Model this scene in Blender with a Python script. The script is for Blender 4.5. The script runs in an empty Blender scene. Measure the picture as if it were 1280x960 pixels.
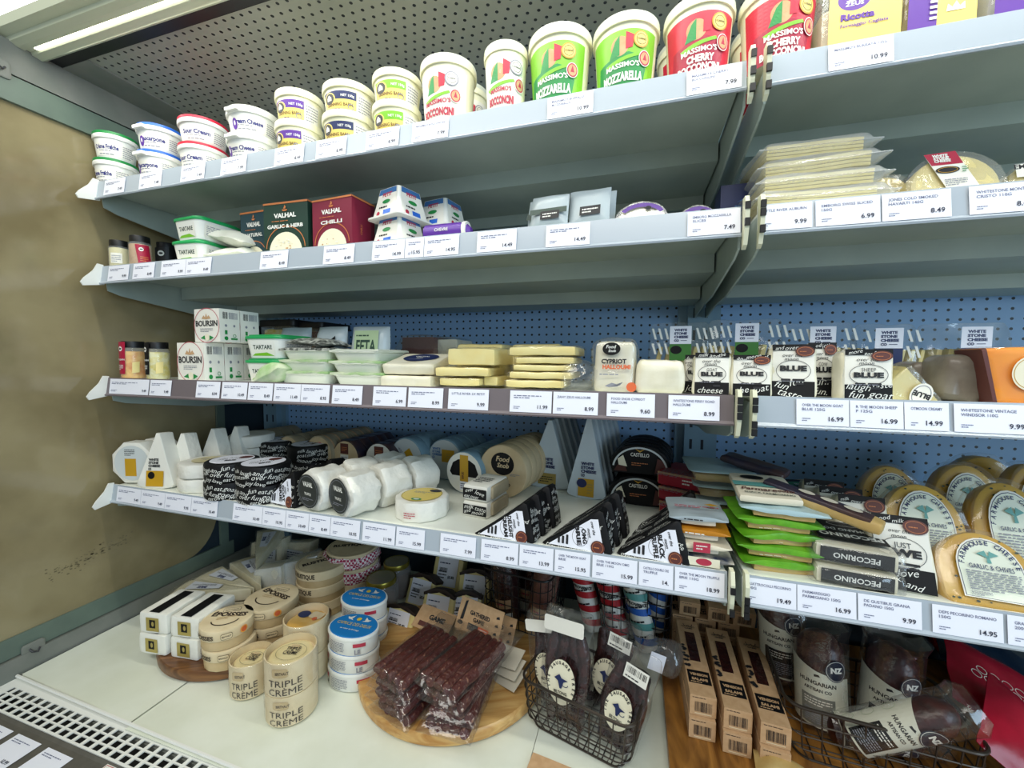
import bpy, math, random
from mathutils import Vector, Matrix, Euler, noise

# ------------------------------------------------------------------ camera, world, lights, exposure
Z0 = 1.15                                   # eye height of the photograph above the shop floor
F_PX = 506.2
YAW, PITCH, ROLL = -.2969, -.057, .0069
CAM = Vector((-.1363, -.5968, Z0))
FW = Vector((math.sin(YAW)*math.cos(PITCH), math.cos(YAW)*math.cos(PITCH), math.sin(PITCH)))
_r = Vector((math.cos(YAW), -math.sin(YAW), 0)); _u = _r.cross(FW)
RT = math.cos(ROLL)*_r + math.sin(ROLL)*_u
UP = -math.sin(ROLL)*_r + math.cos(ROLL)*_u
scene = bpy.context.scene
COL = scene.collection
cam = bpy.data.cameras.new('camera'); cam_o = bpy.data.objects.new('camera', cam); COL.objects.link(cam_o)
cam.sensor_fit = 'HORIZONTAL'; cam.sensor_width = 36; cam.lens = 36*F_PX/1280
cam.clip_start = .01
m3 = Matrix((RT, UP, -FW)).transposed()
cam_o.matrix_world = Matrix.Translation(CAM) @ m3.to_4x4()
scene.camera = cam_o

world = bpy.data.worlds.new('world'); scene.world = world; world.use_nodes = True
world.node_tree.nodes['Background'].inputs[0].default_value = (.88, .97, 1.0, 1)
world.node_tree.nodes['Background'].inputs[1].default_value = 0.42
scene.view_settings.view_transform = 'Standard'; scene.view_settings.look = 'None'
scene.view_settings.exposure = 0.0; scene.view_settings.gamma = 1.0
scene.view_settings.use_curve_mapping = False
scene.cycles.max_bounces = 8; scene.cycles.transparent_max_bounces = 40
scene.cycles.use_denoising = True

def area(name, loc, target, sx, sy, power, color):
    l = bpy.data.lights.new(name, 'AREA'); l.shape = 'RECTANGLE'; l.size = sx; l.size_y = sy
    l.energy = power; l.color = color
    o = bpy.data.objects.new(name, l); COL.objects.link(o); o.location = loc
    o.rotation_euler = (Vector(target)-Vector(loc)).to_track_quat('-Z', 'Y').to_euler()
    return o
# shop ceiling strip lights in the aisle and the daylight of the shop window on the right
area('aisle_light', (-.4, -1.5, Z0+1.5), (-.2, .1, Z0-.2), 3.0, .5, 34, (1.0, .98, .90))
area('window_daylight', (2.6, -2.0, Z0+.5), (.5, .4, Z0), 1.6, 1.8, 52, (.58, .80, 1.0))

# ------------------------------------------------------------------ where a point of the place lies
def ray(px, py): return ((px-640)*RT + (480-py)*UP)/F_PX + FW
def atz(px, py, z):                          # z relative to the eye
    d = ray(px, py); t = z/d.z; return CAM + d*t
def aty(px, py, y):
    d = ray(px, py); t = (y-CAM.y)/d.y; return CAM + d*t
def atx(px, py, x):
    d = ray(px, py); t = (x-CAM.x)/d.x; return CAM + d*t

# ------------------------------------------------------------------ materials
def s2l(c): return c/12.92 if c <= .04045 else ((c+.055)/1.055)**2.4
def rgb(h):
    h = h.lstrip('#'); return tuple(s2l(int(h[i:i+2], 16)/255) for i in (0, 2, 4))+(1,)
MATS = {}
def mat(name, hexc=None, rough=.5, metal=0, alpha=1, noise_amt=0, noise_scale=20, hex2=None, spec=.5, bump=0, emit=None, trans=0, sub=0, coat=0):
    if name in MATS: return MATS[name]
    m = bpy.data.materials.new(name); m.use_nodes = True
    nt = m.node_tree; b = nt.nodes['Principled BSDF']
    b.inputs['Base Color'].default_value = rgb(hexc); b.inputs['Roughness'].default_value = rough
    b.inputs['Metallic'].default_value = metal; b.inputs['Alpha'].default_value = alpha
    b.inputs['Specular IOR Level'].default_value = spec
    b.inputs['Transmission Weight'].default_value = trans
    b.inputs['Coat Weight'].default_value = coat
    if sub:
        b.inputs['Subsurface Weight'].default_value = sub; b.inputs['Subsurface Scale'].default_value = .01
    if emit:
        b.inputs['Emission Color'].default_value = rgb(hexc); b.inputs['Emission Strength'].default_value = emit
    if hex2 or bump:
        tc = nt.nodes.new('ShaderNodeTexCoord'); n = nt.nodes.new('ShaderNodeTexNoise')
        n.inputs['Scale'].default_value = noise_scale; n.inputs['Detail'].default_value = 5
        nt.links.new(tc.outputs['Object'], n.inputs['Vector'])
        if hex2:
            r = nt.nodes.new('ShaderNodeValToRGB'); r.color_ramp.elements[0].position = .38; r.color_ramp.elements[1].position = .62
            r.color_ramp.elements[0].color = rgb(hexc); r.color_ramp.elements[1].color = rgb(hex2)
            nt.links.new(n.outputs['Fac'], r.inputs[0]); nt.links.new(r.outputs[0], b.inputs['Base Color'])
        if bump:
            bp = nt.nodes.new('ShaderNodeBump'); bp.inputs['Strength'].default_value = bump; bp.inputs['Distance'].default_value = .004
            nt.links.new(n.outputs['Fac'], bp.inputs['Height']); nt.links.new(bp.outputs[0], b.inputs['Normal'])
    MATS[name] = m; return m

def perforated(name, hexc, pitch, rad, axes, stagger=False, hex2=None, stag_off=0.0):
    """sheet metal with punched holes, laid out in the sheet's own metres"""
    m = bpy.data.materials.new(name); m.use_nodes = True; nt = m.node_tree; L = nt.links.new
    b = nt.nodes['Principled BSDF']; b.inputs['Roughness'].default_value = .42
    tc = nt.nodes.new('ShaderNodeTexCoord'); sp = nt.nodes.new('ShaderNodeSeparateXYZ'); L(tc.outputs['Object'], sp.inputs[0])
    def M(op, a, bb=None):
        n = nt.nodes.new('ShaderNodeMath'); n.operation = op
        for i, v in enumerate((a, bb)):
            if v is None: continue
            if hasattr(v, 'links'): L(v, n.inputs[i])
            else: n.inputs[i].default_value = v
        return n.outputs[0]
    u = M('DIVIDE', sp.outputs[axes[0]], pitch); v = M('DIVIDE', sp.outputs[axes[1]], pitch*(.866 if stagger else 1))
    if stagger:
        row = M('MODULO', M('ADD', M('FLOOR', v), 100), 2); u = M('ADD', u, M('MULTIPLY', row, .5))
    du = M('SUBTRACT', M('FRACT', M('ADD', u, 200)), .5); dv = M('SUBTRACT', M('FRACT', M('ADD', v, 200)), .5)
    if stagger: dv = M('MULTIPLY', dv, .866)
    d = M('SQRT', M('ADD', M('MULTIPLY', du, du), M('MULTIPLY', dv, dv)))
    hole = M('LESS_THAN', d, rad/pitch)
    mx = nt.nodes.new('ShaderNodeMix'); mx.data_type = 'RGBA'; L(hole, mx.inputs['Factor'])
    n = nt.nodes.new('ShaderNodeTexNoise'); n.inputs['Scale'].default_value = 5; L(tc.outputs['Object'], n.inputs['Vector'])
    r = nt.nodes.new('ShaderNodeValToRGB'); r.color_ramp.elements[0].color = rgb(hexc); r.color_ramp.elements[1].color = rgb(hex2 or hexc)
    r.color_ramp.elements[0].position = .35; r.color_ramp.elements[1].position = .65
    L(n.outputs['Fac'], r.inputs[0]); L(r.outputs[0], mx.inputs['A']); mx.inputs['B'].default_value = (.006, .007, .01, 1)
    L(mx.outputs['Result'], b.inputs['Base Color']); MATS[name] = m; return m

def clay(*a, **k): return mat(*a, **k)
P = {  # name: (hex, rough, extras)
 'white': ('#e9eae4', .45), 'paper': ('#eceae0', .6), 
 'black': ('#0c0c0e', .45), 'ink': ('#18181d', .6), 'greyink': ('#8b8d98', .6), 'blueink': ('#2c2f78', .6),
 'redink': ('#b8324a', .6), 'red': ('#c9203c', .4), 'crimson': ('#a8143a', .4), 'green': ('#1d8a43', .4), 'lime': ('#7cc02c', .4),
 'blue': ('#2a6ad0', .4), 'purple': ('#5b2f96', .4), 'navy': ('#1f2c5c', .4), 'gold': ('#c0922a', .4), 'yellow': ('#e6c94a', .5),
 'cream': ('#efe9cf', .5), 'creamlid': ('#eeebcb', .35), 'butter': ('#efdf9c', .5, dict(hex2='#e8d68a', noise_scale=30)),
 'brown': ('#4a1f18', .5), 'kraft': ('#c9a47c', .7, dict(hex2='#be986f', noise_scale=90)),
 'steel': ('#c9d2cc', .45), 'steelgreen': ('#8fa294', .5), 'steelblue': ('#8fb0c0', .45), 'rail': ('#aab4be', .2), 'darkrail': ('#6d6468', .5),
 'ticket': ('#eef0fb', .5), 'darkmetal': ('#3c3c3e', .5), 'wire': ('#4b433c', .35, dict(metal=.7)),
}
def MT(n):
    if n in MATS: return MATS[n]
    p = P[n]; return mat(n, p[0], rough=p[1], **(p[2] if len(p) > 2 else {}))
def filmshader(name, haze, gloss, rough, bump, scale=40, color='#e6ecf0'):
    """clear plastic: see-through, sharper reflections at a slant, a little haze"""
    m = bpy.data.materials.new(name); m.use_nodes = True; nt = m.node_tree; L = nt.links.new
    nt.nodes.remove(nt.nodes['Principled BSDF']); out = nt.nodes['Material Output']
    tr = nt.nodes.new('ShaderNodeBsdfTransparent'); gl = nt.nodes.new('ShaderNodeBsdfGlossy'); gl.inputs['Roughness'].default_value = rough
    df = nt.nodes.new('ShaderNodeBsdfDiffuse'); df.inputs[0].default_value = rgb(color)
    lw = nt.nodes.new('ShaderNodeLayerWeight'); lw.inputs['Blend'].default_value = .28
    mu = nt.nodes.new('ShaderNodeMath'); mu.operation = 'MULTIPLY_ADD'; mu.inputs[1].default_value = gloss; mu.inputs[2].default_value = gloss*.10
    n = nt.nodes.new('ShaderNodeTexNoise'); n.inputs['Scale'].default_value = scale; n.inputs['Detail'].default_value = 4; tc = nt.nodes.new('ShaderNodeTexCoord'); L(tc.outputs['Object'], n.inputs['Vector'])
    bp = nt.nodes.new('ShaderNodeBump'); bp.inputs['Strength'].default_value = bump; bp.inputs['Distance'].default_value = .004; L(n.outputs['Fac'], bp.inputs['Height'])
    L(bp.outputs[0], gl.inputs['Normal']); L(bp.outputs[0], lw.inputs['Normal']); L(lw.outputs['Facing'], mu.inputs[0])
    a = nt.nodes.new('ShaderNodeMixShader'); a.inputs[0].default_value = haze; L(tr.outputs[0], a.inputs[1]); L(df.outputs[0], a.inputs[2])
    b = nt.nodes.new('ShaderNodeMixShader'); L(mu.outputs[0], b.inputs[0]); L(a.outputs[0], b.inputs[1]); L(gl.outputs[0], b.inputs[2]); L(b.outputs[0], out.inputs[0])
    MATS[name] = m
filmshader('film', .045, .40, .10, .5); filmshader('film_thin', .012, .26, .10, .12, 25); filmshader('cloudy_film', .30, .35, .18, .5); filmshader('film_gloss', .010, .42, .07, .7, 35)
mat('glass', '#f2f6f4', rough=.04, alpha=.16, spec=.9)

# ------------------------------------------------------------------ mesh builder
class MB:
    def __init__(s): s.v = []; s.f = []; s.m = []; s.sm = []
    def add(s, vs, fs, m, smooth=False, M=None):
        o = len(s.v); s.v += [tuple(M @ Vector(p)) for p in vs] if M else [tuple(p) for p in vs]
        for f in fs: s.f.append(tuple(i+o for i in f)); s.m.append(m); s.sm.append(smooth)
        return s
    def box(s, x0, x1, y0, y1, z0, z1, m, M=None):
        vs = [(x0,y0,z0),(x1,y0,z0),(x1,y1,z0),(x0,y1,z0),(x0,y0,z1),(x1,y0,z1),(x1,y1,z1),(x0,y1,z1)]
        return s.add(vs, [(0,3,2,1),(4,5,6,7),(0,1,5,4),(1,2,6,5),(2,3,7,6),(3,0,4,7)], m, False, M)
    def loft(s, loops, m, cap=True, smooth=True, M=None, closed=True):
        n = len(loops[0]); vs = [p for l in loops for p in l]; fs = []
        for i in range(len(loops)-1):
            for j in range(n if closed else n-1):
                a, b = i*n+j, i*n+(j+1) % n; fs.append((a, b, b+n, a+n))
        if cap: fs.append(tuple(reversed(range(n)))); fs.append(tuple(range((len(loops)-1)*n, len(loops)*n)))
        return s.add(vs, fs, m, smooth, M)
    def lathe(s, prof, m, n=40, M=None, cap=True, sy=1.0):
        return s.loft([[(r*math.cos(2*math.pi*k/n), sy*r*math.sin(2*math.pi*k/n), z) for k in range(n)] for r, z in prof], m, cap, True, M)
    def prism(s, outline, h, m, M=None):      # outline in local xy, extruded along z
        n = len(outline)
        return s.add([(x, y, 0) for x, y in outline]+[(x, y, h) for x, y in outline],
                     [tuple(reversed(range(n))), tuple(range(n, 2*n))]+[(i, (i+1) % n, (i+1) % n+n, i+n) for i in range(n)], m, False, M)
    def tube(s, path, r, m, n=6, closed=False):
        path = [Vector(p) for p in path]; L = []; N = len(path)
        for i, p in enumerate(path):
            a = path[(i-1) % N] if (closed or i > 0) else p; b = path[(i+1) % N] if (closed or i < N-1) else p
            t = (b-a).normalized(); q = Vector((0, 0, 1)) if abs(t.z) < .9 else Vector((1, 0, 0))
            u = t.cross(q).normalized(); w = t.cross(u); rr = r[i] if isinstance(r, (list, tuple)) else r
            L.append([p+(u*math.cos(2*math.pi*k/n)+w*math.sin(2*math.pi*k/n))*rr for k in range(n)])
        if closed: L.append(L[0])
        return s.loft(L, m, cap=not closed)
    def sphere(s, c, r, m, n=12, sc=(1,1,1), M=None):
        L = []
        for i in range(1, n): 
            a = math.pi*i/n; L.append([(c[0]+sc[0]*r*math.sin(a)*math.cos(2*math.pi*k/(2*n)), c[1]+sc[1]*r*math.sin(a)*math.sin(2*math.pi*k/(2*n)), c[2]-sc[2]*r*math.cos(a)) for k in range(2*n)])
        return s.loft(L, m, True, True, M)
    def gridbox(s, w, d, h, n, r, m, M=None, fn=None):
        """rounded, subdivided block: x centred, y centred, z from 0"""
        nx, ny, nz = n; H = (w/2, d/2, h/2); idx = {}; vs = []; fs = []
        def vid(i, j, k):
            if (i, j, k) not in idx:
                p = [w*(i/nx-.5), d*(j/ny-.5), h*(k/nz-.5)]
                c = [max(-(H[a]-r), min(H[a]-r, p[a])) for a in range(3)]; dv = Vector([p[a]-c[a] for a in range(3)])
                if dv.length > r: dv *= r/dv.length
                q = Vector(c)+dv; q.z += h/2
                if fn: q = Vector(fn(q))
                idx[(i, j, k)] = len(vs); vs.append(q)
            return idx[(i, j, k)]
        for i in range(nx):
            for j in range(ny):
                fs.append((vid(i,j,0), vid(i,j+1,0), vid(i+1,j+1,0), vid(i+1,j,0))); fs.append((vid(i,j,nz), vid(i+1,j,nz), vid(i+1,j+1,nz), vid(i,j+1,nz)))
        for i in range(nx):
            for k in range(nz):
                fs.append((vid(i,0,k), vid(i+1,0,k), vid(i+1,0,k+1), vid(i,0,k+1))); fs.append((vid(i,ny,k), vid(i,ny,k+1), vid(i+1,ny,k+1), vid(i+1,ny,k)))
        for j in range(ny):
            for k in range(nz):
                fs.append((vid(0,j,k), vid(0,j,k+1), vid(0,j+1,k+1), vid(0,j+1,k))); fs.append((vid(nx,j,k), vid(nx,j+1,k), vid(nx,j+1,k+1), vid(nx,j,k+1)))
        return s.add(vs, fs, m, True, M)
    def slab(s, outline, h, m, r=.004, step=.01, nz=2, nin=3, M=None, mtop=None):
        """soft slab of any roughly convex outline, z from 0 to h"""
        pts = []
        for i, a in enumerate(outline):
            b = outline[(i+1) % len(outline)]; L = math.hypot(b[0]-a[0], b[1]-a[1]); k = max(1, round(L/step))
            pts += [(a[0]+(b[0]-a[0])*t/k, a[1]+(b[1]-a[1])*t/k) for t in range(k)]
        cx = sum(p[0] for p in pts)/len(pts); cy = sum(p[1] for p in pts)/len(pts)
        R = max(math.hypot(p[0]-cx, p[1]-cy) for p in pts)
        def lp(ins, z): f = 1-ins/R; return [(cx+(p[0]-cx)*f, cy+(p[1]-cy)*f, z) for p in pts]
        r = min(r, h/2.01)
        base = [lp(R*(.35+.6*(i/nin)) if i else R*.93, 0) for i in range(nin)]
        lo = [lp(R*(1-(i+.2)/nin), 0) for i in range(nin)]
        edge0 = [lp(r, 0), lp(r*.3, r*.3), lp(0, r)]
        mid = [lp(0, r+(h-2*r)*i/nz) for i in range(1, nz+1)]
        edge1 = [lp(r*.3, h-r*.3), lp(r, h)]
        hi = [lp(R*(1-(i+.2)/nin), h) for i in reversed(range(nin))]
        lo = [l for i, l in enumerate(lo)]; s.loft(lo+edge0+mid+edge1[:1], m, True, True, M)
        s.loft(edge1+hi, mtop or m, True, True, M)
        s.f.pop(-2); s.m.pop(-2); s.sm.pop(-2)
        return s
    def crumple(s, amp, scale=30, seed=0, start=0):
        for i in range(start, len(s.v)):
            p = Vector(s.v[i]); q = p*scale+Vector((seed*7.3, seed*3.1, seed))
            s.v[i] = tuple(p+noise.noise_vector(q)*amp)
        return s
    def xform(s, M, start=0):
        for i in range(start, len(s.v)): s.v[i] = tuple(M @ Vector(s.v[i]))
        return s
    def build(s, name, parent=None, angle=38):
        me = bpy.data.meshes.new(name); me.from_pydata(s.v, [], s.f)
        names = []
        for n in s.m:
            if n not in names: names.append(n)
        for n in names: me.materials.append(MT(n))
        ix = {n: i for i, n in enumerate(names)}
        me.polygons.foreach_set('material_index', [ix[n] for n in s.m]); me.polygons.foreach_set('use_smooth', s.sm)
        me.update()
        if any(s.sm): me.set_sharp_from_angle(angle=math.radians(angle))
        o = bpy.data.objects.new(name, me); COL.objects.link(o)
        if parent: o.parent = parent
        return o

def T(x=0, y=0, z=0, rx=0, ry=0, rz=0): return Matrix.Translation((x, y, z)) @ Euler((math.radians(rx), math.radians(ry), math.radians(rz))).to_matrix().to_4x4()
def circ(r, n=32, rx=None): return [(r*math.cos(2*math.pi*k/n), (rx or r)*math.sin(2*math.pi*k/n)) for k in range(n)]
def sector(r, a0, a1, n=10): return [(0, 0)]+[(r*math.cos(a0+(a1-a0)*k/n), r*math.sin(a0+(a1-a0)*k/n)) for k in range(n+1)]
def rrect(w, h, r, n=4):
    o = []
    for cx, cy, a in ((w/2-r, h/2-r, 0), (-w/2+r, h/2-r, 90), (-w/2+r, -h/2+r, 180), (w/2-r, -h/2+r, 270)):
        o += [(cx+r*math.cos(math.radians(a+90*k/n)), cy+r*math.sin(math.radians(a+90*k/n))) for k in range(n+1)]
    return o

# ------------------------------------------------------------------ things
def tag(o, label=None, cat=None, group=None, kind=None):
    if label: o['label'] = label
    if cat: o['category'] = cat
    if group: o['group'] = group
    if kind: o['kind'] = kind
    return o
def thing(name, label, cat, group=None):
    o = bpy.data.objects.new(name, None); o.empty_display_size = .02; COL.objects.link(o)
    return tag(o, label, cat, group)
def put(o, loc, rx=0, ry=0, rz=0):
    o.location = loc; o.rotation_euler = (math.radians(rx), math.radians(ry), math.radians(rz)); return o
def kids(o): return [c for c in bpy.data.objects if c.parent is o]
def copy_tree(o, label=None, parent=None, group=None):
    c = o.copy(); COL.objects.link(c); c.parent = parent
    if label: c['label'] = label
    if group: c['group'] = group
    for ch in kids(o): copy_tree(ch, None, c)
    return c

# ------------------------------------------------------------------ printing on surfaces
_TX = {}
def text_mesh(t, bold=0.0):
    k = (t, bold)
    if k not in _TX:
        cu = bpy.data.curves.new('lettering', 'FONT'); cu.body = t; cu.size = 1; cu.resolution_u = 2; cu.offset = bold
        ob = bpy.data.objects.new('lettering', cu); me = bpy.data.meshes.new_from_object(ob)
        vs = [(v.co.x, v.co.y) for v in me.vertices]; fs = [tuple(p.vertices) for p in me.polygons]
        bpy.data.objects.remove(ob); bpy.data.curves.remove(cu); bpy.data.meshes.remove(me)
        x0 = min([v[0] for v in vs] or [0]); x1 = max([v[0] for v in vs] or [1])
        _TX[k] = ([(x-x0, y) for x, y in vs], fs, x1-x0)
    return _TX[k]
SCRIPT = ['over', 'the', 'moon', 'fun', 'and', 'laugh', 'love', 'milk', 'cheese', 'good', 'fun.', 'and', 'eat', 'more', 'joy', 'goat', 'taste']
def decal(mb, ops, mp, lift=.00035, step=.00012, maxe=None, seed=1):
    """ops: list of 2D print operations in metres; mp(u,v,n) -> point"""
    rnd = random.Random(seed); n = lift
    def emit(pts, faces, m, n):
        tris = []
        if maxe:
            for f in faces:
                for i in range(1, len(f)-1): tris.append([pts[f[0]], pts[f[i]], pts[f[i+1]]])
            out = []
            while tris:
                t = tris.pop(); e = [math.dist(t[i], t[(i+1) % 3]) for i in range(3)]; k = e.index(max(e))
                if e[k] > maxe:
                    a, b, c = t[k], t[(k+1) % 3], t[(k+2) % 3]; q = ((a[0]+b[0])/2, (a[1]+b[1])/2)
                    tris += [[a, q, c], [q, b, c]]
                else: out.append(t)
            vs = [p for t in out for p in t]; fs = [(3*i, 3*i+1, 3*i+2) for i in range(len(out))]
        else: vs, fs = pts, faces
        mb.add([mp(u, v, n) for u, v in vs], fs, m)
    for op in ops:
        k = op[0]
        if k == 'r':
            _, x, y, w, h, m = op; emit([(x, y), (x+w, y), (x+w, y+h), (x, y+h)], [(0, 1, 2, 3)], m, n)
        elif k == 'rr':
            _, x, y, w, h, rr, m = op; pts = [(x+w/2+a, y+h/2+b) for a, b in rrect(w, h, rr)]; emit(pts, [tuple(range(len(pts)))], m, n)
        elif k == 'e':
            _, x, y, a, b, m = op; pts = [(x+a*math.cos(2*math.pi*i/28), y+b*math.sin(2*math.pi*i/28)) for i in range(28)]; emit(pts, [tuple(range(28))], m, n)
        elif k == 'ring':
            _, x, y, a, b, t, m = op[:7]; a0, a1 = (op[7], op[8]) if len(op) > 7 else (0, 360); N = 32; pts = []
            for i in range(N+1):
                an = math.radians(a0+(a1-a0)*i/N); pts += [(x+a*math.cos(an), y+b*math.sin(an)), (x+(a-t)*math.cos(an), y+(b-t)*math.sin(an))]
            emit(pts, [(2*i, 2*i+1, 2*i+3, 2*i+2) for i in range(N)], m, n)
        elif k == 'p':
            _, pts, m = op; emit(list(pts), [tuple(range(len(pts)))], m, n)
        elif k == 't':
            _, s, x, y, h, m = op[:6]; kw = op[6] if len(op) > 6 else {}
            vs, fs, w = text_mesh(s, kw.get('b', .02)); sc = h/.73; sx = sc
            if kw.get('w'): sx = kw['w']/max(w, .01)
            al = kw.get('al', 'c'); dx = {'c': -w*sx/2, 'l': 0, 'r': -w*sx}[al]; ro = math.radians(kw.get('rot', 0)); sk = kw.get('skew', 0)
            pts = []
            for a, b in vs:
                a, b = a*sx+dx+b*sc*sk, b*sc
                if kw.get('arc'):           # text on a circle of this radius, (x, y) its centre
                    R = kw['arc']; an = kw.get('mid', 90)-math.degrees(a/R); an = math.radians(an)
                    pts.append((x+(R+b)*math.cos(an), y+(R+b)*math.sin(an)))
                else: pts.append((x+a*math.cos(ro)-b*math.sin(ro), y+a*math.sin(ro)+b*math.cos(ro)))
            emit(pts, fs, m, n)
        elif k == 'bars':                  # rows of fine print too small to read
            _, x, y, w, h, rows, m = op
            for i in range(rows):
                yy = y+h*(1-(i+.5)/rows); xx = x; hh = h/rows*.42
                while xx < x+w*.98:
                    l = min(rnd.uniform(.06, .2)*w, x+w-xx); emit([(xx, yy-hh/2), (xx+l, yy-hh/2), (xx+l, yy+hh/2), (xx, yy+hh/2)], [(0, 1, 2, 3)], m, n); xx += l+w*.03
                    if i == rows-1 and xx > x+w*.6: break
        elif k == 'bc':                    # barcode
            _, x, y, w, h, m = op; xx = x
            while xx < x+w:
                l = rnd.choice((.012, .02, .035))*w; emit([(xx, y), (xx+l, y), (xx+l, y+h), (xx, y+h)], [(0, 1, 2, 3)], m, n); xx += l+rnd.choice((.015, .025, .04))*w
        elif k == 'scr':                   # handwritten words all over
            _, x, y, w, h, sz, m = op; yy = y
            while yy < y+h-sz*.9:
                xx = x+rnd.uniform(0, sz*.5)
                while xx < x+w:
                    sc = sz/.85*rnd.uniform(.85, 1.15)
                    for _ in range(6):
                        wd = rnd.choice(SCRIPT); vs, fs, tw = text_mesh(wd, -.004)
                        if xx+tw*sc <= x+w: break
                    else: break
                    ro = math.radians(rnd.uniform(-20, 20)); pts = []
                    for a, b in vs:
                        a, b = a*sc+b*sc*.35, b*sc; pts.append((xx+a*math.cos(ro)-b*math.sin(ro), yy+a*math.sin(ro)+b*math.cos(ro)))
                    emit(pts, fs, m, n); xx += tw*sc+sz*.22
                yy += sz*.98
        n += step
    return mb
def flat(o, U, V):
    o, U, V = Vector(o), Vector(U).normalized(), Vector(V).normalized(); N = U.cross(V)
    return lambda u, v, n: tuple(o+U*u+V*v+N*n)
def front(y, x=0, z=0): return flat((x, y, z), (1, 0, 0), (0, 0, 1))      # facing -y
def top(z, x=0, y=0): return flat((x, y, z), (1, 0, 0), (0, 1, 0))
def right(x, y=0, z=0): return flat((x, y, z), (0, 1, 0), (0, 0, 1))      # facing +x
def left(x, y=0, z=0): return flat((x, y, z), (0, -1, 0), (0, 0, 1))
def cone(r0, r1, h, turn=0):
    """u runs round the front from the middle, v up the wall"""
    def f(u, v, n):
        r = r0+(r1-r0)*v/h; a = -math.pi/2+u/((r0+r1)/2)+math.radians(turn); return ((r+n)*math.cos(a), (r+n)*math.sin(a), v)
    return f
# ================================================================== the cabinet
LIP = {1: .380, 2: .200, 3: -.043, 4: -.283}      # top of each price rail above the eye
DECK = -.62
SURF = {k: v-.004 for k, v in LIP.items()}; SURF[0] = DECK+.003
XL, XR = -1.29, 1.27
YB = .44
perforated('peg_back', '#8fb8e4', .0195, .0028, (0, 2), hex2='#99c2ee')
perforated('peg_ceiling', '#8f9287', .020, .0030, (0, 1), stagger=True, hex2='#9a9b90')
mat('endpanel', '#7f7354', rough=.12, hex2='#988c6a', noise_scale=5.5, spec=.6, bump=0)
mat('greenmetal', '#66766a', rough=.5, hex2='#5d6c62', noise_scale=14)
mat('greymetal', '#7d7f78', rough=.5, hex2='#737770', noise_scale=18)
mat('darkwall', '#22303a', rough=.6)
mat('liner', '#e2e6d8', rough=.6, hex2='#d9ddcc', noise_scale=9, bump=.5)
mat('shelfmetal', '#a9b6ae', rough=.45, hex2='#a1aea7', noise_scale=12)
mat('traytop', '#eff2e8', rough=.4)
mat('bumper', '#5d5a52', rough=.55, hex2='#55524b', noise_scale=60)
mat('shoplight', '#ffffff', emit=2.0); mat('smudge', '#6b6145', rough=.7); mat('lamp', '#fffdf0', emit=5.0)
mat('canopy', '#ccd0b6', rough=.4)
mat('bracketcream', '#dcdcc0', rough=.5)

def struct(name, mb, label=None):
    o = mb.build(name); o['kind'] = 'structure'
    if label: o['label'] = label
    return o
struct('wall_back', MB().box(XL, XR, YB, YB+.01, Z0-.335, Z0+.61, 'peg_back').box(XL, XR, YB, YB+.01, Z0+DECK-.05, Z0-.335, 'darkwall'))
struct('ceiling', MB().box(-1.205, XR, -.036, YB, Z0+.60, Z0+.61, 'peg_ceiling'))
struct('trim_1', MB().box(XL, -1.205, -.036, YB, Z0+.597, Z0+.61, 'greymetal'))
# left end: mottled end panel in a metal surround
mb = MB(); zb, zt = Z0-.545, Z0+.50; pts = [(-.95, zb), (.17, zb)]
for k in range(1, 9): a = math.radians(-90+90*k/8); pts.append((.17+.09*math.cos(a), zb+.13+.13*math.sin(a)))
pts += [(.26, zt), (-.95, zt)]
Myz = Matrix(((0, 0, 1, 0), (1, 0, 0, 0), (0, 1, 0, 0), (0, 0, 0, 1)))
mb.prism(pts, .006, 'endpanel', Matrix.Translation((XL-.006, 0, 0)) @ Myz)
rnd = random.Random(4)
for k in range(110):
    u = rnd.uniform(0, 1); y = -.10+.14*u+rnd.gauss(0, .006); z = Z0-.455+.03*u+rnd.gauss(0, .007); r_ = rnd.uniform(.0005, .0016)
    mb.add([(XL+.0003, y+r_*1.8*math.cos(a*1.05), z+r_*math.sin(a*1.05)) for a in range(6)], [tuple(range(6))], 'smudge')
struct('wall_left', mb)
struct('trim_2', MB().box(XL-.03, XL-.0062, -.95, YB, Z0+DECK-.05, Z0+.61, 'darkwall').box(XL-.0062, XL, .27, YB, Z0+DECK, Z0+.5, 'darkwall'))
struct('trim_3', MB().box(XL-.006, XL+.006, -.95, YB, Z0+.538, Z0+.60, 'greymetal').box(XL-.006, XL+.002, -.95, YB, Z0+.534, Z0+.538, 'black').box(XL-.006, XL+.008, -.95, YB, Z0+.485, Z0+.534, 'greenmetal'))
struct('trim_4', MB().box(XL-.004, XL+.004, -.95, .3, Z0-.585, Z0-.545, 'greenmetal').box(XL-.004, XL+.010, -.95, YB, Z0-.63, Z0-.587, 'greymetal').box(XL-.004, XL+.004, .262, .285, Z0-.545, Z0+.49, 'greenmetal'))
struct('wall_right', MB().box(XR, XR+.02, -.3, YB, Z0+DECK-.05, Z0+.61, 'greenmetal'))
# clips screwed to the surround
def clip(loc, label):
    t = thing('fixing_plate', label, 'bracket', 'small fixing plates on the left end panel')
    MB().slab(rrect(.034, .034, .006), .004, 'greymetal', r=.001, M=T(ry=90)).build('plate', t)
    mb = MB(); mb.tube([(.004, -.006, .006), (.009, -.004, 0), (.009, .004, -.004), (.006, .008, .002)], .0018, 'darkmetal'); mb.build('hook', t)
    put(t, loc)
clip(tuple(atx(2, 85, XL+.007)+Vector((0, -.006, 0))), 'small grey fixing plate at the top left corner of the cabinet frame')
clip(tuple(atx(41, 812, XL+.005)), 'small grey hook plate on the frame at the lower left, just above the white liner')

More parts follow.
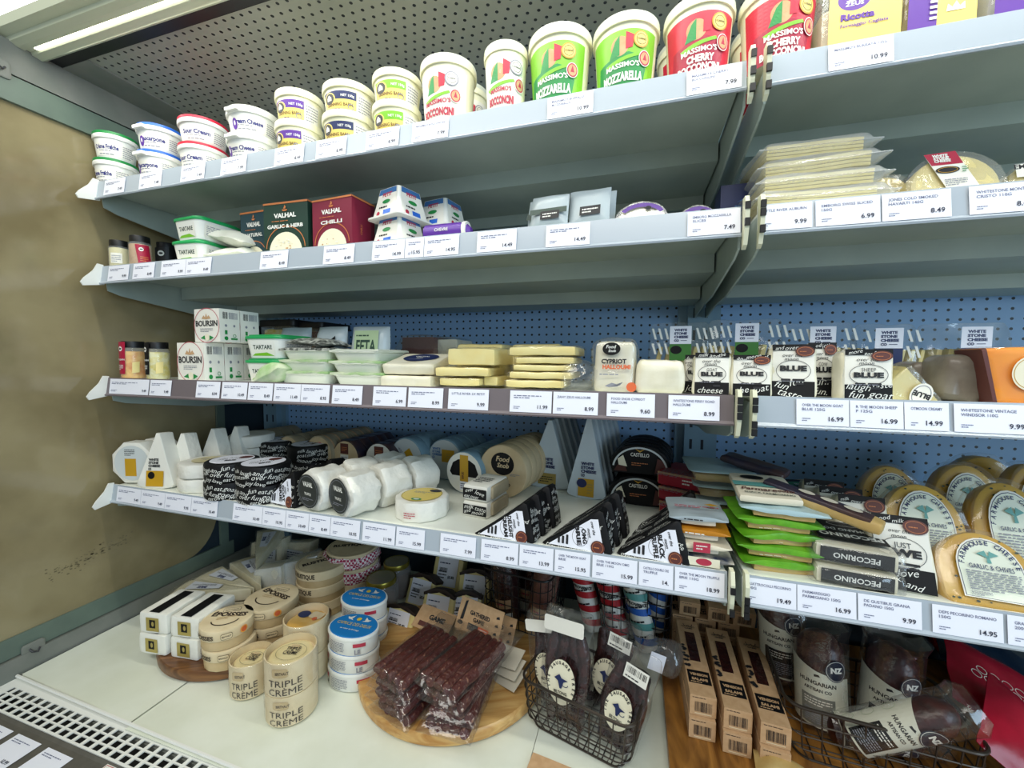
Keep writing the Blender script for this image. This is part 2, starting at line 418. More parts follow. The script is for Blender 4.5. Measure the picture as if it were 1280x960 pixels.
# canopy with lamp
t = thing('canopy', 'pale canopy edge with a lit lamp strip above the top shelf', 'canopy')
MB().box(XL, XR, -.058, -.036, Z0+.598, Z0+.62, 'black').build('slot', t)
mb = MB(); prof = [(-.112, .606), (-.110, .598), (-.100, .594), (-.090, .594), (-.088, .597), (-.082, .597), (-.080, .592), (-.066, .590), (-.058, .596), (-.058, .62), (-.112, .62)]
mb.loft([[(x, y, Z0+z) for y, z in prof] for x in (XL-.02, XR)], 'canopy', smooth=False); mb.build('housing', t)
mb = MB(); mb.loft([[(x, y, Z0+z) for y, z in [(-.0875, .5965), (-.0875, .595), (-.0825, .595), (-.0825, .5965)]] for x in (XL+.03, XR)], 'lamp', smooth=False); mb.build('lamp_strip', t)
mb = MB(); mb.loft([[(x, y, Z0+z) for y, z in [(-.112, .605), (-.126, .609), (-.128, .625), (-.112, .625)]] for x in (XL-.05, XR)], 'canopy', smooth=False); mb.build('fascia', t)
l = area('canopy_lamp', (0, -.085, Z0+.585), (0, .10, Z0), 2.4, .03, 5.5, (1.0, .99, .90))

t = thing('ceiling_light', 'bright white shop ceiling light showing in the top left corner above the canopy', 'light')
MB().box(-3.3, -1.7, .1, 1.1, Z0+1.5, Z0+1.505, 'shoplight').build('diffuser', t); MB().box(-3.33, -1.67, .07, 1.13, Z0+1.505, Z0+1.53, 'white').build('housing', t)
# uprights
mat('upright', '#7fa0b4', rough=.4)
def slotted():
    m = bpy.data.materials.new('slotted'); m.use_nodes = True; nt = m.node_tree; L = nt.links.new; b = nt.nodes['Principled BSDF']
    tc = nt.nodes.new('ShaderNodeTexCoord'); sp = nt.nodes.new('ShaderNodeSeparateXYZ'); L(tc.outputs['Object'], sp.inputs[0])
    def M(op, a, c):
        n = nt.nodes.new('ShaderNodeMath'); n.operation = op
        for i, v in enumerate((a, c)):
            if hasattr(v, 'links'): L(v, n.inputs[i])
            else: n.inputs[i].default_value = v
        return n.outputs[0]
    a = M('LESS_THAN', M('ABSOLUTE', M('SUBTRACT', M('ABSOLUTE', sp.outputs[0], 0), .012), 0), .003)
    c = M('LESS_THAN', M('FRACT', M('MULTIPLY', sp.outputs[2], 20), 0), .45)
    mx = nt.nodes.new('ShaderNodeMix'); mx.data_type = 'RGBA'; L(M('MULTIPLY', a, c), mx.inputs['Factor'])
    mx.inputs['A'].default_value = rgb('#7fa0b4'); mx.inputs['B'].default_value = rgb('#1a2530'); L(mx.outputs['Result'], b.inputs['Base Color']); b.inputs['Roughness'].default_value = .4
    MATS['slotted'] = m
slotted()
for x, lab in ((0, 'pale blue slotted steel upright between the two shelf bays'), (-1.255, 'pale blue slotted steel upright in the back left corner'), (XR-.04, 'pale blue slotted steel upright at the right end')):
    t = thing('shelf_upright', lab, 'upright', 'slotted uprights on the back wall')
    MB().box(-.045, .045, YB-.012, YB-.0005, Z0+DECK+.002, Z0+.595, 'upright').box(-.026, .026, YB-.03, YB-.012, Z0+DECK+.002, Z0+.595, 'slotted').build('post', t)
    put(t, (x, 0, 0))

# shelves: tray, stepped underside, price rail, brackets, end caps
ORD = {1: 'first', 2: 'second', 3: 'third', 4: 'fourth'}
def bracket(mb, z, x, th=.003, cream=True):
    # plate in the yz plane, deep at the wall
    pts = [(.004, -.010), (.004, -.036), (.006, -.052), (.03, -.060), (.20, -.085), (.30, -.088), (YB-.034, -.10), (YB-.034, -.02), (.05, -.010)]
    mb.prism([(y, z+q) for y, q in pts], th, 'shelfmetal', Matrix.Translation((x, 0, 0)) @ Myz)
def nose(mb, z, x, th=.005):
    pts = [(-.016, .008), (-.022, -.008), (-.020, -.034), (-.014, -.052), (-.006, -.056), (-.004, .008)]
    mb.prism([(y, z+q) for y, q in pts], th, 'bracketcream', Matrix.Translation((x, 0, 0)) @ Myz)
    rnd = random.Random(int(z*1000)+int(x*1000)); q = -.05
    while q < .0:
        if rnd.random() < .6: mb.box(x-.0004, x+th+.0004, -.0235, -.0195, z+q, z+q+.009, 'black')
        q += .010
for k, lz in LIP.items():
    z = Z0+lz
    for side, x0, x1 in (('left', -1.255, -.012), ('right', .012, 1.24)):
        t = thing('fridge_shelf', 'grey steel shelf, %s from the top, %s of the middle upright' % (ORD[k], side), 'shelf', 'steel fridge shelves')
        mb = MB(); mb.box(x0, x1, .002, YB-.032, z-.0075, z-.004, 'traytop'); mb.box(x0, x1, -.0005, .003, z-.007, z-.0008, 'traytop'); mb.build('tray', t)
        mb = MB(); pr = [(.004, -.0075), (.004, -.020), (.155, -.020), (.155, -.050), (.305, -.048), (.305, -.072), (YB-.034, -.072), (YB-.034, -.0075)]
        mb.loft([[(x, y, z+q) for y, q in pr] for x in (x0+.004, x1-.004)], 'shelfmetal', smooth=False); mb.build('underside', t)
        mb = MB(); pr = [(.002, -.001), (-.0015, 0), (-.0065, -.034), (-.010, -.0375), (-.009, -.040), (-.003, -.038), (.002, -.020)]
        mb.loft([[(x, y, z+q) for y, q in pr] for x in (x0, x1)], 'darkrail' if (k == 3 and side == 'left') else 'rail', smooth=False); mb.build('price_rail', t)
        for bx in (x0-.002, x1-.001):
            b = MB(); bracket(b, z, bx); b.build('bracket', t)
        if side == 'left':
            b = MB(); b.prism([(.0, z+.003), (-.010, z+.004), (-.018, z-.012), (-.034, z-.030), (-.040, z-.040), (-.036, z-.047), (0, z-.040)], .003, 'white', Matrix.Translation((x0-.002, 0, 0)) @ Myz)
            b.build('end_cap', t)
            b = MB(); nose(b, z, x1+.001); b.build('bracket_nose', t)
        else:
            b = MB(); nose(b, z, x0-.006); b.build('bracket_nose', t)

# deck
struct('floor', MB().box(XL, XR, -.17, YB, Z0+DECK-.03, Z0+DECK-.012, 'greymetal'))
t = thing('deck_liner', 'creased white paper liner covering the bottom deck', 'liner')
def liner(x0, x1, skew0, skew1):
    mb = MB(); nx, ny = 40, 30; vs = []; fs = []
    for i in range(nx+1):
        for j in range(ny+1):
            x = x0+(x1-x0)*i/nx; yf = skew0+(skew1-skew0)*i/nx; y = yf+(YB-.01-yf)*j/ny
            h = noise.noise(Vector((x*7, y*9, 3)))*.0013+noise.noise(Vector((x*30, y*18, 9)))*.0007
            vs.append((x, y, Z0+DECK+h-.0005))
    for i in range(nx):
        for j in range(ny): a = i*(ny+1)+j; fs.append((a, a+ny+1, a+ny+2, a+1))
    mb.add(vs, fs, 'liner', True); mb.box(x0, x1, min(skew0, skew1)+.004, YB-.01, Z0+DECK-.0050, Z0+DECK-.0035, 'liner'); return mb
liner(-1.275, -.948, -.150, -.158).build('paper_sheet', t); MB().tube([(XL+.012, -.155, Z0+DECK-.0005), (-.9, -.161, Z0+DECK-.0005), (XR, -.181, Z0+DECK-.0005)], .0028, 'white').build('edge_strip', t); liner(-.945, -.28, -.158, -.171).build('paper_sheet', t); liner(-.279, 1.24, -.171, -.178).build('paper_sheet', t)
# return air grille and front bumper
t = thing('air_grille', 'white slotted return air grille along the front of the deck', 'grille')
mb = MB(); zg = Z0+DECK-.006; Y1, Y2 = -.164, -.208
mb.box(XL+.01, XR, Y2+.0005, -.1795+.011, zg-.022, zg-.020, 'black'); mb.build('duct', t)
mb = MB(); pitch = .0215
rows = [(-.1795, -.1690), (-.1925, -.1820), (-.2050, -.1950)]
edges = [-.150, rows[0][1], rows[0][0], rows[1][1], rows[1][0], rows[2][1], rows[2][0], -.2085]
for a, b in zip(edges[0::2], edges[1::2]): mb.box(XL+.008, XR, b, a, zg-.002, zg, 'white')
for r_, (a, b) in enumerate(rows):
    x = XL+.045
    while x < XR-.03: mb.box(x, x+.0065, a, b, zg-.002, zg, 'white'); x += pitch
    mb.box(XL+.008, XL+.036, a, b, zg-.002, zg, 'white')
mb.build('grid', t)
t = thing('front_bumper', 'dark grey brown front bumper with a ticket channel at the lower left corner', 'bumper')
mb = MB(); pr = [(-.2095, -.001), (-.214, -.004), (-.30, -.006), (-.36, -.03), (-.38, -.10), (-.2095, -.10)]
mb.loft([[(x, y, zg+q) for y, q in pr] for x in (XL, XR)], 'bumper', smooth=False); mb.build('bumper_body', t)
mb = MB(); mb.box(XL, XR, -.292, -.290, zg-.005, zg+.0005, 'greymetal'); mb.build('ticket_channel', t)
# ================================================================== fitting helpers
def az(px, py): d = ray(px, py); return math.atan2(d.x, d.y)
def cfit(pl, pr, py, yc):
    """upright round thing seen between columns pl and pr, its axis at depth yc: centre x and radius"""
    a, b = az(pl, py), az(pr, py); m_ = (a+b)/2; D = (yc-CAM.y)/math.cos(m_)
    return CAM.x+D*math.sin(m_), D*math.sin((b-a)/2), D
def hz(px, py, D):                      # height above the eye at horizontal distance D
    d = ray(px, py); return d.z*D/math.hypot(d.x, d.y)
def S(k): return Z0+SURF[k]
def at(px, py, k, up=0): return atz(px, py, SURF[k]+up)
def wfit(pl, pr, py, y): a, b = aty(pl, py, y), aty(pr, py, y); return (a.x+b.x)/2, b.x-a.x

# ================================================================== kinds of packaging
def tub(name, label, cat, rt, rb, h, lid, ops, body='white', rim='white', turn=0, group=None, lidh=None, ops2=None, tab=False):
    t = thing(name, label, cat, group); lh = lidh or h*.26
    mb = MB(); mb.lathe([(rb*.9, 0), (rb, .0015), (rt*.93, h-lh*.9), (rt*.90, h-lh*.9)], body, 44); mb.build('tub_body', t)
    mb = MB(); mb.lathe([(rt*.9, h-lh), (rt*.985, h-lh), (rt, h-lh*.85), (rt, h-lh*.48), (rt*.985, h-lh*.42)], rim, 44, cap=False)
    mb.lathe([(rt*.988, h-lh*.42), (rt*.988, h-lh*.05), (rt*.965, h), (rt*.90, h), (rt*.88, h-lh*.2), (0.001, h-lh*.22)], lid, 44, cap=False)
    if tab: mb.box(-.014, .014, -rt-.004, -rt+.004, h-lh*.9, h-lh*.45, rim)
    mb.build('lid', t)
    if ops:
        mb = MB(); decal(mb, ops, cone(rb, rt*.93, h-lh, turn), maxe=.006); mb.build('printed_label', t)
    return t

def carton(name, label, cat, w, d, h, m, fops=None, rops=None, tops=None, group=None, lops=None, part='box_body'):
    """square box, base centre of its front edge at the origin"""
    t = thing(name, label, cat, group)
    MB().gridbox(w, d, h, (4, 4, 4), .0012, m, T(0, d/2, 0)).build(part, t)
    mb = MB()
    if fops: decal(mb, fops, front(0))
    if rops: decal(mb, rops, right(w/2))
    if lops: decal(mb, lops, left(-w/2, d))
    if tops: decal(mb, tops, top(h))
    if mb.v: mb.build('printing', t)
    return t

def wrapped(name, label, cat, w, d, h, m, r=.006, amp=.0018, seed=0, group=None, fops=None, tops=None, folds=True, rops=None):
    t = thing(name, label, cat, group); mb = MB(); mb.gridbox(w, d, h, (14, 14, 6), r, m, T(0, d/2, 0)).crumple(amp, 45, seed)
    for i, v in enumerate(mb.v): mb.v[i] = (v[0], v[1], max(v[2], 0))
    mb.build('wrapper', t); mb = MB()
    if fops: decal(mb, fops, front(-amp*.7))
    if tops: decal(mb, tops, top(h+amp*.55, 0, d/2))
    if rops: decal(mb, rops, right(w/2+amp*.7))
    if mb.v: mb.build('printed_label', t)
    return t

def roundcheese(name, label, cat, r, h, m, seed=0, amp=.0014, ops=None, group=None, side=None, sides=0, part='wrapper', lmat=None):
    """round or faceted cheese lying flat"""
    t = thing(name, label, cat, group)
    out = circ(r, sides or 34); mb = MB(); mb.slab(out, h, m, r=.004, step=.008).crumple(amp, 50, seed)
    for i, v in enumerate(mb.v): mb.v[i] = (v[0], v[1], max(v[2], 0))
    mb.build(part, t); mb = MB()
    if ops: decal(mb, ops, top(h+amp*.5))
    if side: decal(mb, side, cone(r+amp*.5, r+amp*.5, h), maxe=.012)
    if mb.v: mb.build('printed_label', t)
    return t

def disc_row(name, cat, r, th, n, m, front_ops, labels, group, loc, rz, dx=0, wobble=.0, sides=0, side_ops=None, edge=None, seed=3, tilt=0):
    """round cheeses standing on edge one behind the other; loc is the foot of the front one"""
    rnd = random.Random(seed)
    t = thing(name, labels[0], cat, group)
    mb = MB(); Mx = T(0, 0, r, rx=-90, rz=0)
    out = [(r*math.cos(2*math.pi*(k+.5)/(sides or 36)), r*math.sin(2*math.pi*(k+.5)/(sides or 36))) for k in range(sides or 36)]
    mb.slab(out, th*.96, m, r=.0025, step=.01, nin=2)
    if edge: 
        mb2 = MB(); mb2.lathe([(r*1.002, th*.30), (r*1.008, th*.33), (r*1.008, th*.44), (r*1.002, th*.47)], edge, 36, cap=False); mb2.xform(T(0, 0, r, rx=-90)); mb2.build('box_seam', t)
    mb.crumple(.0006, 60, seed); mb.xform(T(0, 0, r, rx=-90)); mb.build('round_body', t)
    back = copy_tree(t, labels[1] if len(labels) > 1 else labels[0]) if n > 1 else None
    if front_ops: mb = MB(); decal(mb, front_ops, front(-.0004, 0, r)); mb.build('printed_label', t)
    if side_ops and back:
        mb = MB(); decal(mb, side_ops, lambda u, v, nn: ((r+nn+.0008)*math.sin(u/r), v, r+(r+nn+.0008)*math.cos(u/r)), maxe=.008); mb.build('band_label', back)
    a = math.radians(rz); ux, uy = -math.sin(a), math.cos(a)
    put(t, loc, rz=rz)
    for i in range(1, n):
        c = back if i == 1 else copy_tree(back, labels[i])
        put(c, (loc[0]+ux*th*i+rnd.uniform(-1, 1)*wobble, loc[1]+uy*th*i, loc[2]), rz=rz+rnd.uniform(-2, 2), ry=rnd.uniform(-12, 12) if sides == 0 else 0)
        if not sides: c.rotation_euler.y = 0
    return t
NTH = ['front', 'second', 'third', 'fourth', 'fifth', 'sixth', 'seventh', 'eighth', 'ninth', 'tenth', 'eleventh', 'twelfth']
def nth(fmt, n, start=0): return [fmt % (('frontmost' if i == 0 else NTH[i]+' from the front')) for i in range(start, start+n)]

def wedge_outline(L, w):                 # tip at -y side? tip at origin, widening towards +x
    a = math.atan2(w/2, L); return sector(L, -a, a, 8)

def pack(name, label, cat, w, d, h, core, group=None, film='film', ops=None, margin=.012, amp=.0015, seed=0, corem=None, fops=None, coreh=None, filmpart=True, rops=None, coreshape=None):
    """vacuum pack lying flat: food inside a clear pouch"""
    t = thing(name, label, cat, group); hh = coreh or h
    mb = MB()
    if coreshape: mb.slab(coreshape, hh*.86, core, r=.003, step=.01, M=T(0, d/2, h*.07))
    else: mb.gridbox(w-2*margin, d-2*margin, hh*.86, (8, 8, 3), .003, core, T(0, d/2, h*.07))
    mb.crumple(amp*.5, 40, seed); mb.build('food', t)
    if filmpart:
        mb = MB()
        def fn(p):
            ex = max(0, abs(p.x)-(w/2-margin))/margin; ey = max(0, abs(p.y)-(d/2-margin))/margin; k = max(0, 1-max(ex, ey)**.7)
            return (p.x, p.y, h*.42+(p.z-h*.42)*max(k, .05))
        mb.gridbox(w, d, h, (16, 16, 4), .001, film, T(0, d/2, 0), fn=fn).crumple(amp, 38, seed+5)
        mb.build('clear_pouch', t)
    mb = MB()
    if ops: decal(mb, ops, top(h+amp*.9, 0, d/2))
    if fops: decal(mb, fops, front(margin*.75))
    if mb.v: mb.build('printed_label', t)
    return t

def jar(name, label, cat, r, h, content, lid, ops=None, group=None, lidh=.014, glass='glass', turn=0, bits=None):
    t = thing(name, label, cat, group)
    MB().lathe([(r*.86, .002), (r*.93, .004), (r*.93, h*.72), (r*.8, h*.74)], content, 28).build('contents', t)
    MB().lathe([(r*.9, 0), (r, .003), (r, h*.76), (r*.82, h-lidh*.9), (r*.8, h-.001)], glass, 32).build('glass', t)
    mb = MB(); mb.lathe([(r*.87, h-lidh), (r*.89, h-lidh), (r*.89, h-.002), (r*.86, h), (r*.8, h-.001), (.001, h-.002)], lid, 36, cap=False); mb.build('lid', t)
    if ops: mb = MB(); decal(mb, ops, cone(r, r, h, turn), maxe=.006, lift=.0005); mb.build('printed_label', t)
    return t

# ================================================================== price tickets
mat('greyprint', '#6d7390', rough=.6); mat('priceprint', '#23263c', rough=.6)
def ticket_mesh(w, h, lines, price):
    mb = MB(); mb.box(-w/2, w/2, -.0004, 0, 0, h, 'ticket')
    ops = []
    if lines:
        for i, s in enumerate(lines): ops.append(('t', s, -w/2+.006, h-.009-i*.0052, .0034, 'greyprint', dict(al='l', w=min(w-.012, len(s)*.0027), b=.015)))
    else: ops.append(('bars', -w/2+.006, h-.012, w*.66, .006, 2, 'greyprint'))
    ops.append(('bars', -w/2+.006, .0045, w*.16, .005, 2, 'greyprint'))
    if price: ops.append(('t', price, w/2-.006, .006, .0056, 'priceprint', dict(al='r', b=.015)))
    decal(mb, ops, front(-.0004)); return mb
TICKETS = {
 (1, 'l'): [(130, 156, 0, '7.49'), (174, 202, 0, '7.49'), (226, 256, 0, '7.49'), (276, 308, 0, '7.99'), (343, 380, 0, '8.49'), (395, 433, 0, '8.99'), (457, 499, 0, '8.99'), (515, 561, ("MASSIMO'S BOCCONCINI",), '7.99'), (684, 742, ("MASSIMO'S BUFFALO", 'MOZZARELLA'), '10.99'), (858, 928, ("MASSIMO'S CHERRY", 'BOCCONCINI'), '7.99')],
 (1, 'r'): [(1035, 1118, ("MASSIMO'S BURRATA 125G",), '10.99')],
 (2, 'l'): [(135, 161, 0, '9.99'), (166, 193, 0, '8.49'), (201, 232, 0, '9.99'), (232, 264, 0, '9.49'), (325, 360, 0, '8.49'), (404, 443, 0, '8.49'), (465, 506, 0, '14.99'), (506, 530, 0, '15.95'), (530, 574, 0, '14.95'), (596, 646, 0, '14.49'), (682, 738, 0, '14.49'), (859, 926, ('EMBORG MOZZARELLA', 'SLICES'), '7.49')],
 (2, 'r'): [(946, 1016, ('LITTLE RIVER AUBURN',), '9.99'), (1019, 1101, ('EMBORG SWISS SLICED', '150G'), '6.99'), (1102, 1190, ('JONES COLD SMOKED', 'HAVARTI 140G'), '8.49'), (1211, 1300, ('WHITESTONE MONTE', 'CRISTO 110G'), '8.49')],
 (3, 'l'): [(137, 186, 0, '9.49'), (187, 214, 0, '9.49'), (245, 275, 0, '8.99'), (277, 309, 0, '10.49'), (310, 341, 0, '8.49'), (342, 376, 0, '11.49'), (376, 412, 0, '8.95'), (415, 453, 0, '8.49'), (466, 508, 0, '6.99'), (510, 554, 0, '8.99'), (560, 611, ('LITTLE RIVER 2X PETIT',), '9.99'), (637, 690, 0, '11.99'), (691, 748, ('ZANY ZEUS HALLOUMI',), '8.99'), (758, 819, ('FOOD SNOB CYPRIOT', 'HALLOUMI'), '9.60'), (835, 900, ('WHITESTONE FERRY ROAD', 'HALLOUMI'), '8.99')],
 (3, 'r'): [(995, 1062, ('OVER THE MOON GOAT', 'BLUE 125G'), '16.99'), (1062, 1130, ('R THE MOON SHEEP', 'F 125G'), '16.99'), (1130, 1187, ('OTMOON CREAMY',), '14.99'), (1192, 1290, ('WHITESTONE VINTAGE', 'WINDSOR 110G'), '9.99')],
 (4, 'l'): [(146, 176, 0, '9.49'), (176, 206, 0, '9.49'), (206, 239, 0, '9.95'), (239, 272, 0, '10.49'), (291, 328, 0, '10.49'), (328, 357, 0, '10.95'), (357, 386, 0, '10.49'), (386, 413, 0, '8.49'), (413, 450, 0, '10.95'), (453, 494, 0, '11.99'), (495, 531, 0, '15.99'), (550, 595, 0, '7.99'), (601, 648, 0, '8.99'), (649, 692, 0, '13.99'), (693, 738, ('OVER THE MOON GOAT', 'BRIE'), '15.95'), (740, 797, ('OVER THE MOON OMG', 'BRIE 110G'), '15.99'), (798, 842, ('CASTELLO DOUBLE CRE', 'TRUFFLE'), '14.'), (843, 906, ('OVER THE MOON TRUFFLE', 'BRIE 110G'), '18.99')],
 (4, 'r'): [(927, 996, ('QUATTROCOLLI PECORINO', '190G'), '19.49'), (996, 1071, ('PARMAREGGIO', 'PARMIGIANO 150G'), '16.99'), (1072, 1153, ('DE GUSTIBUS GRANA', 'PADANO 150G'), '9.99'), (1165, 1255, ('DEPS PECORINO ROMANO', '150G'), '14.95'), (1259, 1330, ('GRANA PADANO', '200G'), '12.99')],
}
RAILN = {1: 'top', 2: 'second', 3: 'third', 4: 'fourth'}
for (k, sd), L in TICKETS.items():
    for i, (a, b, lines, price) in enumerate(L):
        mid = lambda p: aty(p, 160 if k == 1 else 300 if k == 2 else 495 if k == 3 else 660, 0)
        # follow the rail line to find the row of the picture that this part of the rail falls on
        def rx(p):
            y = 480
            for _ in range(6):
                q = aty(p, y, -.006); dz = (q.z-Z0)-(LIP[k]-.018); y += dz*F_PX/((q-CAM).dot(FW))
            return q.x
        x0, x1 = rx(a), rx(b); w = x1-x0-.001; h = .0325
        mb = ticket_mesh(w, h, lines, price); o = mb.build('price_ticket')
        o.location = ((x0+x1)/2, -.0078, Z0+LIP[k]-.0345); o.rotation_euler = (math.radians(-7.5), 0, 0)
        end = 'left end' if sd == 'l' else 'middle upright'
        tag(o, 'white price ticket reading %s on the %s rail, %s ticket from the %s' % (price, RAILN[k], NTH[i] if i and i < 12 else ('first' if i == 0 else ['thirteenth', 'fourteenth', 'fifteenth', 'sixteenth', 'seventeenth', 'eighteenth'][i-12]), end), 'price ticket', 'price tickets on the %s rail' % RAILN[k])
# tickets on the bumper
for i, (cx, cy, w, pr, lab) in enumerate([(8, 917, .062, '8.99', 'white price ticket cut by the left edge of the photo on the dark bumper'), (38, 925, .062, '10.99', 'white price ticket in the middle of three on the dark front bumper'), (77, 942, .062, '12.99', 'white price ticket furthest right of three plain ones on the dark front bumper'), (155, 966, .075, '', 'larger white card with a thin red border on the front bumper')]):
    p = atz(cx, cy, DECK-.011)
    if i < 3: mb = ticket_mesh(w, .044, 0, pr)
    else:
        mb = MB(); mb.box(-w/2, w/2, -.0004, 0, 0, .055, 'paper'); decal(mb, [('r', -w/2+.002, .002, w-.004, .051, 'redink'), ('r', -w/2+.003, .003, w-.006, .049, 'paper'), ('r', -w/2+.008, .038, .009, .008, 'ink'), ('t', 'NEW', 0, .039, .006, 'ink')], front(-.0004))
    o = mb.build('price_ticket'); put(o, (p.x-(.022 if i == 0 else 0), min(p.y-.020, -.266), Z0+DECK-.0098), rx=-89); tag(o, lab, 'price ticket', 'tickets on the front bumper')
# ================================================================== top shelf: tubs
LINES = lambda w: [('bars', w*.30, .010, w*.42, .024, 7, 'greyink')]
def place_tub(t, cx, y, z, rz=0): return put(t, (cx, y, z), rz=rz)
def ztop(px, py, D): return hz(px, py, D)
def creamtub(label, rt, h, lid, title, sub, tab=False, turn=0, oval=False):
    w = rt*1.3; hb = h*.72
    ops = [('r', -w*.62, hb*.12, w*1.5, hb*.68, 'paper'), ('t', title, -.008, hb*.48, hb*.22, 'blueink', dict(b=.04, w=min(w*.86, .006*len(title)))), ('bars', -w*.42, hb*.34, w*.7, hb*.10, 1, 'greyink'), ('bars', -w*.42, hb*.16, w*.8, hb*.12, 1, 'greyink'), ('bars', w*.40, hb*.16, w*.42, hb*.62, 6, 'greyink')]
    if oval: ops += [('e', -w*.52, hb*.46, .0055, .010, 'purple'), ('e', -w*.52, hb*.50, .002, .004, 'white')]
    return tub('cheese_tub', label, 'tub', rt, rt*.80, h, lid, ops, tab=tab, turn=turn, group='tubs on the top shelf')
G = 'tubs on the top shelf'
yC = .058
for (pl, pr, pyu, pyl, lid, title, what, tab) in [
        (122, 180, 170, 197, 'green', 'Crème Fraîche', 'green lidded white tub', False),
        (175, 236, 160, 187, 'blue', 'Mascarpone', 'blue lidded white tub', True),
        (225, 290, 150, 178, 'red', 'Sour Cream', 'red lidded white tub', False),
        (284, 353, 137, 168, 'white', 'Cream Cheese', 'white lidded white tub', True)]:
    cx, r, D = cfit(pl, pr, (pyu+pyl)/2, .045)
    h = (hz((pl+pr)/2, pyu, D-r*.8)-SURF[1])/2; h = max(.038, min(.056, h)); yC = r*.8+.004
    for lv, nm in ((0, 'lower'), (1, 'upper')):
        t = creamtub('%s, %s of its stack of two on the top shelf' % (what, nm), r, h, lid, title, '', tab, turn=(24, 44)[lv], oval=title[0] in 'MC' and title != 'Crème Fraîche')
        put(t, (cx+(.001 if lv else -.001), yC, S(1)+h*lv))
h = .04; cx, r, D = cfit(178, 236, 150, .17)
for lv in (0, 1):
    t = creamtub('green lidded white tub behind the blue lidded stack, %s' % ('lower one', 'upper one')[lv], .05, .042, 'green', 'Crème Fraîche', ''); put(t, (cx-.01, .17, S(1)+.042*lv))
mat('labelyellow', '#e8cf6e', rough=.4)
def barntub(label, rt, h, band):
    w = rt*1.2; hb = h*.74
    ops = [('r', -w*.62, hb*.02, w*1.12, hb*.80, 'labelyellow'), ('r', -w*.62, hb*.52, w*1.12, hb*.34, band), ('e', -w*.36, hb*.56, .0125, .010, 'labelyellow'), ('e', -w*.36, hb*.56, .010, .0085, 'darkmetal'), ('p', [(-w*.36-.005, hb*.48), (-w*.36+.005, hb*.48), (-w*.36+.005, hb*.6), (-w*.36, hb*.72), (-w*.36-.005, hb*.6)], 'paper'),
           ('t', 'GRINNING BARN', -.002, hb*.24, hb*.14, 'brown', dict(w=w*.86, b=.01)), ('bars', -w*.45, hb*.06, w*.75, hb*.1, 1, 'brown'), ('t', 'NET 150g', w*.24, hb*.62, hb*.10, 'white'), ('ring', w*.34, hb*.2, .005, .005, .0012, 'greyink'),
           ('r', w*.52, hb*.02, w*.5, hb*.8, 'paper'), ('bars', w*.56, hb*.06, w*.42, hb*.7, 6, 'greyink')]
    return tub('cheese_tub', label, 'tub', rt, rt*.84, h, 'creamlid', ops, body='creamlid', rim='creamlid', group=G, lidh=h*.24)
for (pl, pr, pyu, pyl, band, nm) in [(348, 410, 117, 150, 'purple', 'purple'), (405, 473, 105, 137, 'navy', 'navy blue'), (469, 531, 92, 126, 'lime', 'lime green')]:
    cx, r, D = cfit(pl, pr, (pyu+pyl)/2, .05)
    h = (hz((pl+pr)/2, pyu, D-r*.8)-SURF[1])/2; h = max(.040, min(.06, h)); yb = r*.84+.004
    for lv, n2 in ((0, 'lower'), (1, 'upper')):
        t = barntub('cream tub with yellow label and %s band, %s of the two stacked' % (nm, n2), r, h, band)
        put(t, (cx, yb+.002*lv, S(1)+h*lv), rz=(8, 14)[lv])
def bucket(label, rt, h, main, text, bg='paper', dark=None, txt='white', lidm='cloudy_film', yellow=True):
    w = rt*1.7; hb = h*.86; tc = txt
    ops = [('r', -w*.62, hb*.02, w*1.24, hb*.88, main)]
    if dark: ops.append(('p', [(-w*.5, hb*.02), (w*.36, hb*.02), (w*.44, hb*.45), (w*.1, hb*.56), (-w*.45, hb*.46)], dark))
    ops += [('e', -.004, hb*.66, .012, .0125, 'kraft'), ('p', [(-.018, hb*.50), (-.010, hb*.74), (-.004, hb*.82), (-.004, hb*.52)], 'green'), ('p', [(.004, hb*.60), (.004, hb*.86), (.015, hb*.80), (.013, hb*.62)], 'red'), ('p', [(-.024, hb*.42), (.02, hb*.54), (.022, hb*.50), (-.02, hb*.36)], 'lime'),
            ('t', "MASSIMO'S", .0, hb*.335, hb*.075, tc, dict(b=.03, rot=2, w=rt*.98)), ]
    if 'CHERRY' in text: ops += [('t', 'CHERRY', .002, hb*.20, hb*.10, tc, dict(b=.05, w=rt*.75)), ('t', 'BOCCONCINI', 0, hb*.075, hb*.10, tc, dict(b=.05, w=rt*1.20))]
    else: ops += [('t', text, 0, hb*.13, hb*.13, tc, dict(b=.05, w=rt*1.20))]
    ops += [('bars', -.012, hb*.02, .026, hb*.04, 1, tc), ('e', .024, hb*.74, .0105, .0105, 'gold' if yellow else 'greyink'), ('e', .024, hb*.74, .0088, .0088, 'labelyellow' if yellow else 'paper'), ('ring', .024, hb*.74, .0068, .0068, .0006, 'ink'), ('t', 'CUISINE', .024, hb*.73, .0022, 'ink'),
            ('e', .030, hb*.46, .0088, .0100, 'paper'), ('e', .030, hb*.46, .0078, .009, 'redink'), ('e', .030, hb*.46, .0062, .0074, 'kraft'), ('p', [(.027, hb*.43), (.030, hb*.53), (.033, hb*.43)], 'redink')]
    t = tub('mozzarella_bucket', label, 'tub', rt, rt*.80, h, lidm, ops, body='creamlid', rim='creamlid' , group='tall tubs on the top shelf', lidh=h*.14, turn=0)
    return t
mat('bucketlid', '#d9dccb', rough=.3)
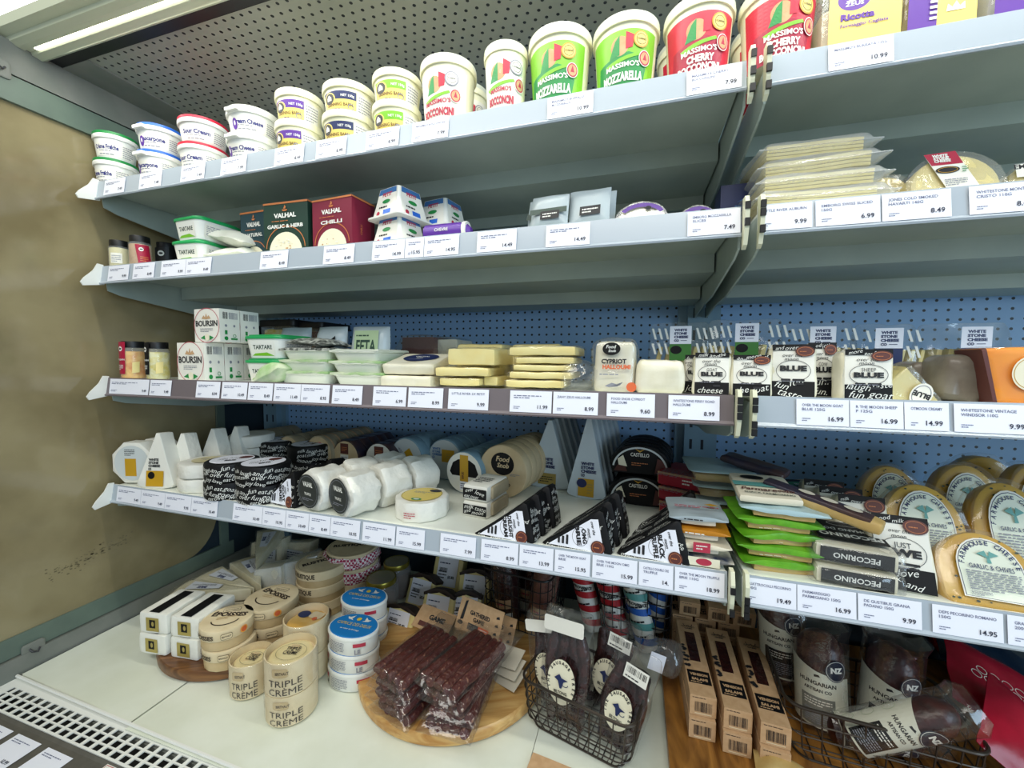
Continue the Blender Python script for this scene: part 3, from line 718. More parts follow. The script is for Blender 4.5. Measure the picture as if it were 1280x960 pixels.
for (pl, pr, pyt, y, main, dark, txt, tcol, lab, yel, rz) in [
        (530, 600, 83, .055, 'paper', None, 'BOCCONCINI', 'redink', 'white tall tub with red lettering beside the lime banded tubs', False, -2),
        (566, 612, 80, .140, 'paper', None, 'BOCCONCINI', 'redink', 'white tall tub half hidden behind the first white tall tub', False, 30),
        (610, 664, 68, .050, 'paper', None, 'BOCCONCINI', 'redink', 'white tall tub with red lettering standing beside the green tubs', False, 2),
        (663, 742, 47, .055, 'lime', 'green', 'MOZZARELLA', 'white', 'green labelled tall tub next to the white tall tub', True, -6),
        (742, 825, 33, .052, 'lime', 'green', 'MOZZARELLA', 'white', 'green labelled tall tub beside the red labelled tubs', True, -3),
        (829, 918, 12, .052, 'red', 'crimson', 'CHERRY', 'white', 'red labelled tall tub in front, left of the red tub at the upright', True, -4),
        (921, 1021, -9, .050, 'red', 'crimson', 'CHERRY', 'white', 'red labelled tall tub in front at the middle upright', True, -1),
        (822, 872, 20, .145, 'red', 'crimson', 'CHERRY', 'white', 'red labelled tall tub behind, peeping out beside the second green tub', True, 10),
        (914, 960, 2, .145, 'red', 'crimson', 'CHERRY', 'white', 'red labelled tall tub behind, between the two front red tubs', True, 10)]:
    cx, r, D = cfit(pl, pr, pyt+10, y)
    if y > .1:
        r = .047; D = math.hypot(cx-CAM.x, y-CAM.y)
        a = az(pl, pyt+10)+math.asin(r/D) if 'peeping' in lab or 'between' in lab else az(pr, pyt+10)-math.asin(r/D)
        cx = CAM.x+(y-CAM.y)*math.tan(a); D = math.hypot(cx-CAM.x, y-CAM.y)
    ht = hz((pl+pr)/2, pyt, D-r*.6)-SURF[1]; ht = max(.055, min(.125, ht))
    if y < .1: y = r*.8+.004
    t = bucket(lab, r, ht, main, txt, dark=dark, txt=tcol, lidm='bucketlid', yellow=yel)
    for c in kids(t):
        if c.name.startswith('tub_body'): c['label'] = 'pale see-through plastic tub wall'
    put(t, (cx, y, S(1)+.0), rz=rz)
# right bay: clear trays
def cleartray(label, w, d, h, ops, food='butter', lean=0, card=None):
    t = thing('cheese_tray', label, 'tray', 'clear trays on the top right shelf')
    MB().gridbox(w*.9, d*.8, h*.8, (6, 6, 3), .01, food, T(0, d/2, .003)).crumple(.001, 40, 2).build('cheese', t)
    mb = MB(); mb.gridbox(w, d, h, (10, 10, 6), .012, 'film', T(0, d/2, 0), fn=lambda p: (p.x*(1+.1*p.z/h), p.y*(1+.1*p.z/h), p.z)); mb.slab(rrect(w*1.12, d*1.12, .015), .0016, 'film', r=.0007, M=T(0, d/2, h-.002)); mb.build('clear_tray', t)
    mb = MB(); decal(mb, ops, lambda u, v, n: (u*min(1, w*.96/.098), -.0065-n, v)); mb.build('printed_sleeve', t); return t
ops = [('r', -.042, .0, .085, .085, 'labelyellow'), ('e', -.012, .062, .020, .0135, 'purple'), ('t', 'ZANY', -.012, .066, .0045, 'white', dict(w=.022)), ('t', 'ZEUS', -.012, .054, .0045, 'white', dict(w=.022)), ('p', [(-.022, .060), (-.004, .063), (-.002, .060), (-.02, .0585)], 'white'), ('t', 'Ricotta', -.008, .038, .0075, 'purple', dict(b=.05, w=.040)), ('t', 'Formaggio Cagliata', .0, .030, .0038, 'purple', dict(w=.056))]
ax, aw = wfit(1020, 1125, 30, .03)
t = cleartray('clear tray of pale ricotta with a dark blue oval emblem, right of the red tubs', aw, .09, .085, ops, food='cream'); put(t, (ax, .02, S(1)), rz=0)
ops = [('r', -.045, 0, .040, .09, 'purple'), ('r', -.0055, 0, .052, .09, 'labelyellow'), ('p', [(-.035, .05), (-.005, .045), (.0, .075), (-.03, .07)], 'labelyellow'), ('e', .022, .056, .013, .008, 'ink'), ('ring', .022, .056, .0115, .0065, .0007, 'gold'), ('p', [(.006, .026), (.008, .034), (.014, .030), (.019, .036), (.024, .030), (.030, .034), (.031, .026)], 'white')]
ops += [('r', -.016, .02+.006*i, .010, .003, 'paper') for i in range(5)]
ax, aw = wfit(1120, 1212, 10, .03)
t = cleartray('tray with purple and yellow sleeve on the top right shelf', aw, .09, .095, ops); put(t, (ax, .02, S(1)))
ops = [('r', -.05, 0, .1, .09, 'purple'), ('r', -.045, .03, .06, .02, 'paper'), ('t', 'feta', -.02, .035, .009, 'purple')]
ax, aw = wfit(1228, 1330, 10, .03)
t = cleartray('clear tray with a purple sleeve cut off by the right edge, top shelf', aw, .09, .09, ops, food='white'); put(t, (ax, .02, S(1)), rz=0)
# ================================================================== second shelf
def bfit(pl, pr, pyt, y, k, pyb=None):
    """front face at depth y between columns pl, pr; top row pyt (pyb only if the foot is not on the shelf)"""
    pm = (pl+pr)/2; ref = pyt; a, b = aty(pl, ref, y), aty(pr, ref, y)
    h = aty(pm, pyt, y).z-(S(k) if pyb is None else aty(pm, pyb, y).z)
    return (a.x+b.x)/2, b.x-a.x, h
mat('broth', '#e3d9a8', rough=.4); mat('oilyellow', '#d8c53a', rough=.3, hex2='#e9e3b0', noise_scale=60); mat('oilorange', '#e08a1c', rough=.3, hex2='#f0c060', noise_scale=55); mat('teal', '#22404a', rough=.4); mat('forest', '#1d3a30', rough=.4); mat('maroon', '#7c1f38', rough=.4); mat('copper', '#c87a48', rough=.35); mat('bluelid', '#3a6ea8', rough=.4)
mat('pouchwhite', '#e6e8dc', rough=.35, bump=.5, noise_scale=30); mat('greenlid', '#22a35a', rough=.3)
bird = lambda x, y, r, bg='white': [('e', x, y, r, r, bg), ('e', x, y, r*.6, r*.35, 'ink'), ('p', [(x+r*.2, y), (x+r*.75, y+r*.3), (x+r*.5, y-.0005)], 'ink')]
JG = 'small glass jars on the second shelf'
for (pl, pr, pyt, y, cont, lab, r_, ops, tu) in [
    (149, 178, 303, .045, 'broth', 'small glass jar with black lid and white label, leftmost on the second shelf', 0, [('r', -.008, .012, .02, .022, 'paper'), ('bars', -.006, .014, .016, .016, 4, 'greyink')], 35),
    (177, 206, 298, .050, 'kraft', 'small jar with black lid and a dark red card round it, second shelf', 0, [('p', [(.004, .0), (.028, .0), (.022, .048), (-.002, .048)], 'crimson')]+bird(.008, .038, .004)+[('bars', .006, .012, .014, .012, 3, 'copper')], 40)]:
    cx, r, D = cfit(pl, pr, pyt+15, y); h = hz((pl+pr)/2, pyt, D-r)-SURF[2]
    t = jar('cheese_jar', lab, 'jar', r, h, cont, 'black', ops, JG, turn=tu); put(t, (cx, r+.005, S(2)))
p = aty(213, 290, .16); t = jar('cheese_jar', 'black lidded jar standing behind the other small jars on the second shelf', 'jar', .026, .095, 'maroon', 'black', [('r', -.016, .03, .032, .05, 'black')]+bird(0, .066, .007), JG, turn=30, glass='black'); put(t, (p.x, .15, S(2)))
def recttub(label, w, d, h, ops, rops, lid='greenlid', body='white', group='green lidded tubs'):
    t = thing('spread_tub', label, 'tub', group)
    mb = MB(); o = rrect(w, d, .018, 5); mb.loft([[(x*f, y*f+d/2, z) for x, y in o] for f, z in ((.80, 0), (.84, .0015), (.95, h*.84), (.95, h*.86))], body); mb.build('tub_body', t)
    mb = MB(); mb.slab(o, h*.12, lid, r=.0015, step=.01, nin=2, M=T(0, d/2, h*.82)); mb.slab([(x*.9, y*.9) for x, y in o], h*.07, lid, r=.002, step=.01, nin=2, M=T(0, d/2, h*.93)); mb.build('lid', t)
    tilt = (d*.95-d*.82)/2/h; mb = MB()
    decal(mb, ops, lambda u, v, n: (u, d/2-(d*.82/2+tilt*v)-n-.0006, v)); decal(mb, rops, lambda u, v, n: ((w*.82/2+(w*.065/h)*v)+n+.0008, d/2+u, v)); mb.build('printed_label', t); return t
def tartare(label, w, d, h):
    ops = [('rr', -w*.30, h*.10, w*.6, h*.62, .004, 'paper'), ('t', 'TARTARE', 0, h*.40, h*.17, 'forest', dict(b=.03, w=w*.48)), ('p', [(-w*.28, h*.12), (w*.28, h*.12), (w*.1, h*.26), (-w*.2, h*.22)], 'lime')]
    r2 = [('rr', -d*.34, h*.10, d*.68, h*.6, .004, 'paper'), ('bars', -d*.3, h*.2, d*.6, h*.44, 6, 'greyink')]
    return recttub(label, w, d, h, ops, r2)
for i, (pl, pr, pyt, pyb) in enumerate([(216, 247, 298, 325), (212, 247, 268, 298)]):
    x, w, h = bfit(pl, pr, pyt, .02, 2); h0 = .047
    t = tartare(('green lidded white tub at the bottom of the pair beside white pouches, second shelf', 'green lidded white tub on top of the pair beside white pouches, second shelf')[i], .085, .10, h0)
    put(t, (aty(236, 300, .02).x, .010, S(2)+h0*i*.995), rz=(4, -3)[i])
def pouch(name, label, cat, w, d, h, m, seed, group=None, ops=None, amp=.004):
    t = thing(name, label, cat, group); mb = MB()
    def fn(p): 
        k = (1-(abs(p.x)/(w/2))**3)*(1-(abs(p.y)/(d/2))**4); return (p.x, p.y, h*.4+(p.z-h*.4)*max(.06, k))
    mb.gridbox(w, d, h, (20, 16, 5), .002, m, T(0, d/2, 0), fn=fn).crumple(amp, 32, seed)
    for i, v in enumerate(mb.v): mb.v[i] = (v[0], v[1], max(0, v[2]))
    mb.build('pouch_body', t)
    if ops: mb = MB(); decal(mb, ops, top(h+.001, 0, d/2)); mb.build('printed_label', t)
    return t
for i, (px, y, ry) in enumerate([(276, .02, 3), (273, .03, 14)]):
    t = pouch('cheese_pouch', ('crumpled white pouch lying directly on the second shelf', 'crumpled white pouch resting on another, beside the dark cartons')[i], 'pouch', .13, .10, .034, 'pouchwhite', i+2, 'white pouches on the second shelf')
    put(t, (aty(px, 300, y).x+.012, y-.004*i, S(2)+(.0 if i == 0 else .036)), ry=ry, rz=(0, -8)[i])
def valhal(label, w, d, h, col, flavour):
    win = []
    ops = [('r', -w/2, h*.965, w, h*.035, 'copper'), ('ring', 0, h*.12, w*.44, w*.40, .0016, 'copper', 0, 180), ('p', [(w*.37*math.cos(math.pi*i_/16), h*.03+w*.37*math.sin(math.pi*i_/16)) for i_ in range(17)], 'cream'), ('r', -w/2, 0, w, h*.03, 'copper'),
           ('t', 'VALHAL', 0, h*.70, h*.085, 'white', dict(b=.045, w=w*.50)), ('bars', -w*.3, h*.62, w*.6, h*.03, 1, 'copper'), ('t', flavour, 0, h*.50, h*.07, 'white', dict(b=.035, w=w*min(.8, .09*len(flavour)))),
           ('p', [(-w*.06, h*.85), (w*.06, h*.85), (w*.04, h*.82), (-w*.04, h*.82)], 'copper'), ('p', [(-w*.03, h*.865), (w*.02, h*.865), (w*.03, h*.90), (0, h*.935), (-w*.01, h*.90)], 'copper')]
    rnd = random.Random(len(flavour))
    for _ in range(26):
        a = rnd.uniform(0, math.pi); q = rnd.uniform(0, w*.32); s = rnd.uniform(.001, .0022); ops.append(('e', q*math.cos(a), h*.03+q*math.sin(a), s, s*.7, rnd.choice(['cream', 'cream', 'white', 'kraft'])))
    r2 = [('t', flavour, d/2, h*.40, h*.05, 'copper', dict(rot=90, b=.02)), ('r', 0, h*.97, d, h*.03, 'copper')]
    return carton('cheese_carton', label, 'carton', w, d, h, col, ops, r2, group='tall dark cartons on the second shelf')
for (pl, pr, pyt, y, d, col, fl, rz, lab) in [
    (299, 335, 264, .045, .05, 'teal', 'NATURAL', -2, 'dark teal carton, left of the three tall cartons, partly hidden'),
    (329, 384, 252, .012, .05, 'forest', 'GARLIC & HERB', 2, 'dark green carton with a bowl of white crumbs, middle of the tall cartons'),
    (388, 441, 247, .010, .05, 'maroon', 'CHILLI', -4, 'dark red carton in front with a bowl of pale crumbs'),
    (395, 455, 252, .068, .04, 'maroon', 'CHILLI', -4, 'dark red carton directly behind the front dark red one')]:
    x, w, h = bfit(pl, pr, pyt, y, 2); t = valhal(lab, min(w, .10), d, h, col, fl); put(t, (x, y, S(2)), rz=rz)
# tapered goat cheese tubs, upside down on their flange
def frustum(label, w, h):
    t = thing('tapered_tub', label, 'tub', 'white tapered tubs on the second shelf')
    mb = MB(); q = rrect(w, w, .008); mb.loft([[(x*f, y*f+w/2, z) for x, y in q] for f, z in ((1, 0), (1, .003), (.86, .004), (.60, h), (.58, h+.001))], 'white', angle if False else True); mb.build('tub_body', t)
    for nm, ry in (('printed_label', 0), ('printed_label', 90)):
        mb = MB(); s = (.86-.60)*w/2/h
        ops = [('p', [(-w*.34, h*.05), (w*.34, h*.05), (w*.26, h*.98), (-w*.26, h*.98)], 'paper'), ('p', [(-w*.27, h*.78), (w*.27, h*.78), (w*.25, h*.97), (-w*.25, h*.97)], 'bluelid'), ('t', 'PETIT', 0, h*.70, h*.13, 'redink', dict(b=.04)), ('e', 0, h*.52, w*.12, h*.07, 'green'), ('bars', -w*.2, h*.28, w*.4, h*.12, 1, 'ink'), ('r', -w*.05, h*.08, w*.22, h*.16, 'blue'), ('e', -w*.20, h*.14, .004, .004, 'redink')]
        decal(mb, ops, lambda u, v, n: (u, -.43*w+s*v-n-.0006, v+.001)); M = T(0, w/2, 0) @ T(rz=ry); mb.xform(M); mb.build(nm, t)
    return t
for i, (px, y, k, rz) in enumerate([(490, .008, 0, -14), (490, .008, 1, -16), (548, .075, 0, -8), (546, .075, 1, -10)]):
    x = aty(px, 285, y+.03).x; t = frustum(['white tapered tub beneath another next to the dark red carton', 'white tapered tub on top of another next to the dark red carton', 'white tapered tub behind the front pair, lower one', 'white tapered tub behind the front pair, upper one'][i], .082, .052)
    put(t, (x, y, S(2)+k*.047), rz=rz)
x, w, h = bfit(530, 588, 282, .03, 2); t = thing('cheese_roll', 'purple wrapped roll lying flat beside the tapered tubs', 'roll')
mb = MB(); mb.tube([(-w/2, 0, .017), (-w/2+.004, 0, .017), (w/2-.02, 0, .017), (w/2-.008, 0, .017), (w/2, 0, .017)], [.008, .016, .016, .014, .006], 'purple', 20); mb.tube([(w/2-.012, 0, .017), (w/2-.006, 0, .017)], .0165, 'white', 20); mb.build('wrapper', t)
mb = MB(); decal(mb, [('t', 'CHEVRE', -.005, 0, .005, 'white')], flat((0, -.0165, .017), (1, 0, 0), (0, 0, 1))); mb.build('lettering', t); put(t, (x, .035, S(2)))
# grey pouches with black labels
def greypack(label, w, h, band, rz, seed, txt=None, th=.014, txtcol='white'):
    t = thing('cheese_packet', label, 'packet', 'grey cheese packets'); mb = MB()
    def fn(p): k = (1-(abs(p.x)/(w/2))**4)*(1-(abs(p.y)/(h/2))**4); return (p.x, p.y, th/2+(p.z-th/2)*max(.08, k))
    mb.gridbox(w, h, th, (14, 14, 4), .001, 'greypouch', fn=fn).crumple(.0012, 30, seed); mb.xform(T(0, 0, h/2, rx=90)); mb.build('pouch_body', t)
    ops = [('r', -w*.49, h*.38, w*.98, h*.16, band)] if band else []
    ops += [('r', -w*.20, h*.22, w*.5, h*.24, 'ink')]+([('t', txt, w*.05, h*.30, h*.08, txtcol)] if txt else [('bars', -w*.14, h*.26, w*.38, h*.15, 2, 'white')])
    mb = MB(); decal(mb, ops, front(-th-.0012)); mb.build('printed_label', t); return t
mat('greypouch', '#a9b6bc', rough=.3, bump=.2)
for (pl, pr, pyt, y, band, lean, sd, lab) in [(668, 714, 252, .020, 'forest', 14, 1, 'grey packet with a dark green band and black label on the second shelf'), (664, 700, 256, .045, 'forest', 14, 2, 'grey packet behind the green banded one on the second shelf'),
        (714, 764, 243, .022, None, 16, 3, 'pale blue grey packet standing right of the green banded packet'), (722, 771, 246, .050, None, 16, 4, 'grey packet leaning behind the pale blue grey one')]:
    x, w, h = bfit(pl, pr, pyt, y+.02, 2); t = greypack(lab, w, h+.003, band, 0, sd, th=.014); put(t, (x, y, S(2)), rx=-lean, rz=-5)
def halfround(label, w, h, th, core, ops, backing=None, group=None, seed=0, film='film'):
    """half-moon cheese standing on its cut side"""
    t = thing('cheese_pack', label, 'cheese', group); n = 14
    out = [(-w/2, 0), (w/2, 0)]+[(w/2*math.cos(math.pi*i/n), h*.30+h*.70*math.sin(math.pi*i/n)) for i in range(0, n+1)]
    out = [(-w*.46, 0), (w*.46, 0)]+out[2:]
    if backing: MB().slab([(x*1.10, y*1.06) for x, y in out], .0015, backing, r=.0005, M=T(0, th+.0022, 0, rx=90)).build('backing_card', t)
    MB().slab(out, th, core, r=.006, step=.01, M=T(0, th, 0, rx=90)).crumple(.0008, 40, seed).build('food', t)
    if film: MB().slab([(x*1.13, y*1.08-.001) for x, y in out], th+.003, film, r=.002, M=T(0, th+.002, 0, rx=90)).crumple(.0015, 45, seed+2).build('clear_film', t)
    mb = MB(); decal(mb, ops, front(-.003)); mb.build('printed_label', t); return t
for (pl, pr, pyt, y, lab, sd) in [(768, 838, 249, .028, 'half round cheese in white and purple film, second shelf, left of the upright', 1), (846, 900, 254, .055, 'half round cheese in purple film at the middle upright, second shelf', 2)]:
    x, w, h = bfit(pl, pr, pyt, y, 2)
    t = halfround(lab, w*.86, h*.95, .045, 'cream', [('p', [(-w*.36, h*.1), (-w*.05, h*.45), (w*.36, h*.55), (w*.40, h*.1)], 'white'), ('e', -w*.02, h*.18, w*.2, h*.17, 'greyink'), ('ring', 0, h*.32, w*.42, h*.56, .006, 'purple', 20, 150), ('e', w*.12, h*.66, .004, .003, 'ink')], None, 'half round cheeses in film', sd); put(t, (x, y, S(2)), rx=-10)
# right bay
x, w, h = bfit(888, 960, 226, .09, 2)
t = carton('cheese_carton', 'dark navy carton behind the middle upright on the right second shelf', 'carton', w*1.1, .05, h, 'navy', [('p', [(-.02, h*.62), (-.008, h*.70), (0, h*.66), (.012, h*.76), (.028, h*.62), (.012, h*.72), (0, h*.63), (-.008, h*.67)], 'bluelid'), ('bars', -.022, h*.52, .04, h*.05, 1, 'bluelid'), ('t', '1070', 0, h*.1, h*.14, 'purple')]); put(t, (x+.02, .10, S(2)), rz=0)
mat('slices', '#ecdc90', rough=.4, hex2='#e2cf78', noise_scale=40)
for i in range(4):
    p0 = [(1000, 0), (1005, 0), (1015, 0), (1030, 0)][i]
    x, w, h = bfit(938+5*i, 1115-2*i, 215, .03, 2); th = .024
    t = thing('cheese_packet', ['cloudy pack of sliced cheese at the bottom of the stack of four', 'cloudy pack of sliced cheese second from the bottom of the stack', 'cloudy pack of sliced cheese third from the bottom of the stack', 'cloudy pack of sliced cheese on top of the stack, wavy edge'][i], 'packet', 'stacked packs of sliced cheese')
    mb = MB()
    for q in range(4): mb.gridbox(w*.80, .13, .0042, (10, 8, 1), .001, 'slices', T(0, .075, .003+q*.0045))
    mb.crumple(.0012, 25, i); mb.build('slices', t)
    mb = MB(); fn = lambda p: (p.x, p.y, th*.45+(p.z-th*.45)*max(.08, min(1, (w/2-abs(p.x))/.016, (.08-abs(p.y))/.012)))
    mb.gridbox(w, .16, th, (22, 16, 3), .001, 'cloudy_film', T(0, .075, 0), fn=fn).crumple(.0022, 28, i+4); mb.build('clear_pouch', t)
    put(t, (x-.003*i, .012+.004*i, S(2)+.002+i*th*.92), rz=(3, 0, -3, 2)[i], rx=4)
x, w, h = bfit(1135, 1262, 184, .035, 2)
h2 = h
ops = [('p', [(-w*.30, h*.98), (w*.02, h*1.0), (w*.26, h*.02), (-w*.06, h*.02)], 'paper'), ('p', [(-w*.30, h*.98), (w*.02, h*1.0), (w*.085, h*.72), (-w*.23, h*.72)], 'crimson'), ('p', [(-w*.095, h*.16), (w*.22, h*.17), (w*.26, h*.02), (-w*.06, h*.02)], 'crimson'),
       ('t', 'WHITE', -w*.14, h*.90, h*.055, 'white', dict(b=.05)), ('t', 'STONE', -w*.13, h*.84, h*.055, 'white', dict(b=.05)), ('t', 'CHEESE', -w*.12, h*.78, h*.055, 'white', dict(b=.05)), ('e', -w*.08, h*.60, w*.12, h*.075, 'ink'), ('ring', -w*.08, h*.60, w*.10, h*.06, .0006, 'gold'), ('bars', -w*.12, h*.25, w*.22, h*.16, 4, 'greyink'), ('bars', w*.06, h*.52, w*.06, h*.14, 3, 'green'), ('t', 'W', w*.10, h*.05, h*.09, 'white', dict(b=.07))]
t = halfround('half round pale cheese with a slanting crimson and white label on grey card', w*.90, h*.97, .03, 'butter', ops, 'darkmetal', 'half round cheeses on the right second shelf', 4); put(t, (x, .03, S(2)), rx=-14)
x, w, h = bfit(1262, 1360, 192, .05, 2)
t = halfround('pale cheese with a white label cut off by the right edge, second shelf', w*.9, h, .03, 'butter', [('r', -w*.4, h*.5, w*.5, h*.35, 'paper'), ('t', 'EMBORG', -w*.18, h*.72, .006, 'ink', dict(b=.03)), ('r', -w*.4, h*.2, w*.5, h*.12, 'gold')], 'white', 'half round cheeses on the right second shelf', 5); put(t, (x, .045, S(2)), rx=-14)
x, w, h = bfit(1098, 1132, 220, .05, 2)
t = halfround('small dark wedge pack between the sliced packs and the crimson label', .06, .05, .03, 'butter', [('r', -.02, .0, .02, .02, 'crimson')], 'darkmetal', None, 6); put(t, (x, .055, S(2)), rx=-12)
# ================================================================== third shelf
JG = 'small jars on the third shelf'
mat('halloumi', '#ebe6d2', rough=.4, hex2='#e2dcc2', noise_scale=35, bump=.3); mat('blackprint', '#0b0b0e', rough=.55, spec=.3); mat('darkpatch', '#5d2f2a', rough=.5)
for (pl, pr, pyt, cont, lab, card, rot) in [(160, 194, 427, 'oilorange', 'small jar of orange cheese in oil with a red card, leftmost on the third shelf', 'crimson', 52), (193, 224, 428, 'oilyellow', 'small jar of pale cheese in yellow oil with a black card', 'blackprint', 45)]:
    cx, r, D = cfit(pl, pr, 450, .045); h = hz((pl+pr)/2, pyt, D-r)-SURF[3]
    ops = [('p', [(-.028, .012), (-.006, .012), (-.004, h*.98), (-.030, h*.98)], card)]+bird(-.016, h*.80, .0055)+[('t', 'PERSIAN', -.016, h*.50, .004, 'white'), ('bars', -.025, h*.25, .016, .012, 4, 'white'), ('p', [(.006, .014), (.018, .016), (.019, .040), (.007, .038)], 'butter')]
    t = jar('cheese_jar', lab, 'jar', r, h, cont, 'black', ops, JG, turn=rot-15); put(t, (cx, r+.006, S(3)))
def boursin(label, w, d, h, i):
    ops = [('ring', 0, h*.5, w*.50, h*.52, .0012, 'redink'), ('t', 'BOURSIN', 0, h*.48, h*.17, 'ink', dict(b=.03, w=w*.86)), ('bars', -w*.25, h*.30, w*.5, h*.12, 3, 'greyink'), ('p', [(-w*.18, h*.70), (-w*.1, h*.80), (-w*.04, h*.74), (0, h*.86), (w*.04, h*.74), (w*.1, h*.80), (w*.18, h*.70), (0, h*.68)], 'kraft'),
           ('e', w*.02, h*.14, w*.09, h*.10, 'cream'), ('p', [(-w*.25, h*.12), (-w*.08, h*.2), (-w*.05, h*.08)], 'green'), ('p', [(w*.12, h*.20), (w*.28, h*.14), (w*.12, h*.06)], 'green')]
    r2 = [('bc', d*.15, h*.70, d*.24, h*.20, 'ink'), ('bc', d*.45, h*.70, d*.40, h*.20, 'greyink'), ('e', d*.3, h*.50, d*.06, h*.04, 'greyink'), ('e', d*.7, h*.50, d*.05, h*.04, 'greyink'), ('r', d*.24, h*.24, d*.12, h*.12, 'green'), ('e', d*.30, h*.12, d*.09, h*.06, 'green'), ('ring', d*.70, h*.20, d*.08, h*.05, .001, 'green'), ('r', d*.52, h*.08, d*.32, h*.05, 'green')]
    return carton('cheese_carton', label, 'carton', w, d, h, 'paper', ops, r2, group='small white square cartons')
x1 = aty(221, 450, .008).x; x2 = aty(255, 450, .008).x; w = x2-x1; hb = aty(238, 428, .008).z-S(3); d = .043
for i in range(3): t = boursin(nth('small white square carton in the bottom row, %s', 3)[i], w, d, hb, i); put(t, ((x1+x2)/2, .008+i*(d+.001), S(3)), rz=-1)
x1 = aty(242, 407, .012).x; x2 = aty(275, 407, .012).x; w2 = x2-x1; h2 = aty(258, 387, .012).z-aty(258, 429, .012).z
for i in range(2): t = boursin(nth('small white square carton in the top row, %s', 2)[i], w2, d, h2, i); put(t, ((x1+x2)/2, .012+i*(d+.002), S(3)+hb+.0005), rz=-2)
for i in (0, 1):
    t = tartare('green lidded white tub %s of the pair beside the white square cartons' % ('at the bottom', 'on top')[i], .095, .105, .048); p = aty(328, 440, .02)
    put(t, (p.x-.012, .020+.006*i, S(3)+.048*i), rz=(-3, 3)[i])
# dark trays at the back
def traypack(label, w, d, h, lidc, food, group=None, ops=None):
    t = thing('food_tray', label, 'tray', group)
    MB().gridbox(w*.86, d*.86, h*.7, (6, 6, 3), .006, food, T(0, d/2, .004)).crumple(.002, 60, 1).build('food', t)
    mb = MB(); o = rrect(w, d, .012); mb.loft([[(x*f, y*f+d/2, z) for x, y in o] for f, z in ((.88, 0), (.90, .002), (.99, h*.8))], 'film'); mb.build('clear_tray', t)
    MB().slab(o, h*.2, lidc, r=.002, M=T(0, d/2, h*.8)).build('lid', t)
    if ops: mb = MB(); decal(mb, ops, front(-.0006)); mb.build('printed_label', t)
    return t
for (pl, pr, pyt, y, fd, lab) in [(322, 366, 399, .26, 'oilyellow', 'black lidded tray of green olives at the back of the third shelf'), (366, 402, 402, .28, 'darkpatch', 'black lidded tray of dark food beside the green one at the back')]:
    x, w, h = bfit(pl, pr, pyt, y, 3); t = traypack(lab, w, .12, h*.6, 'black', fd, 'black lidded trays at the back'); put(t, (x, y, S(3)+h*.4-.001)); 
    t2 = traypack(lab.replace('at the back', 'underneath another at the back') if 'green' in lab[:40] else 'black lidded tray underneath the tray of dark food', w, .12, h*.4-.002, 'black', fd, 'black lidded trays at the back'); put(t2, (x, y, S(3)))
for (pl, pr, pyt, y, tx, sd, lab) in [(350, 392, 410, .14, None, 4, 'pale grey packet with black label near the olives'), (396, 438, 409, .12, None, 5, 'pale grey packet with black label left of the feta'), (440, 490, 409, .11, 'FETA', 6, 'grey packet lettered in dark green on pale green, right of two black labels')]:
    x, w, h = bfit(pl, pr, pyt, y, 3); t = thing('cheese_packet', lab, 'packet', 'grey packets on the third shelf'); mb = MB()
    th = .03; fn = lambda p: (p.x*(1-.12*(p.y/h+.5)), p.y, th/2+(p.z-th/2)*(1-(abs(p.x)/(w/2))**6)*(1-(abs(p.y)/(h/2))**6)+.0001*p.z)
    mb.gridbox(w, h, th, (12, 12, 4), .001, 'greypouch', fn=fn).crumple(.0012, 30, sd); mb.xform(T(0, 0, h/2, rx=90)); mb.build('pouch_body', t)
    ops = [('r', -w*.28, h*.40, w*.56, h*.50, 'lime' if 0 else 'palegreen'), ('t', 'FETA', 0, h*.52, h*.22, 'forest', dict(b=.03, w=w*.46)), ('bars', -w*.24, h*.78, w*.48, h*.06, 1, 'forest'), ('bars', -w*.15, h*.16, w*.26, h*.08, 1, 'greyink')] if tx else [('p', [(-w*.36, h*.20), (w*.26, h*.20), (w*.26, h*.80), (-w*.36, h*.50)], 'blackprint')]
    mat('palegreen', '#9db38f', rough=.4)
    mb = MB(); decal(mb, ops, front(-th-.0014)); mb.build('printed_label', t); put(t, (x, y+.0, S(3)), rx=-8, rz=(0, -3, 4)[sd-4])
# clear packs behind
for i, (pl, pr, pyt, y, lab, core) in enumerate([(492, 545, 418, .17, 'clear pack of dark seeded cheese behind the white round labelled block', 'darkpatch'), (530, 575, 421, .19, 'clear pack of pale cheese behind the yellow stacks', 'halloumi'), (335, 350, 428, .09, 'thin pale pack between the green lidded tub and the white trays', 'halloumi')]):
    x, w, h = bfit(pl, pr, pyt, y, 3); t = pack('cheese_packet', lab, 'packet', w, .11, h*.5, core, 'clear packs on the third shelf', seed=i, ops=[('r', -w*.35, -.03, w*.5, .025, 'paper')]); put(t, (x, y, S(3)+h*.5-.001))
    t = pack('cheese_packet', lab.replace('clear', 'lower clear').replace('thin', 'lower thin'), 'packet', w, .11, h*.48, core, 'clear packs on the third shelf', seed=i+5); put(t, (x, y, S(3)))
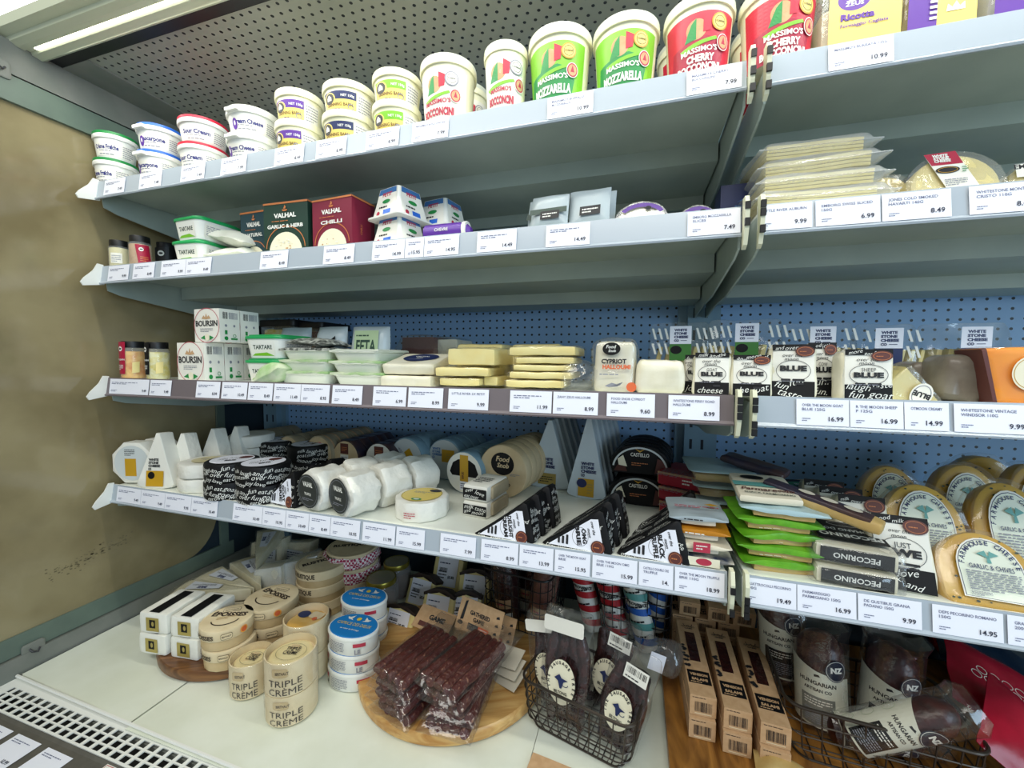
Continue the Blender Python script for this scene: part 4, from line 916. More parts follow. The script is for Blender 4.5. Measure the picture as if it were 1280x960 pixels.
# foil covered white trays
mat('foilprint', '#c9cbc2', rough=.3, hex2='#3a3c3a', noise_scale=120); mat('traywhite', '#e4e6dc', rough=.35)
def whitetray(label, w, d, h, foil, seed, skirt=True):
    t = thing('cheese_tray', label, 'tray', 'stacked white trays on the third shelf')
    mb = MB(); o = rrect(w, d, .010); mb.loft([[(x*f, y*f+d/2, z) for x, y in o] for f, z in ((.80, 0), (.82, .001), (.93, h*.72), (1, h*.78), (1, h*.84))], 'traywhite'); mb.crumple(.0006, 60, seed); mb.build('tray_body', t)
    mb = MB(); mb.gridbox(w*1.02, d*1.02, h*.22, (20, 16, 2), .002, foil, T(0, d/2, h*.80)).crumple(.0016, 70, seed); mb.build('film_lid', t); return t
mat('greenfilm', '#cfd8bb', rough=.3, hex2='#6fae4a', noise_scale=18)
for i in range(3):
    x, w, h = bfit(347+2*i, 412, 440, .03, 3); t = whitetray('white tray with printed film, %s of the left stack of three' % ('bottom', 'middle', 'top')[i], w, .10, .0245, ('greenfilm', 'greenfilm', 'foilprint')[i], i); put(t, (x, .022+.003*i, S(3)+.0222*i), rz=(2, -2, 1)[i])
    x, w, h = bfit(415, 482-3*i, 440, .03, 3); t = whitetray('white tray with green edged film, %s of the right stack of three' % ('bottom', 'middle', 'top')[i], w, .10, .0235, 'greenfilm' if i < 2 else 'palefilm', i+4) if mat('palefilm', '#d5dacb', rough=.3) else None; put(t, (x, .022, S(3)+.0212*i), rz=(-2, 1, 0)[i])
t = pouch('cheese_packet', 'crumpled black and white printed packet draped over the left tray stack', 'packet', .10, .08, .016, 'foilprint', 11, amp=.005); x, w, h = bfit(350, 420, 432, .04, 3); put(t, (x, .035, S(3)+.0735), ry=4)
t = pouch('cheese_packet', 'crumpled pale yellow packet slumped against the left side of the tray stack', 'packet', .075, .05, .04, 'greenfilm', 12, amp=.004); p = aty(337, 460, .01); put(t, (p.x+.002, -.0, S(3)), ry=-22)
# halloumi block with round navy label, two high
for i in (0, 1):
    x, w, h = bfit(478, 541, 460, .02, 3); t = wrapped('cheese_block', ('white wrapped block under the one with a round navy label', 'white wrapped block with an oval navy label on top')[i], 'cheese', w, .085, .020, 'halloumi', r=.005, amp=.0014, seed=i+3, group='wrapped white blocks', tops=[('e', .004, .004, w*.34, .026, 'navy'), ('t', 'VALHAL', .004, .008, .006, 'white', dict(b=.03)), ('t', 'BRIE', .004, -.002, .005, 'white'), ('bars', -.014, -.012, .036, .004, 1, 'greyink')] if i else None); put(t, (x, .012+.012*i, S(3)+.0205*i), rx=(0, 14)[i], rz=(0, 2)[i])
# yellow butter-coloured blocks in clear wrap
mat('halyellow', '#f0e2a0', rough=.35, hex2='#ecd990', noise_scale=30, bump=.25)
def yblock(lab, pl, pr, pyt, pyb, y, d, rz, sd):
    x, w, h = bfit(pl, pr, pyt, y, 3, pyb); t = thing('cheese_block', lab, 'cheese', 'pale yellow blocks in clear wrap')
    MB().gridbox(w*.93, d*.93, h*.9, (12, 12, 4), .003, 'halyellow', T(0, d/2, h*.04)).crumple(.0012, 40, sd).build('cheese', t)
    MB().gridbox(w, d, h, (16, 14, 4), .004, 'film_thin', T(0, d/2, 0)).crumple(.0022, 70, sd+9).build('clear_wrap', t)
    z = aty((pl+pr)/2, pyb, y).z; put(t, (x, y, max(z, S(3)+.0008)), rz=rz); return t
for i, (pl, pr, pt, pb, y, d, rz, lab) in enumerate([
    (547, 600, 472, 483, .012, .09, 2, 'at the bottom left of the left stack'), (602, 622, 470, 483, .03, .09, -6, 'at the bottom right of the left stack'), (541, 612, 458.5, 471, .010, .10, 3, 'in the middle of the left stack'), (556, 620, 434, 457.5, .016, .10, -2, 'on top of the left stack, thickest'),
    (629, 707, 475, 485.5, .010, .10, 1, 'at the bottom of the right stack'), (632, 716, 464.5, 474.5, .012, .10, -2, 'second from the bottom of the right stack'), (638, 716, 455.5, 464, .014, .10, 2, 'third from the bottom of the right stack'), (641, 720, 445.5, 455, .016, .10, 0, 'fourth from the bottom of the right stack'), (632, 722, 432, 445, .014, .10, -2, 'on top of the right stack')]):
    yblock('pale yellow cheese block '+lab, pl, pr, pt, pb, y, d, rz, i)
for i, (pl, pr, lab) in enumerate([(570, 628, 'pale yellow block behind the left stack'), (640, 700, 'pale yellow block behind the right stack')]):
    x, w, h = bfit(pl, pr, 430, .14, 3); t = wrapped('cheese_block', lab, 'cheese', w, .10, h, 'halyellow', group='pale yellow blocks behind', seed=i+2); put(t, (x, .14, S(3)))
# halloumi bag
x, w, h = bfit(742, 794, 424, .02, 3)
t = thing('cheese_bag', 'clear bag of white cheese with black oval emblem and orange lettering', 'bag')
mb = MB(); mb.gridbox(w, .045, h, (14, 8, 14), .010, 'halloumi', T(0, .03, 0)).crumple(.002, 30, 3); mb.build('cheese', t)
mb = MB(); mb.gridbox(w*1.1, .055, h*1.05, (20, 8, 16), .012, 'film', T(-.001, .03, 0)).crumple(.004, 32, 6)
for i, v in enumerate(mb.v): mb.v[i] = (v[0], v[1], max(.0005, v[2]))
mb.build('clear_bag', t)
mb = MB()
decal(mb, [('e', -.004, h*.83, .013, .0095, 'blackprint'), ('t', 'Food', -.005, h*.84, .005, 'white', dict(skew=.2)), ('t', 'Snob', -.003, h*.77, .004, 'white', dict(skew=.2)), ('t', 'CYPRIOT', 0, h*.56, .0065, 'ink', dict(b=.05, w=.036)), ('t', 'HALLOUMI', .004, h*.46, .006, 'redorange', dict(b=.05, w=.040)), ('bars', -.02, h*.33, .044, .004, 1, 'greyink'), ('p', [(-.012, h*.14), (-.002, h*.20), (.010, h*.16), (.014, h*.22), (.006, h*.13), (-.006, h*.12)], 'greyink'), ('e', .026, h*.13, .007, .007, 'redorange')], front(.0015)) if mat('redorange', '#d9673a') else None
mb.build('printed_label', t); put(t, (x, .012, S(3)), rx=-6, rz=-3)
t = pouch('empty_bag_end', 'scrunched clear bag end sticking out left of the white cheese bag', 'bag', .06, .09, .05, 'film', 8, amp=.006); p = aty(733, 455, .02); put(t, (p.x, .0, S(3)+.002), ry=-35)
x, w, h = bfit(795, 856, 450, .018, 3); t = wrapped('cheese_block', 'chunky white block of cheese in plain clear wrap, left of the black and white packs', 'cheese', w, .06, h, 'halloumi', r=.010, amp=.0022, seed=9); put(t, (x, .012, S(3)), rz=-3)
# clear bags with white and green labels at the back
mat('stripebag', '#c9cfbf', rough=.25, alpha=.45, hex2='#e9e6c0', noise_scale=25)
for i, (pl, pr, px, pyt, lab, low) in enumerate([(812, 892, 850, 402, 'clear bag with white and green label, left of the middle upright', 'forest2'), (888, 985, 932, 398, 'clear bag with white and green label, right of the middle upright', 'forest2'), (985, 1080, 1026, 402, 'clear bag with plain white label behind the two tilted packs', None), (1078, 1160, 1108, 404, 'clear bag with white and dark blue label, fourth from the left at the back', 'navy'), (1163, 1282, 1216, 402, 'clear bag with white and dark blue label behind the orange wedge', 'navy')]):
    mat('forest2', '#3f7a35', rough=.4)
    y = .15; x, w, h = bfit(pl, pr, pyt, y, 3); t = thing('cheese_bag', lab, 'bag', 'clear bags at the back of the third shelf')
    mb = MB(); nb = 7
    for q in range(nb): mb.gridbox(w/nb*.55, .03, h*.62, (2, 2, 6), .003, 'butter', T(w*(-.42+.84*q/(nb-1)), .028, .004, ry=10))
    mb.crumple(.003, 25, i); mb.build('cheese_sticks', t)
    mb = MB(); fn = lambda p: (p.x, .028+(p.y-.0)*max(.15, 1-(p.z/h)**3), p.z); mb.gridbox(w*.98, .05, h, (18, 6, 14), .008, 'film', fn=fn).crumple(.003, 36, i+3)
    for j, v in enumerate(mb.v): mb.v[j] = (v[0], v[1], max(.0005, v[2]))
    mb.build('clear_bag', t)
    lx = aty(px, 430, y).x-x; lw = .034; lh = .030; top_ = h*.93
    ops = [('r', lx-lw/2, top_-lh, lw, lh, 'ticket')]+[('t', s, lx-lw*.30, top_-.0085-.0058*j, .0040, 'navy', dict(b=.06, al='l', w=.020 if j < 2 else .022)) for j, s in enumerate(['WHITE', 'STONE', 'CHEESE'])]+[('t', 'CO', lx-lw*.30, top_-.0085-.0058*3, .0036, 'navy', dict(b=.06, al='l')), ('r', lx+.0, top_-.0085-.0058*3+.0012, .010, .0009, 'navy')]
    if low: ops += [('r', lx-lw/2, top_-lh-.028, lw, .028, low), ('e', lx-lw*.2, top_-lh-.010, .009, .007, 'blackprint')]
    if i < 4:
        so = []
        for q in range(int(w/.010)):
            for rr_ in (0, 1):
                u = -w*.46+q*.010
                if abs(u-lx) > lw*.62: so.append(('p', [(u, h*(.90-.22*rr_)), (u+.0035, h*(.90-.22*rr_)), (u+.0085, h*(.74-.22*rr_)), (u+.005, h*(.74-.22*rr_))], 'white'))
    mb = MB(); decal(mb, so if i < 4 else [], front(-.0035), step=0); decal(mb, ops, front(-.006)); mb.build('printed_label', t); put(t, (x, y, S(3)))
# black and white packs of blue
def moonpack(name, lab, w, d, h, core, title, over=True, patch=True, cat='cheese', group='black and white sleeved cheese packs', small=True, mid=.62):
    t = thing(name, lab, cat, group)
    MB().gridbox(w*1.10, d, h*.97, (12, 8, 12), .006, core, T(0, d/2, 0)).crumple(.002, 40, len(lab)).build('cheese', t)
    MB().gridbox(w, d+.0035, h, (6, 6, 6), .004, 'paper', T(0, d/2, 0)).build('paper_sleeve', t)
    bh = h*.29
    ops = [('r', -w*.49, .001, w*.98, bh, 'blackprint'), ('r', -w*.49, h*.88, w*.98, h*.115, 'blackprint'), ('scr', -w*.47, bh*.22, w*.95, bh*1.1, .0105, 'white'), ('scr', -w*.45, h*.885, w*.9, h*.10, .006, 'white'),
           ('ring', 0, h*.50, w*.40, h*.20, .0006, 'ink'), ('t', 'over the', -w*.03, h*.76, .0048, 'ink', dict(skew=.3, b=.0)), ('t', 'moon', -w*.05, h*.69, .0048, 'ink', dict(skew=.3, b=.0))]
    for j, s in enumerate(title): ops.append(('t', s, 0, h*(.56-.11*j) if len(title) > 1 else h*.50, h*(.075 if j == 0 and len(title) > 1 else .095), 'ink', dict(b=.06 if j == len(title)-1 else .0, w=w*(.30 if j == 0 and len(title) > 1 else .62))))
    ops += [('rr', -w*.28, h*.42-.008, w*.22, .003, .001, 'ink'), ('rr', -w*.02, h*.42-.008, w*.28, .003, .001, 'ink'), ('rr', w*.04, h*.42-.013, w*.2, .003, .001, 'ink'), ('bars', -w*.36, h*.29, w*.72, .002, 1, 'greyink')]
    if patch: ops += [('e', w*.26, h*.86, w*.22, h*.10, 'darkpatch'), ('ring', w*.26, h*.86, w*.18, h*.08, .0005, 'copper'), ('bars', w*.14, h*.84, w*.24, h*.03, 1, 'copper')]
    mb = MB(); decal(mb, ops, front(-.002), seed=len(lab)); mb.build('printed_label', t); return t
for (pl, pr, pyt, pyb, y, ttl, pa, lean, rz, lab) in [
    (856, 878, 444, 482, .055, ['BLUE'], False, 6, -4, 'black and white pack mostly hidden behind the leftmost sleeved pack'),
    (868, 914, 441, 490, .014, ['GOAT', 'BLUE'], False, 8, -6, 'leftmost front pack with black and white sleeve, no round patch'),
    (916, 966, 444, 493, .012, ['BLUE'], True, 8, -6, 'sleeved pack with a dark brown patch, second from the left of the front row'),
    (966, 1022, 430, 493, .016, ['BLUE'], True, 10, -10, 'tall leaning pack with black and white sleeve and a pale brown patch'),
    (1012, 1052, 428, 489, .050, ['COW', 'BLUE'], True, 8, 4, 'pack with white sleeve tucked behind, between two front packs'),
    (1056, 1120, 437, 498, .006, ['SHEEP', 'BLUE'], True, 5, -2, 'black and white sleeved pack in front, rightmost, brown patch')]:
    x, w, h = bfit(pl, pr, pyt, y, 3); t = moonpack('cheese_pack', lab, w*.95, .030, h, 'halloumi', ttl, patch=pa); put(t, (x, y, S(3)+.001), rx=-lean, rz=rz)
# wedge with round label
def flatwedge(lab, L, w, h, core, ops, name='cheese_wedge', group=None, film=True, seed=0, rind=None, cat='cheese'):
    t = thing(name, lab, cat, group); MB().slab(wedge_outline(L, w), h, core, r=.004, step=.008).crumple(.001, 40, seed).build('cheese', t)
    if rind:
        mb = MB(); a = math.atan2(w/2, L); mb.loft([[((L+o)*math.cos(-a+2*a*k/12), (L+o)*math.sin(-a+2*a*k/12), z) for k in range(13)] for o, z in ((.0012, .001), (.002, .004), (.002, h-.004), (.0012, h-.001))], rind, cap=False, closed=False); mb.build('rind', t)
    if film: MB().slab([(x-.004, y) for x, y in wedge_outline(L*1.06, w*1.15)], h+.0025, film if isinstance(film, str) else 'film', r=.003, step=.01).crumple(.0018, 50, seed+3).build('clear_film', t)
    if ops: mb = MB(); decal(mb, ops, top(h+.0042)); mb.build('printed_label', t)
    return t
x, w, h = bfit(1112, 1182, 452, .03, 3)
t = flatwedge('yellow wedge standing with a white round label, right of the rightmost sleeved pack', w, h*1.25, .04, 'halyellow', [('e', w*.42, 0, w*.2, h*.30, 'paper'), ('ring', w*.42, 0, w*.17, h*.25, .001, 'greyink'), ('t', 'BLUE', w*.42, -.003, .006, 'ink', dict(b=.05))]); put(t, (aty(1180, 495, .02).x, .065, S(3)), rx=0); t.rotation_euler = Euler((math.radians(90), 0, 0)); t.rotation_euler = (Matrix.Rotation(math.radians(90), 3, 'X') @ Matrix.Rotation(math.radians(180-22), 3, 'Z')).to_euler()
mat('greywrap', '#8a8376', rough=.3, hex2='#6e6258', noise_scale=22, bump=.4)
for i, (pl, pr, pyt, y, lab) in enumerate([(1140, 1180, 452, .075, 'grey brown wrapped wedge standing behind, left of two'), (1178, 1238, 444, .03, 'grey brown wrapped wedge leaning against the orange wedge')]):
    x, w, h = bfit(pl, pr, pyt, y, 3); t = wrapped('cheese_wedge', lab, 'cheese', w, .055, h, 'greywrap', r=.012, amp=.004, seed=i+13, group='grey wrapped wedges'); put(t, (x, y, S(3)), ry=(0, 6)[i])
mat('orange', '#ff9f00', rough=.4, hex2='#f58f00', noise_scale=25, bump=.2)
x, w, h = bfit(1228, 1330, 433, .012, 3); t = thing('cheese_wedge', 'bright orange wedge with a round pale label at the right edge, third shelf', 'cheese')
mb = MB(); out = [(-w*.30, 0), (w*.5, 0), (w*.5, h), (-w*.5, h*.97)]; mb.slab(out, .045, 'orange', r=.005, step=.01, M=T(0, .045, 0, rx=90)).crumple(.001, 30, 2); mb.build('cheese', t)
mb = MB(); mb.slab([(-w*.52, h*.95), (-w*.32, 0), (-w*.27, 0), (-w*.46, h*.97)], .049, 'darkpatch', r=.002, M=T(0, .047, .0, rx=90)); mb.build('rind', t)
mb = MB(); mb.slab([(x_*1.03, y_*1.02) for x_, y_ in out], .050, 'film_thin', r=.004, M=T(0, .048, 0, rx=90)).crumple(.0014, 60, 5); mb.build('clear_film', t)
mb = MB(); decal(mb, [('e', w*.10, h*.55, .017, .020, 'cream'), ('ring', w*.10, h*.55, .0155, .018, .0007, 'gold'), ('p', [(w*.02, h*.5), (w*.14, h*.6), (w*.16, h*.52)], 'ink')], front(-.003)); mb.build('printed_label', t); put(t, (x, .010, S(3)), rz=-4)
# ================================================================== fourth shelf
def B(px, py, k=4): return atz(px, py, SURF[k])
mat('duskblue', '#7f9fb0', rough=.35); mat('beigebox', '#a59a80', rough=.55, hex2='#988c73', noise_scale=30); mat('darkpack', '#2f2a3e', rough=.35, hex2='#4d3630', noise_scale=25); mat('woodlid', '#d9c39c', rough=.6, hex2='#cdb48a', noise_scale=25); mat('khaki', '#a8914c', rough=.5); mat('goldlabel', '#c99a20', rough=.4)
WS = lambda x, y, s, m='navy': [('t', q, x, y-s*1.35*j, s, m, dict(al='l', b=.05, w=s*(4.6, 4.6, 5.4, 1.4)[j])) for j, q in enumerate(['WHITE', 'STONE', 'CHEESE', 'CO'])]
# rows of round cheeses on edge at the back
rows = [
 (306, 545, 'beigebox', .044, .030, 8, 0, [('e', 0, 0, .040, .040, 'woodlid'), ('p', [(-.014, -.002), (-.004, .022), (.016, .020), (.010, -.006), (-.004, -.012)], 'purple'), ('bars', -.015, -.026, .03, .010, 2, 'greyink')], 'beige round box on edge, %s in the row with a purple emblem', None),
 (360, 553, 'beigebox', .044, .030, 8, 0, [('e', 0, 0, .041, .041, 'woodlid'), ('p', [(-.028, .012), (-.004, .004), (-.006, -.016)], 'beigebox'), ('e', .010, 0, .014, .012, 'darkpatch')], 'beige round box on edge, %s in the dark red spotted row', None),
 (398, 556, 'beigebox', .047, .028, 9, 0, [('e', 0, 0, .044, .044, 'woodlid'), ('e', .004, .020, .011, .011, 'redink'), ('e', .004, .020, .008, .008, 'woodlid'), ('e', 0, .004, .014, .007, 'ink')], 'beige round box on edge, %s in the red emblem row', 'kraft'),
 (432, 572, 'darkpack', .045, .030, 8, 8, [('e', 0, 0, .040, .040, 'woodlid'), ('r', -.017, .008, .026, .026, 'darkpatch'), ('bars', -.013, .014, .018, .012, 3, 'copper'), ('r', -.017, -.03, .026, .036, 'paper'), ('bars', -.014, -.026, .02, .028, 6, 'greyink')], 'dark purple faceted cheese, %s in the left one of two purple rows', None),
 (474, 577, 'darkpack', .044, .030, 8, 8, [('e', 0, 0, .041, .041, 'paper'), ('r', -.015, .006, .028, .028, 'darkpatch'), ('bars', -.011, .012, .02, .014, 3, 'copper'), ('bars', -.014, -.026, .026, .026, 6, 'greyink')], 'dark purple faceted cheese, %s in the right one of two purple rows', 'brownband'),
 (508, 598, 'duskblue', .050, .032, 8, 0, [('e', 0, 0, .047, .047, 'silver'), *[('t', q, -.020, .016-.0085*j, .0062, 'greyink', dict(b=.04, rot=-38)) for j, q in enumerate(['WH', 'ST'])], ('p', [(-.006, .014), (.010, .026), (.030, -.004), (.014, -.016)], 'goldlabel')], 'blue grey round cheese, %s in the tilted yellow label row', None),
 (556, 600, 'duskblue', .050, .032, 8, 0, [('e', 0, 0, .047, .047, 'silver'), *WS(-.036, .022, .0052, 'bluelid'), ('r', -.008, -.006, .036, .030, 'goldlabel'), ('bars', .004, .002, .014, .014, 3, 'khaki')], 'blue grey round cheese, %s in the square yellow label row', None),
 (580, 617, 'duskblue', .046, .032, 8, 0, [('e', 0, 0, .044, .044, 'paper'), ('p', [(-.036, 0), (-.028, .020), (-.014, .028), (.014, .028), (.028, .020), (.036, 0), (.030, -.008), (-.030, -.008)], 'blackprint'), ('r', -.010, -.020, .021, .058, 'goldlabel'), ('t', 'BRIE', 0, -.006, .006, 'darkpatch', dict(rot=90)), ('r', -.010, -.038, .021, .019, 'ticket'), ('bars', -.008, -.036, .017, .014, 3, 'navy')], 'round cheese with upright yellow strip over black, %s in its row', None),
 (628, 622, 'woodlid', .056, .030, 9, 0, [('e', 0, 0, .054, .054, 'woodlid'), ('e', 0, .016, .027, .024, 'blackprint'), ('t', 'Food', 0, .021, .011, 'woodlid', dict(b=.03, skew=.2)), ('t', 'Snob', .001, .008, .010, 'woodlid', dict(b=.03, skew=.2)), ('t', 'KING', 0, -.018, .0075, 'ink', dict(b=.05)), ('t', 'ISLAND', .004, -.030, .0065, 'ink', dict(b=.05)), ('bars', .018, -.008, .022, .006, 2, 'greyink')], 'pale wooden round box, %s in the row with a black oval emblem', None)]
mat('silver', '#cfd6d6', rough=.35)
for j, (px, py, m, r, th, n, sides, ops, lab, extra) in enumerate(rows):
    p = B(px, py)
    if p.y > .2 and j < 5: p.y = min(p.y, .235)
    n = max(2, min(n, int((YB-.035-p.y)/th)))
    p.x = atz(px, py, 0).x if False else p.x
    q = aty(px, py-20, p.y)
    lb = nth(lab, n)
    disc_row('round_cheese', 'cheese', r, th, n, m, ops, lb, 'rows of round cheeses on the fourth shelf' + (' %d' % j if False else ''), (q.x, p.y, S(4)), rz=-6 if j < 5 else -9, sides=sides, seed=j+2, edge='kraft' if extra == 'kraft' else None, wobble=.002)
# white wedge cartons standing in two rows, tips up
def upwedge(lab, w, h, th, m, ops, group, name='cheese_wedge_carton'):
    t = thing(name, lab, 'carton', group)
    out = [(-w*.44, 0), (-w*.2, -.004), (w*.2, -.004), (w*.44, 0), (w*.5, .006), (.006, h), (-.002, h+.001), (-w*.5, .006)]; out = [(a, b+.004) for a, b in out]
    MB().slab(out, th, m, r=.0025, step=.012, nin=2, M=T(0, th, 0, rx=90)).crumple(.0006, 40, len(lab)).build('carton_body', t)
    if ops: mb = MB(); decal(mb, ops, front(-.0008)); mb.build('printing', t)
    return t
mat('icewhite', '#cfdbe2', rough=.4)
for j, (pl, pr, pyb, pyt, lab) in enumerate([(655, 712, 610, 528, 'ice white wedge carton, %s in the row with a khaki label'), (707, 757, 623, 524, 'ice white wedge carton, %s in the row with a gold label')]):
    p = B((pl+pr)/2-4, pyb); w = aty(pr, pyb, p.y).x-aty(pl, pyb, p.y).x; h = aty((pl+pr)/2, pyt, p.y).z-S(4)
    p.x = aty((pl+pr)/2, pyb, p.y).x
    n = 6; lb = nth(lab, n)
    ops = WS(-w*.14, h*.42, .0060)+([('r', -w*.20, h*.06, w*.40, h*.17, 'khaki'), ('bars', -w*.16, h*.09, w*.3, h*.1, 3, 'ink')] if j == 0 else [('r', -w*.20, h*.03, w*.40, h*.22, 'goldlabel'), ('e', -w*.11, h*.19, w*.13, h*.055, 'navy'), ('bars', w*.03, h*.06, w*.14, h*.14, 4, 'khaki')])
    t = upwedge(lb[0], w, h, .030, 'icewhite', ops, 'rows of upright wedge cartons'); put(t, (p.x, p.y, S(4)), rz=-7, rx=-4)
    for i in range(1, n):
        c = copy_tree(t, lb[i]); put(c, (p.x+.030*i*.13*1.0+.004*i, p.y+.0325*i, S(4)+.0), rz=-7+i*.8, rx=-3)
# black truffle-cheese half rounds in two tiers
def castello(lab):
    w, h = .118, .060
    ops = [('p', [(-w*.17, h*.06), (w*.20, h*.06), (w*.30, h*.90), (w*.12, h*.98), (-w*.12, h*.98), (-w*.30, h*.90)], 'blackprint'), ('t', 'CASTELLO', 0, h*.62, h*.12, 'paper', dict(w=w*.30, b=.02)), ('bars', -w*.13, h*.30, w*.26, h*.13, 2, 'copper'), ('p', [(-.010, h*.88), (0, h*.82), (.010, h*.88), (0, h*.76)], 'gold'),
           ('p', [(-w*.42, h*.10), (-w*.20, h*.10), (-w*.24, h*.34), (-w*.36, h*.30)], 'brown'), ('p', [(-w*.34, h*.30), (-w*.2, h*.26), (-w*.27, h*.64), (-w*.36, h*.5)], 'cream'), ('p', [(w*.24, h*.10), (w*.43, h*.10), (w*.40, h*.5), (w*.28, h*.6)], 'darkpatch'), ('ring', 0, h*.16, w*.45, h*.78, .0035, 'silver', 8, 172)]
    return halfround(lab, w, h, .032, 'blackprint', ops, None, 'black half round cartons', len(lab), film=None)
for tier, (px, py) in enumerate([(797, 632), (797, 590)]):
    p = B(797, 632); p.x += .0
    for i in range(4):
        t = castello('black half round carton, %s, %s tier' % (('front', 'second', 'third', 'fourth')[i], ('lower', 'upper')[tier])); put(t, (p.x+.004*i+.002*tier, p.y+.034*i+.002*tier, S(4)+.062*tier), rz=-3)
# black wedges with handwriting, lying on edge
def moonwedge(lab, w, h, th, title, ti, patch=True):
    """thin wedge box standing on its long side, triangular face to the front"""
    t = thing('cheese_wedge_carton', lab, 'carton', 'black handwritten wedge cartons')
    out = [(-w*.5, .002), (-w*.46, 0), (w*.46, 0), (w*.5, .004), (w*.47, h*.35), (w*.36, h*.97), (w*.31, h), (w*.26, h*.96), (-w*.10, h*.50)]
    MB().slab(out, th, 'blackprint', r=.002, step=.012, nin=2, M=T(0, th, 0, rx=90)).build('carton_body', t)
    inn = [(-w*.40, h*.05), (w*.40, h*.05), (w*.30, h*.80), (w*.20, h*.78)]
    a = math.degrees(math.atan2(-h*.9, w*.10))
    ops = [('scr', -w*.47, h*.02, w*.9, h*.22, .008, 'white'), ('scr', w*.0, h*.25, w*.42, h*.45, .008, 'white'), ('p', inn, 'ticket'), ('ring', w*.06, h*.34, w*.115, h*.22, .0005, 'ink')]
    for q, s in enumerate(title): ops.append(('t', s, w*(.09-.085*q), h*.36, .0062, 'ink', dict(rot=-80, b=.05, w=min(.034, h*.115*len(s)))))
    ops += [('t', 'over the', w*.22, h*.58, .0042, 'ink', dict(rot=-76, skew=.3)), ('t', 'moon', w*.17, h*.46, .0042, 'ink', dict(rot=-76, skew=.3))]
    ops += [('rr', -w*(.14+.06*q), h*.12, .0035, h*(.22-.04*q), .0008, 'ink') for q in range(3)]
    if patch: ops += [('e', w*.31, h*.16, w*.095, h*.16, 'darkpatch'), ('ring', w*.31, h*.16, w*.075, h*.125, .0005, 'copper'), ('bars', w*.26, h*.13, w*.1, h*.06, 1, 'copper')]
    mb = MB(); decal(mb, ops, front(-.0006), seed=ti); mb.build('printing', t)
    # handwriting on the sloping top and the short side
    mb = MB(); p0, p1 = Vector((-w*.44, 0, h*.06)), Vector((w*.28, 0, h*.97)); L = (p1-p0).length
    mid = Vector((-w*.10, 0, h*.50)); 
    for A, Bq in ((Vector((-w*.47, 0, .006)), mid), (mid, Vector((w*.26, 0, h*.96)))):
        U = (Bq-A).normalized(); V = Vector((0, 1, 0)); decal(mb, [('scr', .003, .003, (Bq-A).length-.004, th-.004, .0085, 'white')], flat(tuple(A), tuple(U), tuple(V)), seed=ti+3, lift=.0008)
    A = Vector((w*.50, 0, .004)); Bq = Vector((w*.37, 0, h*.95)); U = Vector((0, 1, 0)); V = (Bq-A).normalized()
    decal(mb, [('scr', .002, .003, th-.004, (Bq-A).length-.006, .0085, 'white')], flat(tuple(A), tuple(U), tuple(V)), seed=ti+7, lift=.0012)
    mb.build('handwriting', t); return t
for j, (pl, pr, pyb, pyt, title, n, th, lab, patch) in enumerate([
    (591, 668, 676, 630, ['DELIGHT', 'CREAM'], 3, .036, 'left group of the row of three', True),
    (676, 765, 692, 640, ['OMG', 'BRIE'], 3, .034, 'middle group of the row of three', True),
    (770, 862, 707, 653, ['BLACK', 'TRUFFLE'], 4, .034, 'right group of the row of three', True),
    (326, 372, 632, 590, ['GOAT', 'BRIE'], 3, .038, 'group left of the white rolls', True)]):
    p = B((pl+pr)/2, pyb); p.y = max(p.y, .006); w = aty(pr, pyb, p.y).x-aty(pl, pyb, p.y).x; h = aty(pr-10, pyt, p.y).z-S(4); x = (aty(pr, pyb, p.y).x+aty(pl, pyb, p.y).x)/2
    for i in range(n):
        t = moonwedge('black handwritten wedge carton, %s of the %s' % (('front one', 'second one', 'third one', 'rearmost one')[i], lab), w, h*(1+.06*i), th, title, j*5+i, patch)
        put(t, (x+.010*i, p.y+(th+.0008)*i, S(4)), rz=-6-i, rx=-7)
# round black handwritten cheeses
def moonround(lab, r, h, sd, small=True):
    ops = [('e', 0, 0, r*.80, r*.80, 'ticket'), ('scr', -r*.55, -r*.1, r*1.1, r*.5, .010, 'ink'), ('t', 'BRIE', 0, -r*.35, .008, 'ink', dict(b=.05)), ('e', r*.45, r*.20, r*.26, r*.22, 'darkpatch')]
    side = [('scr', -r*1.5, .003, r*3.1, h-.004, .0105, 'white')]
    return roundcheese('round_cheese', lab, 'cheese', r, h, 'blackprint', sd, .0008, ops, 'black handwritten round cheeses', side)
R = .050; H = .037
for j, (px, py, n, lab) in enumerate([(271, 624, 2, 'front left stack'), (313, 629, 2, 'front stack beside the white triangle'), (322, 592, 2, 'stack behind the front ones'), (362, 600, 2, 'stack in front of the tall one'), (378, 582, 2, 'tall rear stack')]):
    p = B(px, py)
    for i in range(n):
        t = moonround('black handwritten round cheese, %s of the %s' % (('bottom', 'top' if n == 2 else 'middle', 'top')[i], lab), R, H, j*3+i); put(t, (p.x+.002*i*(-1)**j, p.y+R*.7+(.03 if j > 1 else 0), S(4)+i*H*1.03), rz=20*j+35*i)
